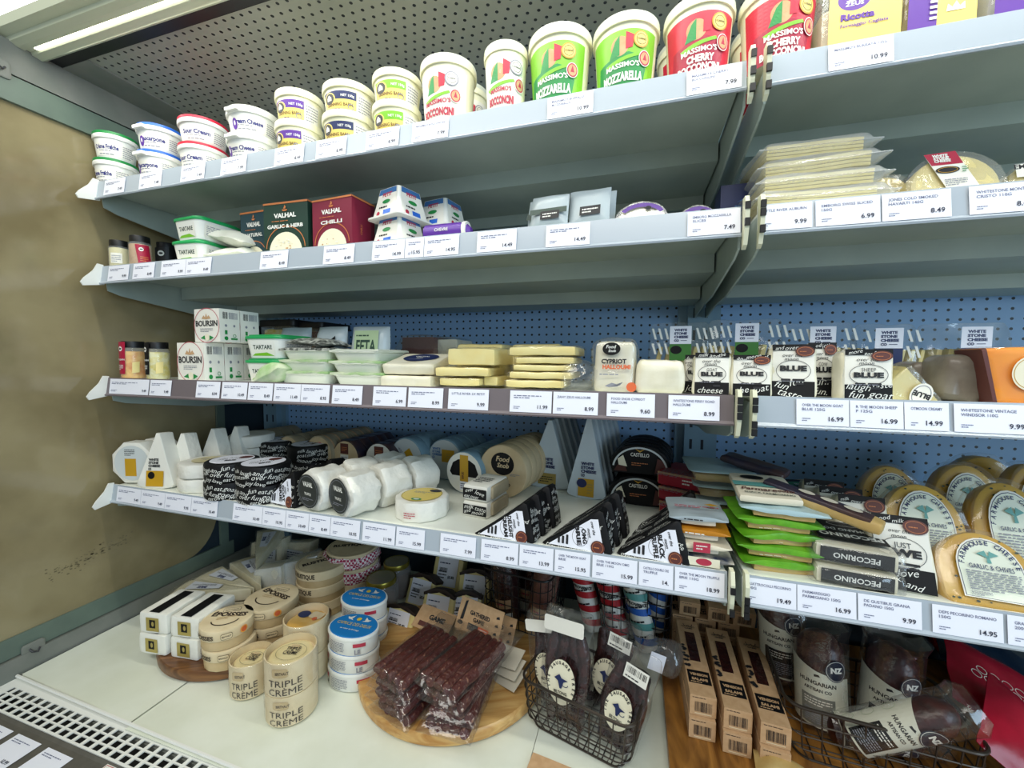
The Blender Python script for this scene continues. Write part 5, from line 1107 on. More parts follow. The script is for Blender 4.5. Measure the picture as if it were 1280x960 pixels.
# white wrapped discs
mat('whitewrap', '#eceae0', rough=.5, bump=1.0, noise_scale=45)
for j, (px, py, n, r, h, lab) in enumerate([(236, 615, 2, .052, .030, 'in front of the white wedge cartons'), (296, 590, 3, .052, .030, 'behind, near the left wall'), (345, 578, 1, .045, .04, 'beside the tall black stack')]):
    p = B(px, py)
    for i in range(n):
        t = roundcheese('round_cheese', 'white wrapped flat round cheese, %s one %s' % (('bottom', 'middle' if n == 3 else 'top', 'top')[i] if n > 1 else 'low', lab), 'cheese', r, h, 'whitewrap', j+i, .0022, [('e', 0, 0, r*.55, r*.55, 'labelcream'), ('bars', -r*.3, -.006, r*.6, .012, 2, 'greyink')] if (i == n-1 and j == 0) and mat('labelcream', '#d9cda0') else None, 'white wrapped round cheeses'); put(t, (p.x+.004*i, p.y+r*.75, S(4)+h*i*1.05))
# octagonal white cheese standing on edge, and white wedge cartons, far left
p = B(160, 606); t = disc_row('round_cheese', 'cheese', .050, .036, 1, 'whitewrap', [('e', 0, 0, .040, .040, 'silver'), ('r', -.016, -.030, .026, .040, 'goldlabel'), ('bars', -.016, .016, .024, .016, 4, 'ink')], ['white faceted cheese standing on edge with a gold label, leftmost on the fourth shelf'], 'white faceted cheeses', (p.x+.01, p.y+.004, S(4)), rz=16, sides=8)
p2 = (p.x+.012, p.y+.045, S(4)); t = disc_row('round_cheese', 'cheese', .050, .036, 1, 'whitewrap', None, ['white faceted cheese standing behind the leftmost one with gold label'], 'white faceted cheeses', p2, rz=14, sides=8)
for j, (px, py, w, h, lab, gold, yy) in enumerate([(191, 612, .085, .118, 'white wedge carton with a gold label, frontmost at the left', True, 0), (216, 600, .085, .112, 'white wedge carton just behind the gold labelled one', False, .05), (245, 590, .085, .115, 'white wedge carton third back from the gold labelled one', False, .12), (262, 583, .085, .115, 'white wedge carton at the rear left, near the wall', False, .18)]):
    p = B(px, py) if j == 0 else None
    if j == 0: base_p = p
    q = (base_p.x+(.0, .018, .035, .055)[j], base_p.y+(.004, .042, .098, .14)[j], S(4))
    ops = WS(-.016, .062, .0050, 'ink')+[('r', -.020, .006, .040, .034, 'goldlabel'), ('e', -.008, .030, .008, .008, 'blackprint')] if gold else ([('bars', -.02, .012, .03, .01, 2, 'ink')] if j == 2 else None)
    t = upwedge(lab, w, h, .034, 'whitewrap' if j else 'paper', ops, 'white wedge cartons at the left'); put(t, q, rz=14-3*j, rx=-5)
# white rolls with black round label
def roll(lab, r, L, label, sd, rz, loc):
    t = thing('cheese_roll', lab, 'cheese', 'white paper wrapped rolls with faceted sides')
    out = [(r*math.cos(2*math.pi*(k+.5)/9), r*math.sin(2*math.pi*(k+.5)/9)) for k in range(9)]
    MB().slab(out, L, 'whitewrap', r=.007, step=.009, nz=5, M=T(0, L, 0, rx=90)).crumple(.0034, 60, sd).xform(T(0, 0, r*.97)).build('paper_wrapper', t)
    if label: 
        mb = MB(); decal(mb, [('e', 0, 0, r*.78, r*.78, 'charcoal'), ('ring', 0, 0, r*.70, r*.70, .0006, 'greyink'), ('t', 'VALHAL', 0, r*.22, .0085, 'white', dict(b=.04, w=r*.72)), ('t', 'TRUFFLE', 0, -r*.18, .0050, 'white', dict(w=r*.5)), ('bars', -r*.4, -r*.45, r*.8, .006, 2, 'greyink')], front(-.0042, 0, r)); mb.build('printed_label', t)
    return put(t, loc, rz=rz)
mat('charcoal', '#2a2f2e', rough=.5)
for j, (px, py, lab, label, up) in enumerate([(386, 641, 'white wrapped roll with black round label, left of two in front', True, 0), (424, 648, 'white wrapped roll with black round label, right of two in front', True, 0)]):
    p = B(px, py); r = .041
    for i in range(3):
        l = lab if i == 0 else ['', 'plain white wrapped roll in the middle behind the %s front roll', 'plain white wrapped roll at the rear behind the %s front roll'][i] % ('left', 'right')[j]
        roll(l, r*(1, 1.04, 1.02)[i], .062, label and i == 0, j*4+i, (-14, -22, -18)[i] if j == 0 else (-20, -24, -26)[i], (p.x+(.0, .025, .052)[i], p.y+(.004, .070, .135)[i], S(4)))
p = B(509, 655); t = roundcheese('round_cheese', 'white round cheese with a yellow label, standing alone in the middle of the shelf', 'cheese', .050, .036, 'whitewrap', 5, .0012, [('e', 0, .0, .038, .038, 'labelyellow'), ('ring', 0, 0, .037, .037, .0006, 'ink'), ('bars', -.02, .004, .04, .010, 2, 'greyink'), ('e', .016, .024, .012, .008, 'darkmetal'), ('e', .004, -.028, .010, .006, 'green'), ('e', .004, -.028, .006, .003, 'white')], None, [('bars', -.008, .008, .022, .012, 3, 'redink')], sides=11); put(t, (p.x, p.y+.052, S(4)))
p = B(593, 648); 
for i in (0, 1):
    t = thing('cheese_pack', 'small boxed cheese with black handwritten band, %s of two stacked beside the black wedges' % ('bottom', 'top')[i], 'cheese', 'small banded cheese boxes'); w, d, h = .052, .085, .030
    MB().gridbox(w, d, h, (8, 10, 4), .005, 'paper', T(0, d/2, 0)).crumple(.0008, 50, i).build('box_body', t); MB().gridbox(.012, d*.8, h*.8, (4, 10, 4), .005, 'beigebox', T(w/2, d*.55, h*.1)).build('rind', t)
    mb = MB(); decal(mb, [('r', -w*.47, h*.18, w*.94, h*.62, 'blackprint'), ('scr', -w*.45, h*.22, w*.92, h*.62, .009, 'white')], front(-.0010), seed=i+3); decal(mb, [('bars', -w*.3, -d*.3, w*.6, d*.4, 4, 'ink')], top(h+.001, 0, d*.5)); mb.build('printed_label', t); put(t, (p.x, p.y+.002, S(4)+.0305*i), rz=-8)
# ---- right-hand end: packs and stacks
mat('redcard', '#a3122c', rough=.4); mat('limegreen', '#6fb52a', rough=.3, hex2='#5aa021', noise_scale=50, bump=.3); mat('parmcheese', '#c9ad72', rough=.5, hex2='#bf9f60', noise_scale=50); mat('creamnavy', '#e8dfc8', rough=.4); mat('amber', '#c98420', rough=.35); mat('paleblue', '#b4d0d6', rough=.3, bump=.4); mat('tealprint', '#5f9f9a', rough=.4); mat('ricewhite', '#d9d2c0', rough=.4)
for i in range(3):
    t = thing('cheese_carton', 'red flat carton with beige edge, %s of the leaning red ones' % ('lowest', 'middle', 'top')[i], 'carton', 'red flat cartons'); w, d, h = .075, .09, .026
    mb = MB(); mb.gridbox(w, d, h, (4, 4, 3), .002, 'redcard', T(0, d/2, 0)); mb.build('box_body', t); MB().box(-w/2-.001, -w/2+.0, .002, d-.002, .003, h-.003, 'kraft').box(-w/2, w/2, -.0012, -.0002, h-.005, h-.001, 'kraft').build('card_edge', t)
    mb = MB(); decal(mb, [('bars', w*.1, .006, w*.3, .012, 2, 'white')], front(-.0003)); decal(mb, [('bars', -w*.4, -.03, w*.8, .06, 9, 'greyink')], top(h)); mb.build('printing', t); p = B(852, 625); put(t, (aty(850, 600, .20).x-.002*i, .19+.002*i, S(4)+.001+.0275*i), rz=-24)
for i in range(4):
    x, w, h = bfit(870-1*i, 938+2*i, 600, .15, 4); hh = .0245; w = min(w, .10)
    t = traypack('clear lidded tray of pale tan cheese, %s of the stack of four' % ('bottom', 'second', 'third', 'top')[i], w, .10, hh, 'film', 'parmcheese', 'clear lidded trays on the fourth shelf'); MB().slab(rrect(w*1.12, .115, .012), .001, 'paleblue', r=.0004, M=T(0, .05, hh)).build('tray_rim', t); put(t, (x+.003*(-1)**i, .145, S(4)+.026*i), rz=(-2, 2, -3, 1)[i])
for j, (px, py, z, lab, rz, core) in enumerate([(935, 560, .070, 'dark wrapped wedge lying across the top of the tray stack', -32, 'darkpack'), (962, 600, .035, 'dark wrapped wedge with pale end, upper of two right of the trays', -6, 'darkpack'), (962, 610, .0, 'dark wrapped wedge with pale end, lower of two right of the trays', -4, 'darkpack'), (1010, 590, .035, 'wrapped cheese with black and green label behind the green packs', 8, 'ricewhite'), (1012, 600, .0, 'white wrapped cheese under the one with a black and green label', 5, 'ricewhite')]):
    q = aty(px, py, .20 if j else .17); w, d, h = (.10, .045, .014) if j == 0 else (.045, .13, .034) if j < 3 else (.095, .10, .032)
    t = thing('cheese_pack', lab, 'cheese', 'wrapped cheeses at the back of the right shelf'); MB().gridbox(w, d, h, (10, 10, 4), .007, core, T(0, d/2, 0)).crumple(.002, 45, j).build('wrapper', t)
    if j in (1, 2): MB().gridbox(w*.8, .01, h*.8, (6, 3, 4), .004, 'ricewhite', T(0, 0, h*.1)).build('cut_end', t)
    if j in (3,): mb = MB(); decal(mb, [('r', -.045, -.03, .09, .06, 'blackprint'), ('e', .010, 0, .026, .014, 'green'), ('t', 'BIO', .01, -.004, .008, 'white')], top(h+.002, 0, d/2)); mb.build('printed_label', t)
    put(t, (q.x, .19 if j else .16, S(4)+z+(.035 if j == 0 else 0)), rz=rz, ry=8 if j == 0 else 0)
# stack of soft wrapped packs at the upright
def softpack(lab, w, d, h, m, sd, ops=None, fops=None, group='soft wrapped packs', core='ricewhite', corew=.6):
    t = thing('cheese_packet', lab, 'packet', group)
    MB().gridbox(w*corew, d*.9, h*.75, (6, 6, 3), .003, core, T(0, d/2, 0)).crumple(.001, 40, sd).build('food', t)
    mb = MB(); fn = lambda p: (p.x, p.y, h*.5+(p.z-h*.5)*max(.10, 1-(abs(p.x)/(w/2))**3)+h*.25*(1-(p.x/(w/2))**2)); mb.gridbox(w, d, h*.55, (20, 14, 3), .002, m, T(0, d/2, h*.25), fn=fn).crumple(.0022, 42, sd); mb.build('wrapper', t)
    mb = MB()
    if ops: decal(mb, ops, top(h*1.22+.001, 0, d/2))
    if fops: decal(mb, fops, front(-.0035, 0, h*.35))
    if mb.v: mb.build('printed_label', t)
    return t
st = [('bottom', 'navyband', .0145, [('r', -.02, .0, .04, .012, 'cream'), ('e', -.0, .006, .010, .005, 'redink')]), ('second', 'creamnavy', .0150, [('r', -.012, .0, .022, .014, 'redink'), ('bars', -.008, .003, .014, .008, 2, 'paper')]), ('third', 'amber', .0155, [('bars', -.02, .004, .04, .004, 1, 'paper')]), ('top', 'greypouch', .0145, [('bars', -.02, .004, .04, .004, 1, 'ink')])]
mat('navyband', '#22304c', rough=.35, hex2='#e5dcc6', noise_scale=22)
zz = 0; p = B(885, 712)
for i, (nm, m, h, fo) in enumerate(st):
    t = softpack('soft pack, %s of four stacked at the middle upright, %s' % (nm, ('navy and cream', 'cream with a red label', 'amber', 'grey with gold diamond')[i]), .078, .085, h, m, i, [('bars', -.03, -.02, .06, .012, 2, 'redink'), ('p', [(.012, .0), (.022, .006), (.032, 0), (.022, -.006)], 'gold')] if i == 3 else None, fo, 'stack of soft packs at the upright'); put(t, (p.x-.006-.002*i, max(p.y, .006)+.003*i, S(4)+zz), rz=(-2, 2, -3, 0)[i]); zz += h*1.22
# green packs
p = B(965, 717); zz = 0
for i in range(4):
    nm = ('bottom', 'second', 'third', 'top')[i]; h = .0175
    t = softpack('lime green pack with a wedge of cheese, %s of the stack of four' % nm, .105, .10, h, 'limegreen', i+6, [('bars', -.03, -.046, .055, .006, 1, 'paper'), ('p', [(-.03, -.03), (.0, -.036), (.03, -.028), (.0, -.022)], 'greenlid')], None, 'lime green packs', 'parmcheese', .72); put(t, (p.x+.012+(.004, -.002, .003, -.003)[i], max(.004, p.y)+.002*i, S(4)+zz), rz=(4, -4, 8, 0)[i]); zz += h*1.05
t = softpack('pale blue film pack of cheese lying on the lime green stack', .105, .11, .015, 'paleblue', 12, None, None, None, 'parmcheese', .7); put(t, (p.x+.012, .02, S(4)+zz+.001), rz=-6); zz += .017
t = thing('cheese_packet', 'cream pack with teal band and dark red script on top of the green stack', 'packet'); MB().gridbox(.078, .095, .012, (8, 8, 3), .005, 'creamnavy', T(0, .05, 0)).crumple(.001, 30, 2).build('wrapper', t)
mb = MB(); decal(mb, [('r', -.04, -.012, .08, .016, 'tealprint'), ('t', 'Parmareggio', 0, -.028, .010, 'darkpatch', dict(b=.03, skew=.2, w=.066)), ('t', 'SNACK PARMIGIANO', 0, -.040, .005, 'forest', dict(w=.062)), ('e', -.01, .024, .016, .008, 'blackprint')], top(.0130, 0, .05)); mb.build('printed_label', t); put(t, (p.x-.002, .028, S(4)+zz), rz=-2, rx=5)
t = thing('cheese_wedge', 'long pale wedge with dark print slanting down over the green packs', 'cheese'); mb = MB(); mb.gridbox(.135, .026, .017, (14, 6, 4), .005, 'parmcheese'); mb.crumple(.001, 40, 3); mb.build('cheese', t)
MB().gridbox(.125, .0275, .007, (10, 6, 3), .003, 'darkpack', T(-.006, 0, .0115)).build('rind_label', t); mb = MB(); decal(mb, [('e', .035-.026*i, 0, .010, .007, 'ricewhite') for i in range(3)], top(.0190)); mb.build('printing', t)
put(t, (p.x+.060, .050, S(4)+zz-.006), rz=-34, ry=10)
# pecorino packs
p = B(1070, 736)
for i in (0, 1):
    t = thing('cheese_pack', 'clear vacuum pack with black label printed upside down, %s of two' % ('bottom', 'top')[i], 'cheese', 'vacuum packs with black labels'); w, d, h = .085, .11, .024
    MB().gridbox(w, d, h, (8, 8, 3), .004, 'halloumi', T(0, d/2, 0)).build('cheese', t); mb = MB(); fn = lambda p_: (p_.x, p_.y, p_.z); mb.gridbox(w*1.18, d*1.08, h*1.06, (18, 14, 5), .008, 'film', T(0, d/2-.002, 0)).crumple(.004, 45, i+2)
    for k, v in enumerate(mb.v): mb.v[k] = (v[0], v[1], max(v[2], .0003))
    mb.build('clear_film', t); mb = MB()
    decal(mb, [('r', -w*.44, -d*.40, w*.88, d*.66, 'blackprint'), ('t', 'PECORINO', 0, -d*.18, .013, 'white', dict(rot=180, b=.04, w=w*.80)), ('t', 'ROMANO DOP', 0, -d*.0, .009, 'white', dict(rot=180, b=.03, w=w*.7)), ('ring', 0, d*.16, .018, .008, .0008, 'white')], top(h+.0042, 0, d/2)); decal(mb, [('r', -w*.44, .002, w*.88, h*.8, 'blackprint'), ('t', 'PECORINO', 0, h*.6, .007, 'white', dict(rot=180))], front(-.0012)); mb.build('printed_label', t)
    put(t, (p.x, max(.006, p.y)+.004*i, S(4)+.027*i), rz=(-6, -10)[i])
# just ewe packs
for (pl, pr, pyt, pyb, y, lab, rz, le, n) in [(1046, 1104, 616, 690, .085, 'cream cheese block with black and white sleeve, behind the JUST EWE block, dark brown patch', -8, 20, 2), (1090, 1160, 640, 735, .020, 'cream cheese block with a sleeve reading EWE, leaning in front', -8, 24, 0)]:
    x, w, h = bfit(pl, pr, pyt, y+.02, 4, pyb); h = aty((pl+pr)/2, pyt, y+.03).z-S(4)
    lab = lab.replace('JUST EWE', 'front EWE'); t = moonpack('cheese_pack', lab, w, .034, h, 'halloumi', ['JUST', 'EWE'], True); put(t, (x+.002, y, S(4)+.001), rx=-le, rz=rz)
    for k in range(n):
        c = copy_tree(t, 'cream cheese block standing behind the EWE sleeves, %s' % ('nearer', 'further')[k]); put(c, (x-.008*(k+1), y+.038*(k+1), S(4)+.001), rx=-le, rz=rz)
t = moonpack('cheese_pack', 'black and white sleeved block lying flat at the foot of the EWE block', .06, .03, .10, 'halloumi', ['EWE']); p = B(1150, 752); put(t, (p.x-.006, .036, S(4)+.0), rx=-84, rz=-14)
# yellow half rounds with herbs and arched label
mat('herbcheese', '#ddb145', rough=.35, hex2='#d4a439', noise_scale=14)
def herb(lab, w, h, sd, label=True, th=.035):
    t = thing('cheese_half_round', lab, 'cheese', 'yellow half round cheeses in clear bags'); n = 14
    out = [(-w*.44, 0), (w*.44, 0), (w*.5, h*.10)]+[(w/2*math.cos(math.pi*i/n), h*.42+h*.58*math.sin(math.pi*i/n)) for i in range(0, n+1)]+[(-w*.5, h*.10)]
    mb = MB(); mb.slab(out, th, 'herbcheese', r=.007, step=.01, M=T(0, th, 0, rx=90)).crumple(.001, 30, sd); mb.build('cheese', t)
    rnd = random.Random(sd); hb = MB(); ops = []
    for _ in range(46):
        u, v = rnd.uniform(-w*.46, w*.46), rnd.uniform(.004, h*.95)
        if (u/(w*.46))**2+(max(0, v-h*.42)/(h*.54))**2 < 1: s = rnd.uniform(.0006, .0014); ops.append(('e', u, v, s*1.4, s, 'forest'))
    decal(hb, ops, front(-.0014), step=0); hb.build('herb_flecks', t)
    mb = MB(); mb.slab([(x*1.09, y*1.05-.001) for x, y in out], th+.004, 'film_thin', r=.004, M=T(0, th+.002, 0, rx=90)).crumple(.002, 40, sd+1); mb.build('clear_film', t)
    if label:
        W, Hh = w*.66, h*.80; y0 = h*.10
        def arch(f, dy=0): return [(-W/2*f, y0+dy), (W/2*f, y0+dy)]+[(W/2*f*math.cos(math.pi*i/12), y0+Hh*.48+(Hh*.52)*f*math.sin(math.pi*i/12)) for i in range(13)]
        ops = [('p', arch(1), 'paper'), ('p', arch(.95, .0012), 'navy'), ('p', arch(.93, .0016), 'herblabel')]
        ops += [('t', 'MEADOW FARMHOUSE CHEESE', -W*.56, y0+Hh*.40, .0052, 'navy', dict(arc=W*.37, mid=178, w=W*1.12, b=.01))] if False else []
        s = 'FARMHOUSE CHEESE'; 
        for i, c in enumerate(s):
            a = math.radians(168-156*i/(len(s)-1)); 
            if c != ' ': ops.append(('t', c, W*.38*math.cos(a), y0+Hh*.46+Hh*.42*math.sin(a), .0052, 'navy', dict(rot=math.degrees(a)-90, b=.02)))
        ops += [('p', [(-.002, y0+Hh*.58), (.002, y0+Hh*.58), (.001, y0+Hh*.70), (-.001, y0+Hh*.70)], 'tealprint'), ('p', [(-.010, y0+Hh*.72), (0, y0+Hh*.66), (-.002, y0+Hh*.78)], 'tealprint'), ('p', [(.010, y0+Hh*.72), (0, y0+Hh*.66), (.002, y0+Hh*.78)], 'tealprint'), ('t', 'GARLIC & CHIVES', 0, y0+Hh*.47, .0055, 'navy', dict(w=W*.66, b=.01)), ('bars', -W*.40, y0+Hh*.12, W*.80, Hh*.32, 9, 'greyink'), ('bars', -W*.40, y0+Hh*.03, W*.3, Hh*.08, 3, 'greyink')]
        mb = MB(); decal(mb, ops, front(-.0046)); mb.build('printed_label', t)
    return t
mat('herblabel', '#e4ead8', rough=.45)
for j, (pl, pr, pyt, pyb, y, rz, le, lab, lb) in enumerate([
    (1172, 1300, 667, 790, .006, -6, 34, 'yellow half round cheese with an arched white label, largest, in front at the right', True),
    (1106, 1212, 606, 690, .10, -6, 26, 'yellow half round cheese with an arched white label behind the black and white EWE sleeve', True),
    (1222, 1330, 606, 700, .095, -4, 26, 'yellow half round cheese cut off by the right edge, fourth shelf', True),
    (1072, 1150, 585, 640, .22, -6, 12, 'yellow half round cheese at the back, left of three', True),
    (1162, 1252, 584, 640, .21, -4, 12, 'yellow half round cheese at the back, middle of three', True),
    (1255, 1340, 584, 640, .21, -4, 12, 'yellow half round cheese at the back, right of three', True),
    (1180, 1275, 572, 630, .29, -4, 8, 'yellow half round cheese in the rearmost row', False)]):
    yt = y+.04*(le > 20)+.01; x, w, h = bfit(pl, pr, (pyt+pyb)/2, y+.02, 4); hh = aty((pl+pr)/2, pyt, yt).z-S(4); hh = hh/math.cos(math.radians(le))
    t = herb(lab, w*.97, hh, j+1, lb); put(t, (x, y, S(4)+.001), rx=-le, rz=rz)
for j, (px, py, lab) in enumerate([(1216, 600, 'crumpled clear bag end between the yellow half rounds'), (1062, 590, 'crumpled clear bag end left of the rear yellow half rounds')]):
    t = pouch('empty_bag_end', lab, 'bag', .06, .05, .05, 'film', 20+j, amp=.007); q = aty(px, py+30, .15); put(t, (q.x, .15, S(4)+.03*(1-j)+.002), ry=-50)
# ================================================================== bottom deck
D0 = DECK+.0012
def Dk(px, py, up=0): return atz(px, py, D0+up)
mat('boardwood', '#8a5f38', rough=.45, hex2='#6f4827', noise_scale=9, bump=.2); mat('boardlight', '#c79a5c', rough=.4, hex2='#b58849', noise_scale=8, bump=.2); mat('veneer', '#e2d1ad', rough=.6, hex2='#d8c59e', noise_scale=28); mat('veneerdark', '#cfb78c', rough=.6, hex2='#c2a97c', noise_scale=28); mat('brieface', '#e9e2c6', rough=.55, hex2='#ddd5b4', noise_scale=30); mat('brierind', '#efece0', rough=.6); mat('wraplabel', '#cfd3da', rough=.4)
def woodmat(name, c1, c2, sc=(2, 26, 26), dist=2.2):
    m = bpy.data.materials.new(name); m.use_nodes = True; nt = m.node_tree; b = nt.nodes['Principled BSDF']; b.inputs['Roughness'].default_value = .38
    tc = nt.nodes.new('ShaderNodeTexCoord'); mp = nt.nodes.new('ShaderNodeMapping'); mp.inputs['Scale'].default_value = sc
    n = nt.nodes.new('ShaderNodeTexNoise'); n.inputs['Scale'].default_value = 1.6; n.inputs['Detail'].default_value = 8; n.inputs['Distortion'].default_value = dist
    r = nt.nodes.new('ShaderNodeValToRGB'); r.color_ramp.elements[0].position = .32; r.color_ramp.elements[1].position = .70; r.color_ramp.elements[0].color = rgb(c1); r.color_ramp.elements[1].color = rgb(c2)
    L = nt.links.new; L(tc.outputs['Object'], mp.inputs[0]); L(mp.outputs[0], n.inputs['Vector']); L(n.outputs['Fac'], r.inputs[0]); L(r.outputs[0], b.inputs['Base Color']); MATS[name] = m
def flecked(name, c1, c2):
    m = mat(name, c1, rough=.32, hex2=c2, noise_scale=230, bump=.7); r = [n for n in m.node_tree.nodes if n.type == 'VALTORGB'][0]
    r.color_ramp.elements[0].position = .60; r.color_ramp.elements[1].position = .72; return m
woodmat('darkboard', '#5a3820', '#8c6038'); woodmat('lightboard', '#b07c3e', '#d9b272', sc=(3, 22, 22)); woodmat('longboard', '#5f3814', '#b9803a', sc=(14, 3, 14))
mat('rind', '#2e2019', rough=.6); mat('goldlid', '#8f8436', rough=.3, metal=.7); mat('honey', '#4a2a10', rough=.2); mat('capriceblue', '#1f7ec6', rough=.35); mat('sausage', '#230c0b', rough=.25, hex2='#3a1512', noise_scale=90, bump=.6)
flecked('salami', '#4d130c', '#a87a60')
def board(lab, cx, cy, r, th, m):
    t = thing('serving_board', lab, 'board'); MB().lathe([(r*.5, 0), (r*.97, 0), (r*.995, .002), (r, th*.5), (r*.995, th-.002), (r*.985, th), (r*.5, th), (.001, th)], m, 72).build('board_body', t); return put(t, (cx, cy, Z0+D0), rz=25)
BH = .022
board('dark round wooden board under the white boxes and brie wedges on the left', -.975, .098, .170, BH, 'darkboard')
board('light round wooden board under the dark sausage packs', -.478, .138, .190, BH, 'lightboard')
t = thing('serving_board', 'long wooden board running to the back under the slim sausage boxes', 'board'); MB().gridbox(.62, .50, .016, (4, 4, 3), .003, 'longboard', T(.235, .0, 0)).build('board_body', t); put(t, (.0, .168, Z0+D0))
LB = .016
def Bd(px, py, h=BH): return atz(px, py, D0+h)
# ---- brie wedges
def brie(lab, L, w, h, sd, label=True, group='brie wedges in film'):
    t = flatwedge(lab, L, w, h, 'brieface', None, group=group, film='film_thin', seed=sd, rind='brierind')
    if label:
        mb = MB(); decal(mb, [('p', [(L*.42, -w*.14), (L*.86, -w*.30), (L*.86, w*.20), (L*.42, w*.10)], 'wraplabel'), ('t', 'BRIE', L*.66, w*.0, .008, 'navy', dict(b=.05)), ('bars', L*.50, -w*.14, L*.32, w*.10, 3, 'ink')], top(h+.0036)); mb.build('printed_label', t)
    return t
c = Bd(312, 748)
FAN = ['front one of the lower layer', 'middle one of the lower layer', 'rear one of the lower layer', 'front one on top', 'middle one on top', 'rear one on top', 'rearmost one']
for i in range(7):
    ang = (191, 166, 140, 199, 176, 152, 126)[i]; lv = (0, 0, 0, 1, 1, 1, 2)[i]
    t = brie('brie wedge in the fan on the dark board, '+FAN[i], .165, .068, .027, i); put(t, (-.985+(0, .006, .012, -.004, .0, .008, -.045)[i], .105+(0, .010, .022, .0, .006, .018, .050)[i], Z0+D0+BH+.001+lv*.031), rz=ang, ry=(0, 0, 0, -2, -2, -3, -8)[i])
for j, (px, py, up, rx, ry, rz, L, w, h, lab) in enumerate([
    (330, 740, .004, 90, 0, 12, .085, .09, .05, 'upright wedge in cloudy film in front of the standing ones'),
    (372, 738, .004, 90, 0, 30, .095, .10, .055, 'tall upright wedge in cloudy film beside the wooden boxes'),
    (332, 715, .012, 90, 0, 8, .11, .10, .035, 'wedge standing at the back with a printed white label, left one'),
    (366, 705, .012, 90, 0, 0, .10, .11, .035, 'wedge standing at the back with a printed white label, right one')]):
    j += 1; yy = (.20, .150, .19, .27, .30)[j]; q = aty(px, py, yy)
    t = thing('cheese_wedge', lab, 'cheese', 'standing wedges in film'); out = [(0, .003), (w*.5, 0), (w, .003), (w*.52, L)] if j else None
    if j:
        out = [(-w*.5, 0), (w*.5, 0), (w*.42, L), (-w*.30, L*.86)] if j < 3 else [(-w*.5, 0), (w*.5, 0), (w*.5, L*.8), (-w*.5, L*.62)]
        M_ = T(0, h, 0, rx=90); MB().slab(out, h, 'brieface', r=.004, step=.01, M=M_).crumple(.001, 40, j).build('cheese', t); MB().slab([(a*1.06, b_*1.04) for a, b_ in out], h+.004, 'cloudy_film' if j < 3 else 'film', r=.003, step=.01, M=T(0, h+.002, -.0, rx=90)).crumple(.0022, 45, j).build('clear_film', t)
        if j > 2: mb = MB(); decal(mb, [('r', -w*.3, L*.18, w*.62, L*.34, 'wraplabel'), ('bars', -w*.26, L*.22, w*.5, L*.26, 4, 'navy')], front(-.0035)); mb.build('printed_label', t)
        put(t, (q.x, yy, Z0+D0+(BH if j != 9 else 0)), rz=rz, rx=-6)
    else:
        MB().slab(wedge_outline(L, w), h, 'brieface', r=.004, step=.01).crumple(.001, 40, j).build('cheese', t); MB().slab([(a-.004, b_*1.08) for a, b_ in wedge_outline(L*1.06, w*1.1)], h+.003, 'film', r=.003).crumple(.002, 45, 8).build('clear_film', t)
        mb = MB(); decal(mb, [('r', L*.5, -w*.22, L*.36, w*.4, 'wraplabel'), ('bars', L*.54, -w*.18, L*.28, w*.3, 3, 'navy')], top(h+.0042)); mb.build('printed_label', t); put(t, (q.x, yy, q.z-.01), ry=-40, rz=150)
# ---- white boxes with gold label and black band, two by two
def whitebox(lab, w, d, h, sd, sub):
    t = wrapped('cheese_box', lab, 'box', w, d, h, 'waxpaper', r=.004, amp=.0011, seed=sd, group='four white boxes with black bands', tops=[('r', -.012, -d*.46, .024, d*.86, 'blackprint')], fops=[('r', -.015, h*.14, .030, h*.66, 'goldfoil'), ('r', -.007, h*.30, .014, h*.40, 'blackprint'), ('e', .001, h*.50, .003, .005, 'goldfoil')]); return t
mat('goldfoil', '#b8a55a', rough=.3, metal=.3); mat('waxpaper', '#eeede3', rough=.45, bump=.5, noise_scale=50)
p1 = Bd(185, 824); p2 = Bd(231, 828); w = .062; hh = .042
for i, (q, lv, nm) in enumerate([(p1, 0, 'lower left'), (p2, 0, 'lower right'), (p1, 1, 'upper left'), (p2, 1, 'upper right')]):
    t = whitebox('white waxed box with black band and gold label, %s of four' % nm, .066, .088, hh, i, ''); put(t, (-1.056+(.074 if i % 2 else 0)+.002*lv, -.058+.010*(i % 2)+.002*lv, Z0+D0+BH+hh*1.02*lv), rz=6+2*lv)
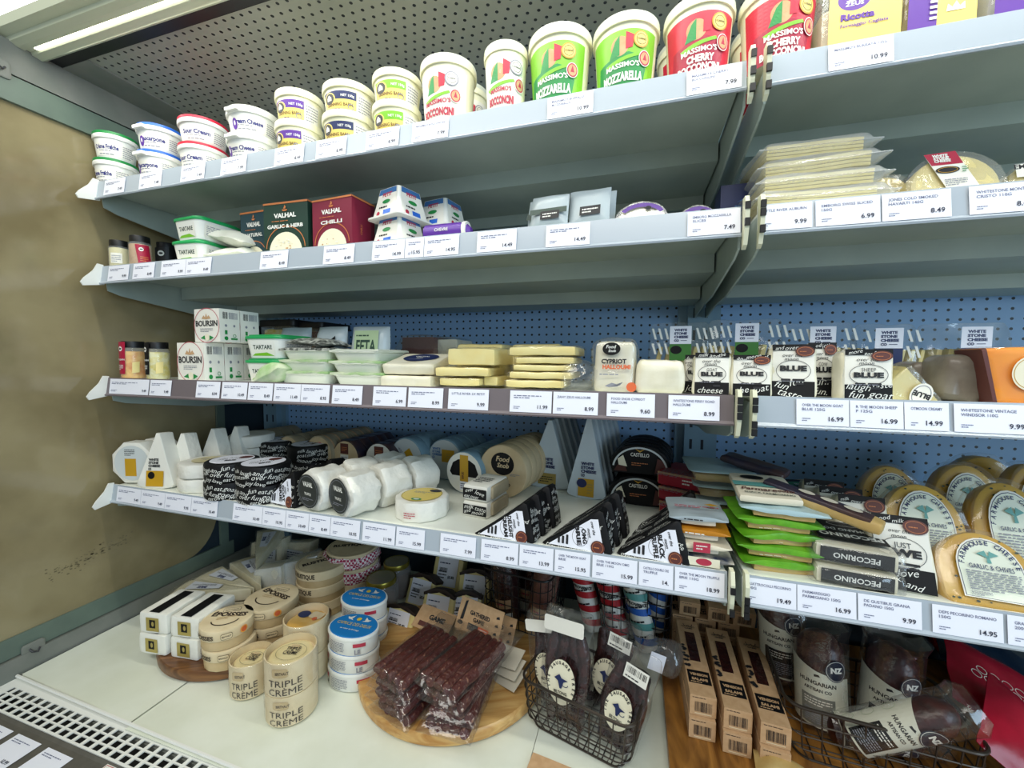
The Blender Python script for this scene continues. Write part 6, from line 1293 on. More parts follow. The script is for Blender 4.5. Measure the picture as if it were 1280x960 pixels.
# ---- wooden boxes
def epoisses(lab, r, h, sd, oct_=True):
    t = thing('wooden_cheese_box', lab, 'box', 'faceted wooden cheese boxes')
    out = [(r*math.cos(math.radians(a)), r*math.sin(math.radians(a))) for a in (0, 14, 28, 42, 56, 70, 84, 98, 112, 132, 150, 170, 190, 210, 230, 250, 270, 290, 310, 330, 346)]
    lo = [(x*.95, y*.95) for x, y in out]
    MB().slab(lo, h*.5, 'veneerdark', r=.002, step=.02).build('box_base', t); MB().slab(out, h*.52, 'veneer', r=.002, step=.02, M=T(0, 0, h*.48)).build('box_lid', t)
    ops = [('t', 'ÉPOISSES', 0, r*.10, .0125, 'rind', dict(b=.04, w=r*1.45, rot=-12)), ('rr', -.016, r*.42, .032, .013, .004, 'rind'), ('rr', -.0152, r*.42+.0008, .0304, .0114, .0035, 'veneer'), ('t', 'BERTHAUT', 0, r*.42+.004, .004, 'rind', dict(w=.024)), ('ring', 0, -r*.15, r*.55, r*.42, .0022, 'rind', 190, 350), ('bars', -r*.4, -r*.12, r*.8, r*.2, 2, 'veneerdark')]
    side = [('t', 'ÉPOISSES', -r*.62, h*.62, h*.20, 'rind', dict(w=r*.95, b=.03)), ('rr', r*.12, h*.58, r*.40, h*.28, .003, 'rind'), ('rr', r*.13, h*.595, r*.38, h*.25, .003, 'veneer'), ('t', 'BERTHAUT', r*.32, h*.68, h*.08, 'rind', dict(w=r*.32)), ('e', r*.95, h*.74, h*.17, h*.17, 'orange'), ('e', r*.95, h*.74, h*.13, h*.13, 'redorange'), ('ring', r*.95, h*.74, h*.15, h*.15, .0006, 'labelyellow')]
    mb = MB(); decal(mb, ops, top(h+.0002)); decal(mb, side, cone(r*1.002, r*1.002, h), maxe=.008, lift=.0012); mb.build('printing', t); return t
for j, (pl, pr, py, yb, lab, n) in enumerate([(252, 322, 836, None, 'front pair of faceted wooden boxes', 2), (308, 378, 812, None, 'rear pair of faceted wooden boxes', 2)]):
    q = Bd((pl+pr)/2, py) if j == 0 else Bd(342, 816); r = .052; h = .040
    y = q.y+r*(.50 if j == 0 else .95)
    for i in range(2):
        cx, rr, D_ = cfit(pl, pr, 815, y); rr = max(.046, min(.060, rr))
        t = epoisses('faceted pale wooden box with orange seal, %s of the %s' % (('lower', 'upper')[i], lab[:4]+' pair'), rr, h, i); put(t, (cx-.003*i, y-.002*i, Z0+D0+(BH if j == 0 else BH)+(h+.001)*i), rz=(20, 32)[i] if j == 0 else (24, 4)[i])
def bentbox(lab, r, h, food, ops=None, side=None, ry_=1.0, film=True, group='oval bent wood boxes', rz=0, fill=.82):
    t = thing('bentwood_box', lab, 'box', group)
    mb = MB(); n = 44; prof = [(r*.90, 0), (r, .0015), (r, h), (r-.0018, h+.0004), (r-.002, h*fill-.004)]
    mb.lathe(prof, 'veneer', n, sy=ry_); mb.build('wood_band', t)
    mb = MB(); mb.slab([((r-.004)*math.cos(2*math.pi*k/30), (r-.004)*ry_*math.sin(2*math.pi*k/30)) for k in range(30)], h*fill, food, r=.008, step=.01, M=T(0, 0, .002)).crumple(.0012, 60, len(lab)); mb.build('cheese', t)
    mb = MB()
    if side: decal(mb, side, lambda u, v, n_: ((r+.0006+n_)*math.cos(-math.pi/2+u/r), ry_*(r+.0006+n_)*math.sin(-math.pi/2+u/r), v), maxe=.008)
    if ops: decal(mb, ops, top(h*fill+.0036))
    if mb.v: mb.build('printing', t)
    if film: MB().lathe([(r+.0016, .004), (r+.0020, h), (r*.9, h+.003), (r*.5, h+.0015), (.001, h+.001)], 'film_thin', 40, sy=ry_, cap=False).crumple(.0008, 70, 3).build('cling_film', t)
    return t
TC = lambda r, h: [('ring', 0, 0, r*.62, r*.5, .0005, 'rind'), ('t', 'TRIPLE', 0, r*.10, .0085, 'rind', dict(w=r*.62)), ('t', 'CRÈME', 0, -r*.16, .0085, 'rind', dict(w=r*.62)), ('rr', -r*.18, r*.26, r*.36, r*.14, .002, 'veneerdark')]
TS = lambda r, h: [('t', 'TRIPLE', .012, h*.34, h*.20, 'rind', dict(w=r*1.30, b=.0)), ('t', 'CRÈME', .012, h*.08, h*.20, 'rind', dict(w=r*1.30, b=.0)), ('rr', -.008, h*.62, r*.62, h*.26, .004, 'veneerdark'), ('t', 'BERTHAUT', r*.2, h*.70, h*.09, 'rind', dict(w=r*.5)), ('bars', -r*1.4, h*.25, r*.5, h*.3, 4, 'veneerdark')]
mat('butterrind', '#e8d9a6', rough=.5, hex2='#dfcd96', noise_scale=30); mat('orangerind', '#dfae52', rough=.35, hex2='#e8c987', noise_scale=22)
q = Dk(365, 920); r = .044; hh = .058; y = q.y+r
for i in (0, 1):
    cx, rr, _ = cfit(331, 398, 870, y); t = bentbox('bentwood box lettered in brown, %s of the front stack of two' % ('lower', 'upper')[i], rr, hh if i else .052, 'butterrind', TC(rr, hh), TS(rr, hh if i else .052)); put(t, (cx, y, Z0+D0+.0525*i), rz=14)
q = Dk(314, 888); y = q.y+.043; cx, rr, _ = cfit(288, 342, 850, y)
t = bentbox('single bentwood box just left of the front stack of two', rr+.002, .062, 'butterrind', TC(rr, hh), TS(rr, .062)); put(t, (cx, y, Z0+D0), rz=8)
q = Dk(385, 866); y = q.y+.044; cx, rr, _ = cfit(354, 412, 800, y)
t = bentbox('bentwood box with orange cheese and a dark round sticker behind the front stack', rr, .062, 'orangerind', [('e', -rr*.35, rr*.25, rr*.32, rr*.26, 'navy'), ('rr', -rr*.05, rr*.1, rr*.7, rr*.5, .006, 'veneer'), ('e', rr*.38, rr*.1, .005, .005, 'redorange')], [('bars', .0, .02, .03, .02, 3, 'veneerdark')]); put(t, (cx, y, Z0+D0+.0525), rz=0)
t = bentbox('bentwood box underneath the one with orange cheese', rr, .052, 'orangerind', None, [('bars', .0, .015, .03, .02, 3, 'veneerdark')], film=False); put(t, (cx, y, Z0+D0), rz=0)
# rustic lidded boxes behind
def camembert(lab, r, h, sd, group='round wooden boxes with brown script'):
    t = thing('wooden_cheese_box', lab, 'box', group)
    MB().lathe([(r*.96, 0), (r*.965, .001), (r*.965, h*.5)], 'veneerdark', 44).build('box_base', t); MB().lathe([(r, h*.45), (r, h-.001), (r-.001, h), (r*.5, h), (.001, h)], 'veneer', 44).build('box_lid', t)
    mb = MB(); decal(mb, [('ring', 0, 0, r*.90, r*.90, .0005, 'rind'), ('t', 'RUSTIQUE', 0, -r*.10, .013, 'rind', dict(rot=48, b=.05, w=r*1.35)), ('t', 'Le', -r*.25, r*.15, .010, 'rind', dict(rot=48)), ('bars', -r*.6, r*.35, r*.6, .01, 1, 'veneerdark')], top(h+.0002)); decal(mb, [('t', 'LE RUSTIQUE', -r*.2, h*.6, h*.28, 'rind', dict(w=r*1.1, b=.03)), ('bars', -r*1.3, h*.6, r*.5, h*.2, 1, 'redink')], cone(r, r, h), maxe=.008, lift=.0006); mb.build('printing', t); return t
q = aty(403, 745, .20); 
for i in range(3):
    cx, rr, _ = cfit(370, 436, 745, .21); t = camembert('round wooden box with brown diagonal lettering, %s of the stack of three' % ('bottom', 'middle', 'top')[i], rr, .038, i); put(t, (cx, .21, Z0+D0+.0385*i), rz=-10+8*i)
mat('gingham', '#c9899c', rough=.7)
gm = MATS['gingham']; nt = gm.node_tree; ck = nt.nodes.new('ShaderNodeTexChecker'); ck.inputs['Scale'].default_value = 170; ck.inputs['Color1'].default_value = rgb('#f0e4e4'); ck.inputs['Color2'].default_value = rgb('#a82c50'); tc_ = nt.nodes.new('ShaderNodeTexCoord'); nt.links.new(tc_.outputs['Object'], ck.inputs['Vector']); nt.links.new(ck.outputs[0], nt.nodes['Principled BSDF'].inputs['Base Color'])
for i in range(2):
    cx, rr, _ = cfit(405, 476, 700, .28); t = camembert('round wooden box in pink gingham cloth behind the script lettered boxes, %s' % ('lower one', 'upper one')[i], rr*.92, .036, 7); 
    mb = MB(); n = 60; R_ = rr*.95; L_ = []
    for z, k in ((.001, .96), (.012, 1.04), (.022, 1.06), (.030, .99)): L_.append([((R_*k+.003*math.sin(7*a+z*200))*math.cos(a), (R_*k+.003*math.sin(7*a+z*200))*math.sin(a), z+.002*math.sin(5*a)) for a in [2*math.pi*j/n for j in range(n)]])
    mb.loft(L_, 'gingham', cap=False); mb.build('gingham_cloth', t); put(t, (cx, .28, Z0+D0+.055+.038*i), rz=-20)
t = camembert('round wooden box at the bottom of the gingham wrapped stack', rr*.92, .054, 7); put(t, (cx, .28, Z0+D0))
# jars with gold lids
for j, (pl, pr, pyt, y, lab) in enumerate([(430, 468, 737, .175, 'dark jar with a gold lid, nearest of three'), (456, 497, 715, .235, 'dark jar with a gold lid, middle of three'), (478, 513, 695, .31, 'dark jar with a gold lid, farthest of three')]):
    cx, r, D_ = cfit(pl, pr, pyt+6, y); h = hz((pl+pr)/2, pyt+6, D_)-D0; t = jar('preserve_jar', lab, 'jar', r*1.05, h, 'honey', 'goldlid', [('r', -.02, h*.12, .04, h*.4, 'paper'), ('bars', -.016, h*.2, .032, h*.26, 4, 'greyink')], 'dark preserve jars', lidh=.012); put(t, (cx, y, Z0+D0))
# blue lidded tubs
def caprice(lab, r, h, sd):
    t = thing('cheese_tub', lab, 'tub', 'blue lidded white oval tubs')
    MB().lathe([(r*.94, 0), (r*.96, .001), (r*.97, h*.8), (r, h*.84), (r, h*.97), (r*.985, h)], 'white', 44, sy=.72, cap=True).build('tub_body', t)
    MB().lathe([(r*.93, h), (r*.93, h+.0012), (.001, h+.0012)], 'capriceblue', 44, sy=.72, cap=False).build('lid', t)
    mb = MB(); ops = [('t', 'CAPRICE DES DIEUX', 0, -.002, .0085, 'labelyellow', dict(w=r*1.45, b=.0)), ('t', 'au cœur de fromage', 0, -.014, .0035, 'white', dict(w=r*.8)), ('e', 0, .018, .0048, .0048, 'yellow')]
    for s in (-1, 1): ops += [('p', [(s*.010, .012), (s*.022, .014), (s*.026, .020), (s*.018, .019)], 'white'), ('p', [(s*.014, .016), (s*.012, .026), (s*.020, .019)], 'white')]
    decal(mb, ops, top(h+.0015)); side = [('r', -r*1.15, h*.50, r*.28, h*.24, 'redink'), ('t', 'CAP', -r*.98, h*.16, h*.26, 'ink', dict(b=.04, w=r*.28)), ('bars', -r*.62, h*.12, r*.72, h*.62, 7, 'greyink'), ('r', r*.45, h*.5, r*.5, h*.2, 'redink'), ('t', 'LE', r*.62, h*.12, h*.26, 'greyink', dict(b=.04))]
    decal(mb, side, lambda u, v, n_: ((r*.965+.0012+n_)*math.cos(-math.pi/2+u/r), .72*(r*.965+.0012+n_)*math.sin(-math.pi/2+u/r)-.0004, v), maxe=.008); mb.build('printing', t); return t
q = Dk(440, 868); r = .048; y = q.y+r*.72; cx, rr, _ = cfit(406, 478, 830, y)
for i in range(3):
    t = caprice('white oval tub with sky blue lid, %s of the front stack of three' % ('bottom', 'middle', 'top')[i], rr*.98, .034, i); put(t, (cx, y, Z0+D0+.0355*i), rz=10-4*i)
cx2, rr2, _ = cfit(422, 486, 790, y+.085)
for i in range(3):
    t = caprice('white oval tub with sky blue lid, %s of the stack behind' % ('bottom', 'middle', 'top')[i], rr2, .034, i); put(t, (cx2, y+.088, Z0+D0+.0355*i), rz=4)
# dark rinded wedges with white price labels
for j, (px, py, y, w, h, lab) in enumerate([(493, 775, .165, .082, .060, 'dark rinded wedge with a white label, nearest, beside the jars'), (542, 765, .215, .080, .080, 'dark rinded wedge with a white label, centre of the group'), (520, 735, .265, .080, .080, 'dark rinded wedge with a white label at the back, upper left'), (580, 765, .235, .075, .075, 'dark rinded wedge with a white label touching the black basket'), (590, 730, .30, .085, .085, 'dark rinded wedge with a white label behind the others at right'), (555, 700, .34, .085, .10, 'dark rinded wedge at the rear just under the shelf edge')]):
    t = thing('cheese_wedge', lab, 'cheese', 'dark rinded wedges with white labels'); out = [(-w*.5, 0), (w*.5, 0), (w*.5, h*.86), (w*.2, h), (-w*.2, h), (-w*.5, h*.86)]; th = .034
    MB().slab(out, th, 'halyellow', r=.006, step=.01, M=T(0, th, 0, rx=90)).crumple(.001, 35, j).build('cheese', t)
    MB().slab([(w*.5, h*.80), (w*.515, h*.88), (w*.2, h*1.03), (-w*.2, h*1.03), (-w*.515, h*.88), (-w*.5, h*.80), (-w*.2, h*.95), (w*.2, h*.95)], th+.002, 'rind', r=.001, M=T(0, th+.001, 0, rx=90)).build('rind', t)
    mb = MB(); lw = .058; mb_ops = [('r', -lw/2, h*.14, lw, h*.72, 'ticket'), ('bars', -lw*.42, h*.66, lw*.84, h*.07, 1, 'navy'), ('bars', -lw*.42, h*.30, lw*.4, h*.22, 3, 'ink'), ('bc', -lw*.4, h*.48, lw*.4, h*.10, 'ink'), ('t', '$5.82', lw*.22, h*.34, .006, 'ink', dict(b=.05))]
    decal(mb, mb_ops, front(-.0018)); mb.build('price_label', t); q = aty(px, py, y); put(t, (q.x, y, Z0+D0+(.0 if j < 4 else .01)), rz=(-6, 0, -8, 14, 4, 0)[j], rx=-24)
# ---- packs of thin sausages on the light board
def sausagepack(lab, n, w, L, d, sd, m='salami'):
    t = thing('sausage_pack', lab, 'meat', 'clear packs of thin dark sausages')
    for k in range(n):
        x = w*((k+.5)/n-.5); rr = w/n*.58; mb = MB(); path = [(x+.0006*math.sin(i*1.7+k+sd), L*(0, .012, .1, .25, .4, .55, .7, .85, .985, 1)[i], rr+.0005+.0005*math.sin(i*2.1+k*2)) for i in range(10)]
        mb.tube(path, [rr*.86]+[rr*(1+.03*math.sin(i*3.3+k)) for i in range(8)]+[rr*.86], m, 10); mb.crumple(.0010, 120, k+sd); mb.build('sausage', t)
    mb = MB(); h = w/n*1.22+.003; fn = lambda p: (p.x, p.y, h*.45+(p.z-h*.45)*max(.08, min(1, (w*.62-abs(p.x))/.014, (p.y+.016)/.014, (L+.05-p.y)/.05)))
    mb.gridbox(w*1.24, L+.066, h, (16, 22, 4), .001, 'film_thin', T(0, L/2+.017, 0), fn=lambda p: fn(p)) if False else mb.gridbox(w*1.24, L+.066, h+.001, (16, 22, 4), .001, 'film_gloss')
    for i, v in enumerate(mb.v):
        x, yv, z = v; yv += L/2+.017; k = max(.06, min(1, (w*.62-abs(x))/.012, (yv+.016)/.012, (L+.05-yv)/.05)); mb.v[i] = (x, yv, h*.45+(z-h*.45)*k)
    mb.crumple(.0022, 40, sd+2)
    for i, v in enumerate(mb.v): mb.v[i] = (v[0], v[1], max(.0002, v[2]))
    mb.build('clear_pouch', t); return t
zt = Z0+D0+BH; q1 = Bd(492, 905); q2 = Bd(562, 928)
for i in range(4):
    t = sausagepack('clear pack of thin dark sausages, %s of the left stack' % ('bottom', 'second', 'third', 'top')[i], 5, .074, .128, .0, i); put(t, (-.512+(.002, -.002, .003, 0)[i], -.045+(.006, .002, .003, -.002)[i], zt+.0225*i), rz=(-14, -17, -12, -15)[i])
for i in range(4):
    t = sausagepack('clear pack of thin dark sausages, %s of the right stack' % ('bottom', 'second', 'third', 'top')[i], 5, .076, .135, .0, i+5); put(t, (-.418+(.006, .012, .0, -.010)[i], -.040+(.0, .004, .004, .0)[i], zt+.0225*i+(.001 if i == 3 else 0)), rz=(2, 6, -10, -18)[i])
def card(name, lab, px, py, y, w, h, ops, rx, rz, ry=0, m='kraft', z=None, group='kraft header cards'):
    t = thing(name, lab, 'card', group); MB().box(-w/2, w/2, -.0006, .0006, 0, h, m).build('card_sheet', t)
    if ops: mb = MB(); decal(mb, ops, front(-.0006)); mb.build('printing', t)
    q = aty(px, py, y); return put(t, (q.x, y, q.z if z is None else z), rx=rx, ry=ry, rz=rz)
gg = lambda w, h: [('t', 'GATHERED', 0, h*.56, .0075, 'ink', dict(b=.05, w=w*.46)), ('t', 'GAME', 0, h*.38, .0075, 'ink', dict(b=.05, w=w*.26)), ('r', -w*.22, h*.10, w*.24, h*.20, 'darkmetal'), ('r', w*.02, h*.10, w*.24, h*.20, 'redorange'), ('bars', w*.05, h*.14, w*.18, h*.12, 2, 'paper'), ('p', [(-w*.42, h*.30), (-w*.38, h*.90), (-w*.33, h*.94), (-w*.35, h*.34)], 'ink'), ('e', -w*.40, h*.22, .006, .004, 'ink')]+[('p', [(w*.36, h*(.72-.24*i)), (w*.44, h*(.74-.24*i)), (w*.42, h*(.82-.24*i)), (w*.37, h*(.79-.24*i))], 'ink') for i in range(3)]
card('header_card', 'kraft card lettered in black with a red square, in front, standing above the sausage packs', 594, 795, .125, .098, .060, gg(.098, .060), -22, -8, 6)
card('header_card', 'kraft card mostly hidden behind the front lettered card', 612, 806, .140, .090, .060, gg(.09, .06), -24, -4, 6)
card('header_card', 'kraft card lying over the left sausage stack with a dark red strip', 535, 790, .135, .085, .050, [('r', -.03, .006, .06, .010, 'darkpatch'), ('t', 'GAME', .005, .024, .010, 'ink', dict(b=.05))], -62, -4, 6)
for i in range(3): card('hanging_card', 'grey hanging card sticking out right of the sausage packs, %s of three' % ('lowest', 'middle', 'topmost')[i], 628, 880-14*i, .075+.008*i, .060, .040, None, -66, -30+4*i, -12, 'ricewhite', group='grey hanging cards', z=zt+.012*i+.004)
# ---- wire baskets
def basket(lab, w, d, h, nx, nz, flare=1.12, m='wire', th=.0014, nd=None):
    t = thing('wire_basket', lab, 'basket', 'wire baskets'); fr = MB(); 
    def ring(z, f): return [(x*f, y*f, z) for x, y in rrect(w, d, min(w, d)*.16, 5)]
    f = lambda z: 1/flare+(1-1/flare)*(z/h)**.6
    fr.tube(ring(h, 1), th*1.7, m, 8, closed=True); fr.build('rim', t)
    mb = MB(); mb.tube(ring(0, f(0)*.92), th*1.2, m, 6, closed=True)
    for k in range(1, nz): mb.tube([(x*1.0, y*1.0, z+.0012*math.sin(x*90)) for x, y, z in ring(h*k/nz, f(h*k/nz))], th*.8, m, 5, closed=True)
    nd = nd or max(3, int(nx*d/w)); tot = 2*(nx+nd)
    def edge(u):                       # point on the unit rectangle outline
        P_ = ring(1, 1); L = [math.dist(P_[i][:2], P_[(i+1) % len(P_)][:2]) for i in range(len(P_))]; s = u*sum(L)
        for i, l in enumerate(L):
            if s <= l: a, b = P_[i], P_[(i+1) % len(P_)]; return (a[0]+(b[0]-a[0])*s/l, a[1]+(b[1]-a[1])*s/l)
            s -= l
        return P_[0][:2]
    for k in range(tot):
        x, y = edge((k+.25)/tot); mb.tube([(x*.92*f(0), y*.92*f(0), 0)]+[(x*f(h*j/4), y*f(h*j/4), h*j/4) for j in range(1, 5)], th*.8, m, 5)
    for k in range(1, nx): x = w*(k/nx-.5)*.9*f(0); mb.tube([(x, -d/2*.92*f(0), 0), (x, d/2*.92*f(0), 0)], th*.7, m, 5)
    for k in range(1, nd): y = d*(k/nd-.5)*.9*f(0); mb.tube([(-w/2*.92*f(0), y, 0), (w/2*.92*f(0), y, 0)], th*.7, m, 5)
    mb.build('wire_mesh', t); return t
mat('blackwire', '#1c1a1a', rough=.4, metal=.3)
def salame(name, lab, r, L, m, sd, group=None, ops=None, film='film_gloss', sleeve=None, sl=(.2, .9), head=True, turn=0):
    """salami standing on end"""
    t = thing(name, lab, 'meat', group); prof = [(r*.3, 0), (r*.85, L*.03), (r, L*.10), (r*1.02, L*.5), (r*.96, L*.86), (r*.6, L*.96), (r*.2, L)]
    MB().lathe(prof, m, 24).crumple(.0016, 50, sd).build('sausage', t)
    if sleeve: MB().lathe([(r*1.06, L*sl[0]), (r*1.07, L*sl[0]+.001), (r*1.07, L*sl[1]), (r*1.06, L*sl[1])], sleeve, 36, cap=False).build('paper_sleeve', t)
    if ops: mb = MB(); decal(mb, ops, cone(r*1.072, r*1.072, L, turn), maxe=.007, lift=.0008); mb.build('printed_label', t)
    if film: MB().lathe([(r*1.05, .001), (r*1.18, L*.05), (r*1.22, L*.5), (r*1.15, L), (r*1.3, L*1.10), (r*.9, L*1.18)], film, 24, cap=False).crumple(.005, 30, sd+4).build('clear_bag', t)
    return t
# rear black basket
c1 = (-.372, .300)
t = basket('black wire basket at the back holding large salami, behind the header cards', .165, .15, .15, 9, 6, 1.15, 'blackwire'); put(t, (c1[0], c1[1], Z0+D0+.002), rz=-8)
for i, (dx, dy, lean) in enumerate([(-.035, -.02, -6), (.035, -.025, 8), (.0, .035, 2)]):
    t = salame('salami', 'large floury salami in clear wrap in the black rear basket, %s' % ('left one', 'right one', 'rear one')[i], .029, .165, 'sausage' if i != 1 else 'salamipink', i, 'salami in the black rear basket', [('r', -.02, .05, .04, .02, 'kraft'), ('r', -.02, .02, .04, .02, 'paper'), ('bars', -.015, .055, .03, .01, 1, 'redink')]) if mat('salamipink', '#8a5a4c', rough=.4, hex2='#5b3028', noise_scale=40) else 0; put(t, (c1[0]+dx, c1[1]+dy, Z0+D0+.006), ry=lean)
# front basket with sausage bags
c2 = (-.205, .072); hb = .082
t = basket('brown wire basket in front holding bags with cream oval labels', .190, .125, hb, 10, 5, 1.14); put(t, (c2[0], c2[1], Z0+D0+.0025), rz=-14)
def sausagebag(lab, w, h, sd, header, seal=None):
    t = thing('sausage_bag', lab, 'meat', 'bags of dark sausages with cream oval labels')
    for k in range(4):
        x = w*(-.31+.205*k); mb = MB(); rr = w*.125; mb.tube([(x+.004*math.sin(i*.9+k+sd), .016+.003*math.sin(i+k), h*.02+h*.76*i/8) for i in range(9)], [rr*.6]+[rr]*7+[rr*.7], 'sausage', 10).crumple(.0014, 60, k+sd); mb.build('sausage', t)
    mb = MB(); mb.gridbox(w, .040, h, (14, 6, 18), .008, 'film_gloss', T(0, .016, 0))
    for i, v in enumerate(mb.v): z = v[2]; k = 1-(z/h)**3*.85; mb.v[i] = (v[0], .016+(v[1]-.016)*k, z)
    mb.crumple(.004, 28, sd).build('clear_bag', t)
    mb = MB(); ops = []
    if header: ops.append(('rr', -w*.42, h*.82, w*.84, h*.13, .004, 'paper'))
    else: ops += [('r', -w*.1, h*.74, w*.5, h*.14, 'paper'), ('bc', -w*.06, h*.80, w*.42, h*.06, 'ink'), ('bars', -w*.06, h*.75, w*.4, h*.03, 1, 'ink')]
    a, b = w*.30, h*.19; cy = h*.42
    ops += [('e', 0, cy, a, b, 'rind'), ('e', 0, cy, a*.96, b*.97, 'cream')]
    for s, m0, m1, f in (('THE SAUSAGE TREE', 200, -20, .80),):
        for i, ch in enumerate(s):
            an = math.radians(m0+(m1-m0)*i/(len(s)-1)); 
            if ch != ' ': ops.append(('t', ch, a*f*math.cos(an)-.0, cy+b*f*math.sin(an)-.001, .0046, 'ink', dict(rot=math.degrees(an)-90, b=.04)))
    ops += [('p', [(-a*.1, cy+b*.35), (-a*.45, cy+b*.15), (-a*.2, cy+b*.05), (-a*.06, cy-b*.25), (a*.06, cy-b*.25), (a*.2, cy+b*.05), (a*.5, cy+b*.15), (a*.05, cy+b*.2)], 'navy'), ('ring', a*.3, cy-b*.02, a*.22, b*.12, .001, 'navy', 180, 360), ('t', 'BILTONG', 0, cy-b*.48, .0045, 'ink', dict(w=a*.9, b=.03)), ('bars', -a*.3, cy-b*.70, a*.6, b*.08, 1, 'ink')]
    decal(mb, ops, front(-.0095)); mb.build('printed_label', t); return t
for i, (dx, dy, rx, ry, rz, hd, s, up, lab) in enumerate([(-.036, -.030, -12, -3, -14, True, 1.0, .022, 'bag of dark sausages with a blank white header, front left in the basket'), (.040, -.036, -16, 10, -20, False, .86, .010, 'bag of dark sausages with a barcode sticker, front right in the basket'), (-.058, .012, -8, -12, -10, True, .85, .014, 'bag of dark sausages behind, peeping out at the left of the basket'), (.020, .025, -10, 8, -16, False, .9, .014, 'bag of dark sausages at the rear of the basket')]):
    t = sausagebag(lab, .082*s+.004, .185*s, i, hd); put(t, (c2[0]+dx, c2[1]+dy-.006, Z0+D0+up*.4), rx=rx, ry=ry, rz=rz)
t = thing('crumpled_bag', 'clear crumpled bag end with a white sticker hanging over the right side of the basket', 'bag'); MB().gridbox(.075, .05, .055, (12, 8, 8), .02, 'film', T(0, .02, 0)).crumple(.009, 26, 4).build('clear_bag', t)
mb = MB(); decal(mb, [('r', -.022, .012, .026, .034, 'ticket')], front(-.008)); mb.build('sticker', t); q = aty(822, 842, .16); put(t, (q.x, .155, q.z), ry=12)
t = thing('sticker_tag', 'small white tag sticking out of the basket near its right corner', 'tag'); MB().box(-.016, .016, -.0005, .0005, 0, .026, 'paper').build('tag_sheet', t); mb = MB(); decal(mb, [('bars', -.012, .004, .02, .014, 3, 'greyink')], front(-.0005)); mb.build('printing', t); q = aty(800, 880, .06); put(t, (q.x, .06, q.z), rx=-20, ry=-30)
# striped wrapped salami behind
def stripes(lab, x, y, lean, leany, c1_, c2_, sd, L=.20, r=.022):
    t = thing('striped_salami', lab, 'meat', 'salami in striped paper'); ops = []
    MB().lathe([(r*.4, 0), (r*.9, .004), (r, .012), (r, L-.02), (r*.7, L-.005), (r*.3, L)], 'paper', 26).build('paper_wrapper', t)
    for k in range(6):
        z = .015+k*.030; ops.append(('p', [(-r*1.6, z+.014), (r*1.6, z-.004), (r*1.6, z+.010), (-r*1.6, z+.028)], c1_ if k % 2 == 0 else c2_)); ops.append(('bars', -r*1.0, z+.018, r*2.0, .008, 1, 'ink'))
    ops += [('t', 'PROVENCE', 0, .10, .006, 'ink', dict(rot=-20, b=.04))]
    mb = MB(); decal(mb, ops, cone(r, r, L), maxe=.006, lift=.0008); mb.build('printing', t); put(t, (x, y, Z0+D0+LB), rx=leany, ry=lean)
mat('stripered', '#b8222a', rough=.45); mat('stripeblue', '#2a62b8', rough=.45)
for i, (px, py, y, lean, c_, lab) in enumerate([(722, 755, .30, -16, 'stripered', 'salami in red and white striped paper, left one'), (752, 755, .285, -14, 'stripered', 'salami in red and white striped paper, right one'), (786, 775, .27, -14, 'stripeblue', 'salami in blue and white striped paper, leaning to the left'), (795, 750, .36, -4, 'stripeblue', 'salami in blue and white paper standing behind the leaning one'), (818, 760, .34, 4, 'stripeblue', 'salami in blue and white paper, rightmost, nearly upright')]):
    q = aty(px, py, y); stripes(lab, q.x+(.04 if lean < -10 else 0), y, lean, -4, c_, 'tealprint' if c_ == 'stripeblue' and i == 2 else c_, i)
t = basket('black wire basket behind the front one holding striped salami', .15, .12, .13, 8, 5, 1.12, 'blackwire'); put(t, (-.125, .32, Z0+D0+.018), rz=-4)
# ---- slim kraft boxes of venison salami
def slimbox(lab, w, L, h, sd):
    t = thing('sausage_box', lab, 'box', 'slim kraft boxes'); MB().gridbox(w, L, h, (3, 5, 3), .0012, 'kraft', T(0, L/2, 0)).build('box_body', t)
    MB().gridbox(w*.44, L*.40, .0012, (3, 6, 1), .0004, 'sausage', T(0, L*.60, h-.0004)).crumple(.0003, 60, sd).build('window', t)
    rnd = random.Random(sd)
    ops = [('r', -w*.44, -L*.37, w*.88, L*.15, 'blackprint'), ('t', 'VENISON', 0, -L*.28, .0055, 'kraft', dict(b=.05, w=w*.70)), ('t', 'SALAMI', 0, -L*.335, .0055, 'kraft', dict(b=.05, w=w*.62)), ('bars', -w*.36, -L*.365, w*.7, .004, 1, 'kraft'), ('ring', -w*.10, L*.43, w*.12, L*.04, .0012, 'ink', 180, 330), ('ring', w*.10, L*.43, w*.12, L*.04, .0012, 'ink', 210, 360), ('t', 'GATHERED', 0, L*.375, .0042, 'ink', dict(w=w*.62)), ('t', 'GAME', 0, L*.345, .0042, 'ink', dict(w=w*.36))]
    for _ in range(14): a, b = -w*.38+rnd.uniform(-.003, .003), rnd.uniform(-L*.2, L*.08); ops.append(('p', [(a, b), (a+.004, b+.003), (a+.001, b+.007), (a-.004, b+.004)], 'ink'))
    mb = MB(); decal(mb, ops, top(h, 0, L/2)); decal(mb, [('bars', -w*.4, h*.86, w*.8, h*.07, 1, 'ink'), ('bc', -w*.30, h*.22, w*.62, h*.48, 'ink'), ('r', -w*.30, h*.12, w*.62, h*.04, 'veneer')], front(-.0002), seed=sd); mb.build('printing', t); return t
bz = Z0+D0+LB; w = .040; h = .034; L = .20
names = ['left', 'middle', 'right']
qq = [Bd(872, 912, LB), Bd(917, 930, LB), Bd(960, 930, LB)]
for c in range(3):
    for lv in (0, 1):
        t = slimbox('slim kraft box with a barcode end, %s column, %s one' % (names[c], ('lower', 'upper')[lv]), w, L, h, c*2+lv); put(t, (-.022+.0475*c+.001*lv, .080-.012*c+.006*lv, bz+h*1.01*lv), rz=1-2*c)
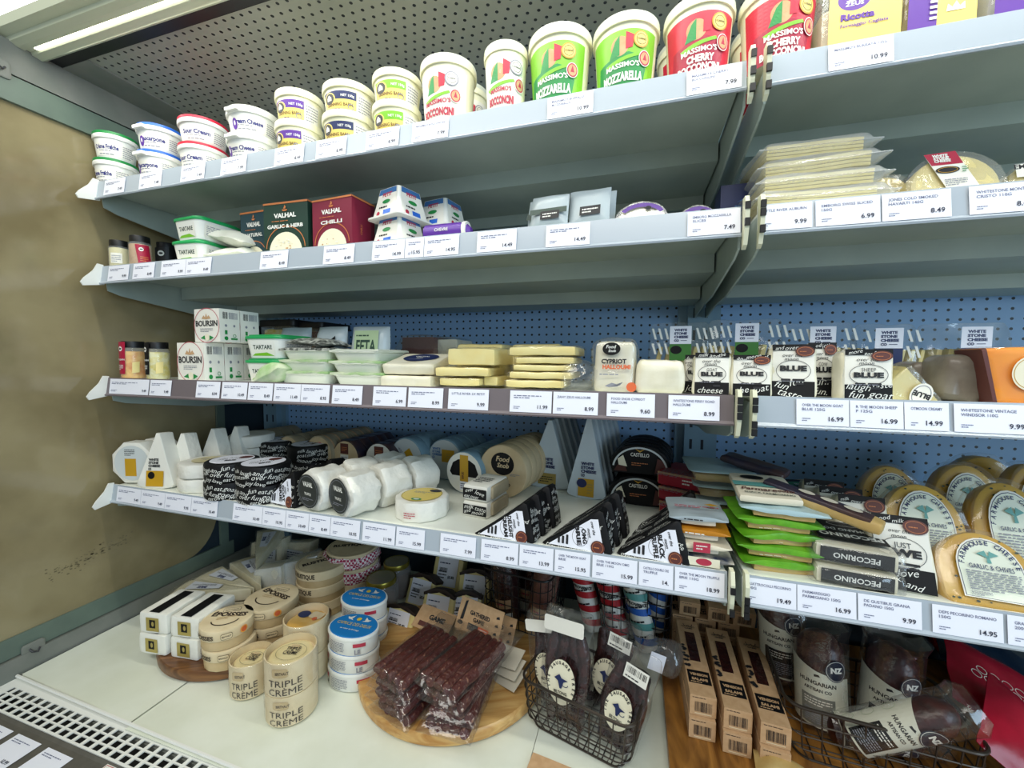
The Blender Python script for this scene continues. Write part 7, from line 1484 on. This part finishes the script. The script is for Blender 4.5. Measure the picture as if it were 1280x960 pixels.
for j, (px, pyt, y, lab) in enumerate([(862, 742, .300, 'slim kraft box propped at the back, left one'), (898, 752, .295, 'slim kraft box propped at the back, middle one'), (930, 758, .295, 'slim kraft box propped at the back, right one')]):
    t = slimbox(lab, w, .13, h, j+9); q = aty(px, pyt+20, y); put(t, (q.x, y, bz), rx=0)
    put(t, (q.x, y, Z0+D0+LB+.070), rx=12, rz=0)
for j in range(3):
    t = slimbox('slim kraft box lying beneath the propped ones at the back, %s one' % names[j], w, .13, h, j+14); put(t, (-.03+.044*j, .300, bz))
    t = slimbox('slim kraft box in the middle layer at the back, %s one' % names[j], w, .13, h, j+18); put(t, (-.03+.044*j, .300, bz+h*1.02))
# ---- right basket with sleeved salami
c3 = (.215, .150)
t = basket('brown wire basket at the lower right with cream sleeved salami', .235, .150, .088, 9, 4, 1.10, th=.0016); put(t, (.215, .150, bz+.001), rz=-4)
mat('sleevecream', '#dcdccb', rough=.5); mat('sleeveleaf', '#b9c4a8', rough=.5); mat('darksalami', '#2a0e0e', rough=.35, hex2='#431a18', noise_scale=60, bump=.5)
def hung(lab, sd, grey, r=.033, L=.150):
    W = r*1.25
    ops = [('p', [(-r*1.5, L*.08), (r*1.5, L*.08), (r*1.5, L*.60), (0, L*.66), (-r*1.5, L*.76)], 'sleevecream'), ('p', [(-.004, L*.60), (.004, L*.61), (.002, L*.63), (-.004, L*.625)], 'ink'), ('t', 'HUNGARIAN', 0, L*.52, .0060, 'ink', dict(w=r*1.5, b=.03)), ('t', 'ARTISAN CO', 0, L*.455, .0048, 'ink', dict(w=r*1.1, b=.03)), ('r', -r*.68, L*.10, r*1.36, L*.30, grey), ('bars', -r*.55, L*.30, r*1.1, L*.08, 3, 'paper'), ('bars', -r*.55, L*.12, r*1.1, L*.15, 7, 'greyink'), ('e', r*.78, L*.70, .0155, .0165, 'navydark'), ('ring', r*.78, L*.70, .0140, .0150, .0005, 'paper'), ('t', 'NZ', r*.78, L*.685, .0080, 'paper', dict(b=.06))]
    for k in range(5): ops.append(('ring', -r*1.25+(k % 2)*r*2.45, L*(.14+.10*k), .005, .009, .0006, 'sleeveleaf'))
    return salame('sleeved_salami', lab, r, L, 'darksalami', sd, 'cream sleeved salami in the right basket', ops, 'film_gloss', turn=-16)
mat('navydark', '#1b2236', rough=.4)
for i, (px, py, y, ry, g, lab) in enumerate([(978, 800, .215, -4, 'blackprint', 'cream sleeved salami with a black panel, leftmost in the basket'), (1037, 830, .150, -3, 'greymetal', 'cream sleeved salami with a grey panel, middle of the basket'), (1117, 840, .150, 4, 'blackprint', 'cream sleeved salami with a black panel, right of the grey panel one')]):
    q = aty(px, py, y); t = hung(lab, i, g); put(t, (q.x+(.01 if i == 0 else 0), y+.015, bz+(.03, .006, .006)[i]), ry=ry, rx=-6, rz=-10)
t = hung('cream sleeved salami thrown aslant over the front of the right basket', 7, 'blackprint', .024, .145); q = aty(1060, 945, .10); put(t, (q.x+.0, .105, bz+.042), ry=50, rz=-14, rx=0)
t = hung('sleeved salami lying low inside the right basket, mostly hidden', 8, 'blackprint', .022, .13); put(t, (c3[0]-.05, c3[1]-.018, bz+.030), ry=86, rz=4)
# red and blue bags at the far right
mat('redbag', '#8e0e26', rough=.25, hex2='#b01832', noise_scale=14, bump=.4); mat('bluebag', '#17395a', rough=.25, hex2='#10243a', noise_scale=14, bump=.4)
for i, (px, py, y, m, ry, rz, w_, lab) in enumerate([(1262, 900, .17, 'redbag', 26, -12, .15, 'glossy red bag with a pattern of white rings at the lower right'), (1240, 850, .27, 'bluebag', 30, -8, .17, 'dark blue glossy bag leaning behind the red one'), (1275, 960, .08, 'redbag', 40, -20, .12, 'second red bag lying lower at the right edge'), (1172, 830, .36, 'redbag', 60, 0, .12, 'crimson bag edge showing behind the salami')]):
    ops = [('ring', -.05+.016*k+.008*(j % 2), -.01+.012*j, .007, .006, .0009, 'paper') for k in range(6) for j in range(2)] if i == 0 else None
    t = pouch('snack_bag', lab, 'bag', w_, .13, .030, m, 30+i, 'glossy bags at the right', ops, amp=.003); q = aty(px, py, y); put(t, (q.x, y, max(q.z-.03, bz+.02+.004*i)), ry=ry, rz=rz, rx=24)
# odds and ends along the front edge
q = Dk(690, 965); t = thing('kraft_card', 'plain brown kraft card cut off by the bottom edge of the photo', 'card'); MB().gridbox(.075, .055, .002, (3, 3, 1), .0006, 'kraft').build('card_sheet', t); put(t, (q.x, q.y-.012, Z0+D0+.001), rz=-6)
q = Bd(968, 962, LB); t = pouch('wrapped_piece', 'small film wrapped pale piece at the bottom edge in front of the slim boxes', 'cheese', .075, .045, .024, 'parmcheese', 41, amp=.003); put(t, (q.x+.004, q.y-.036, bz), rz=-10)
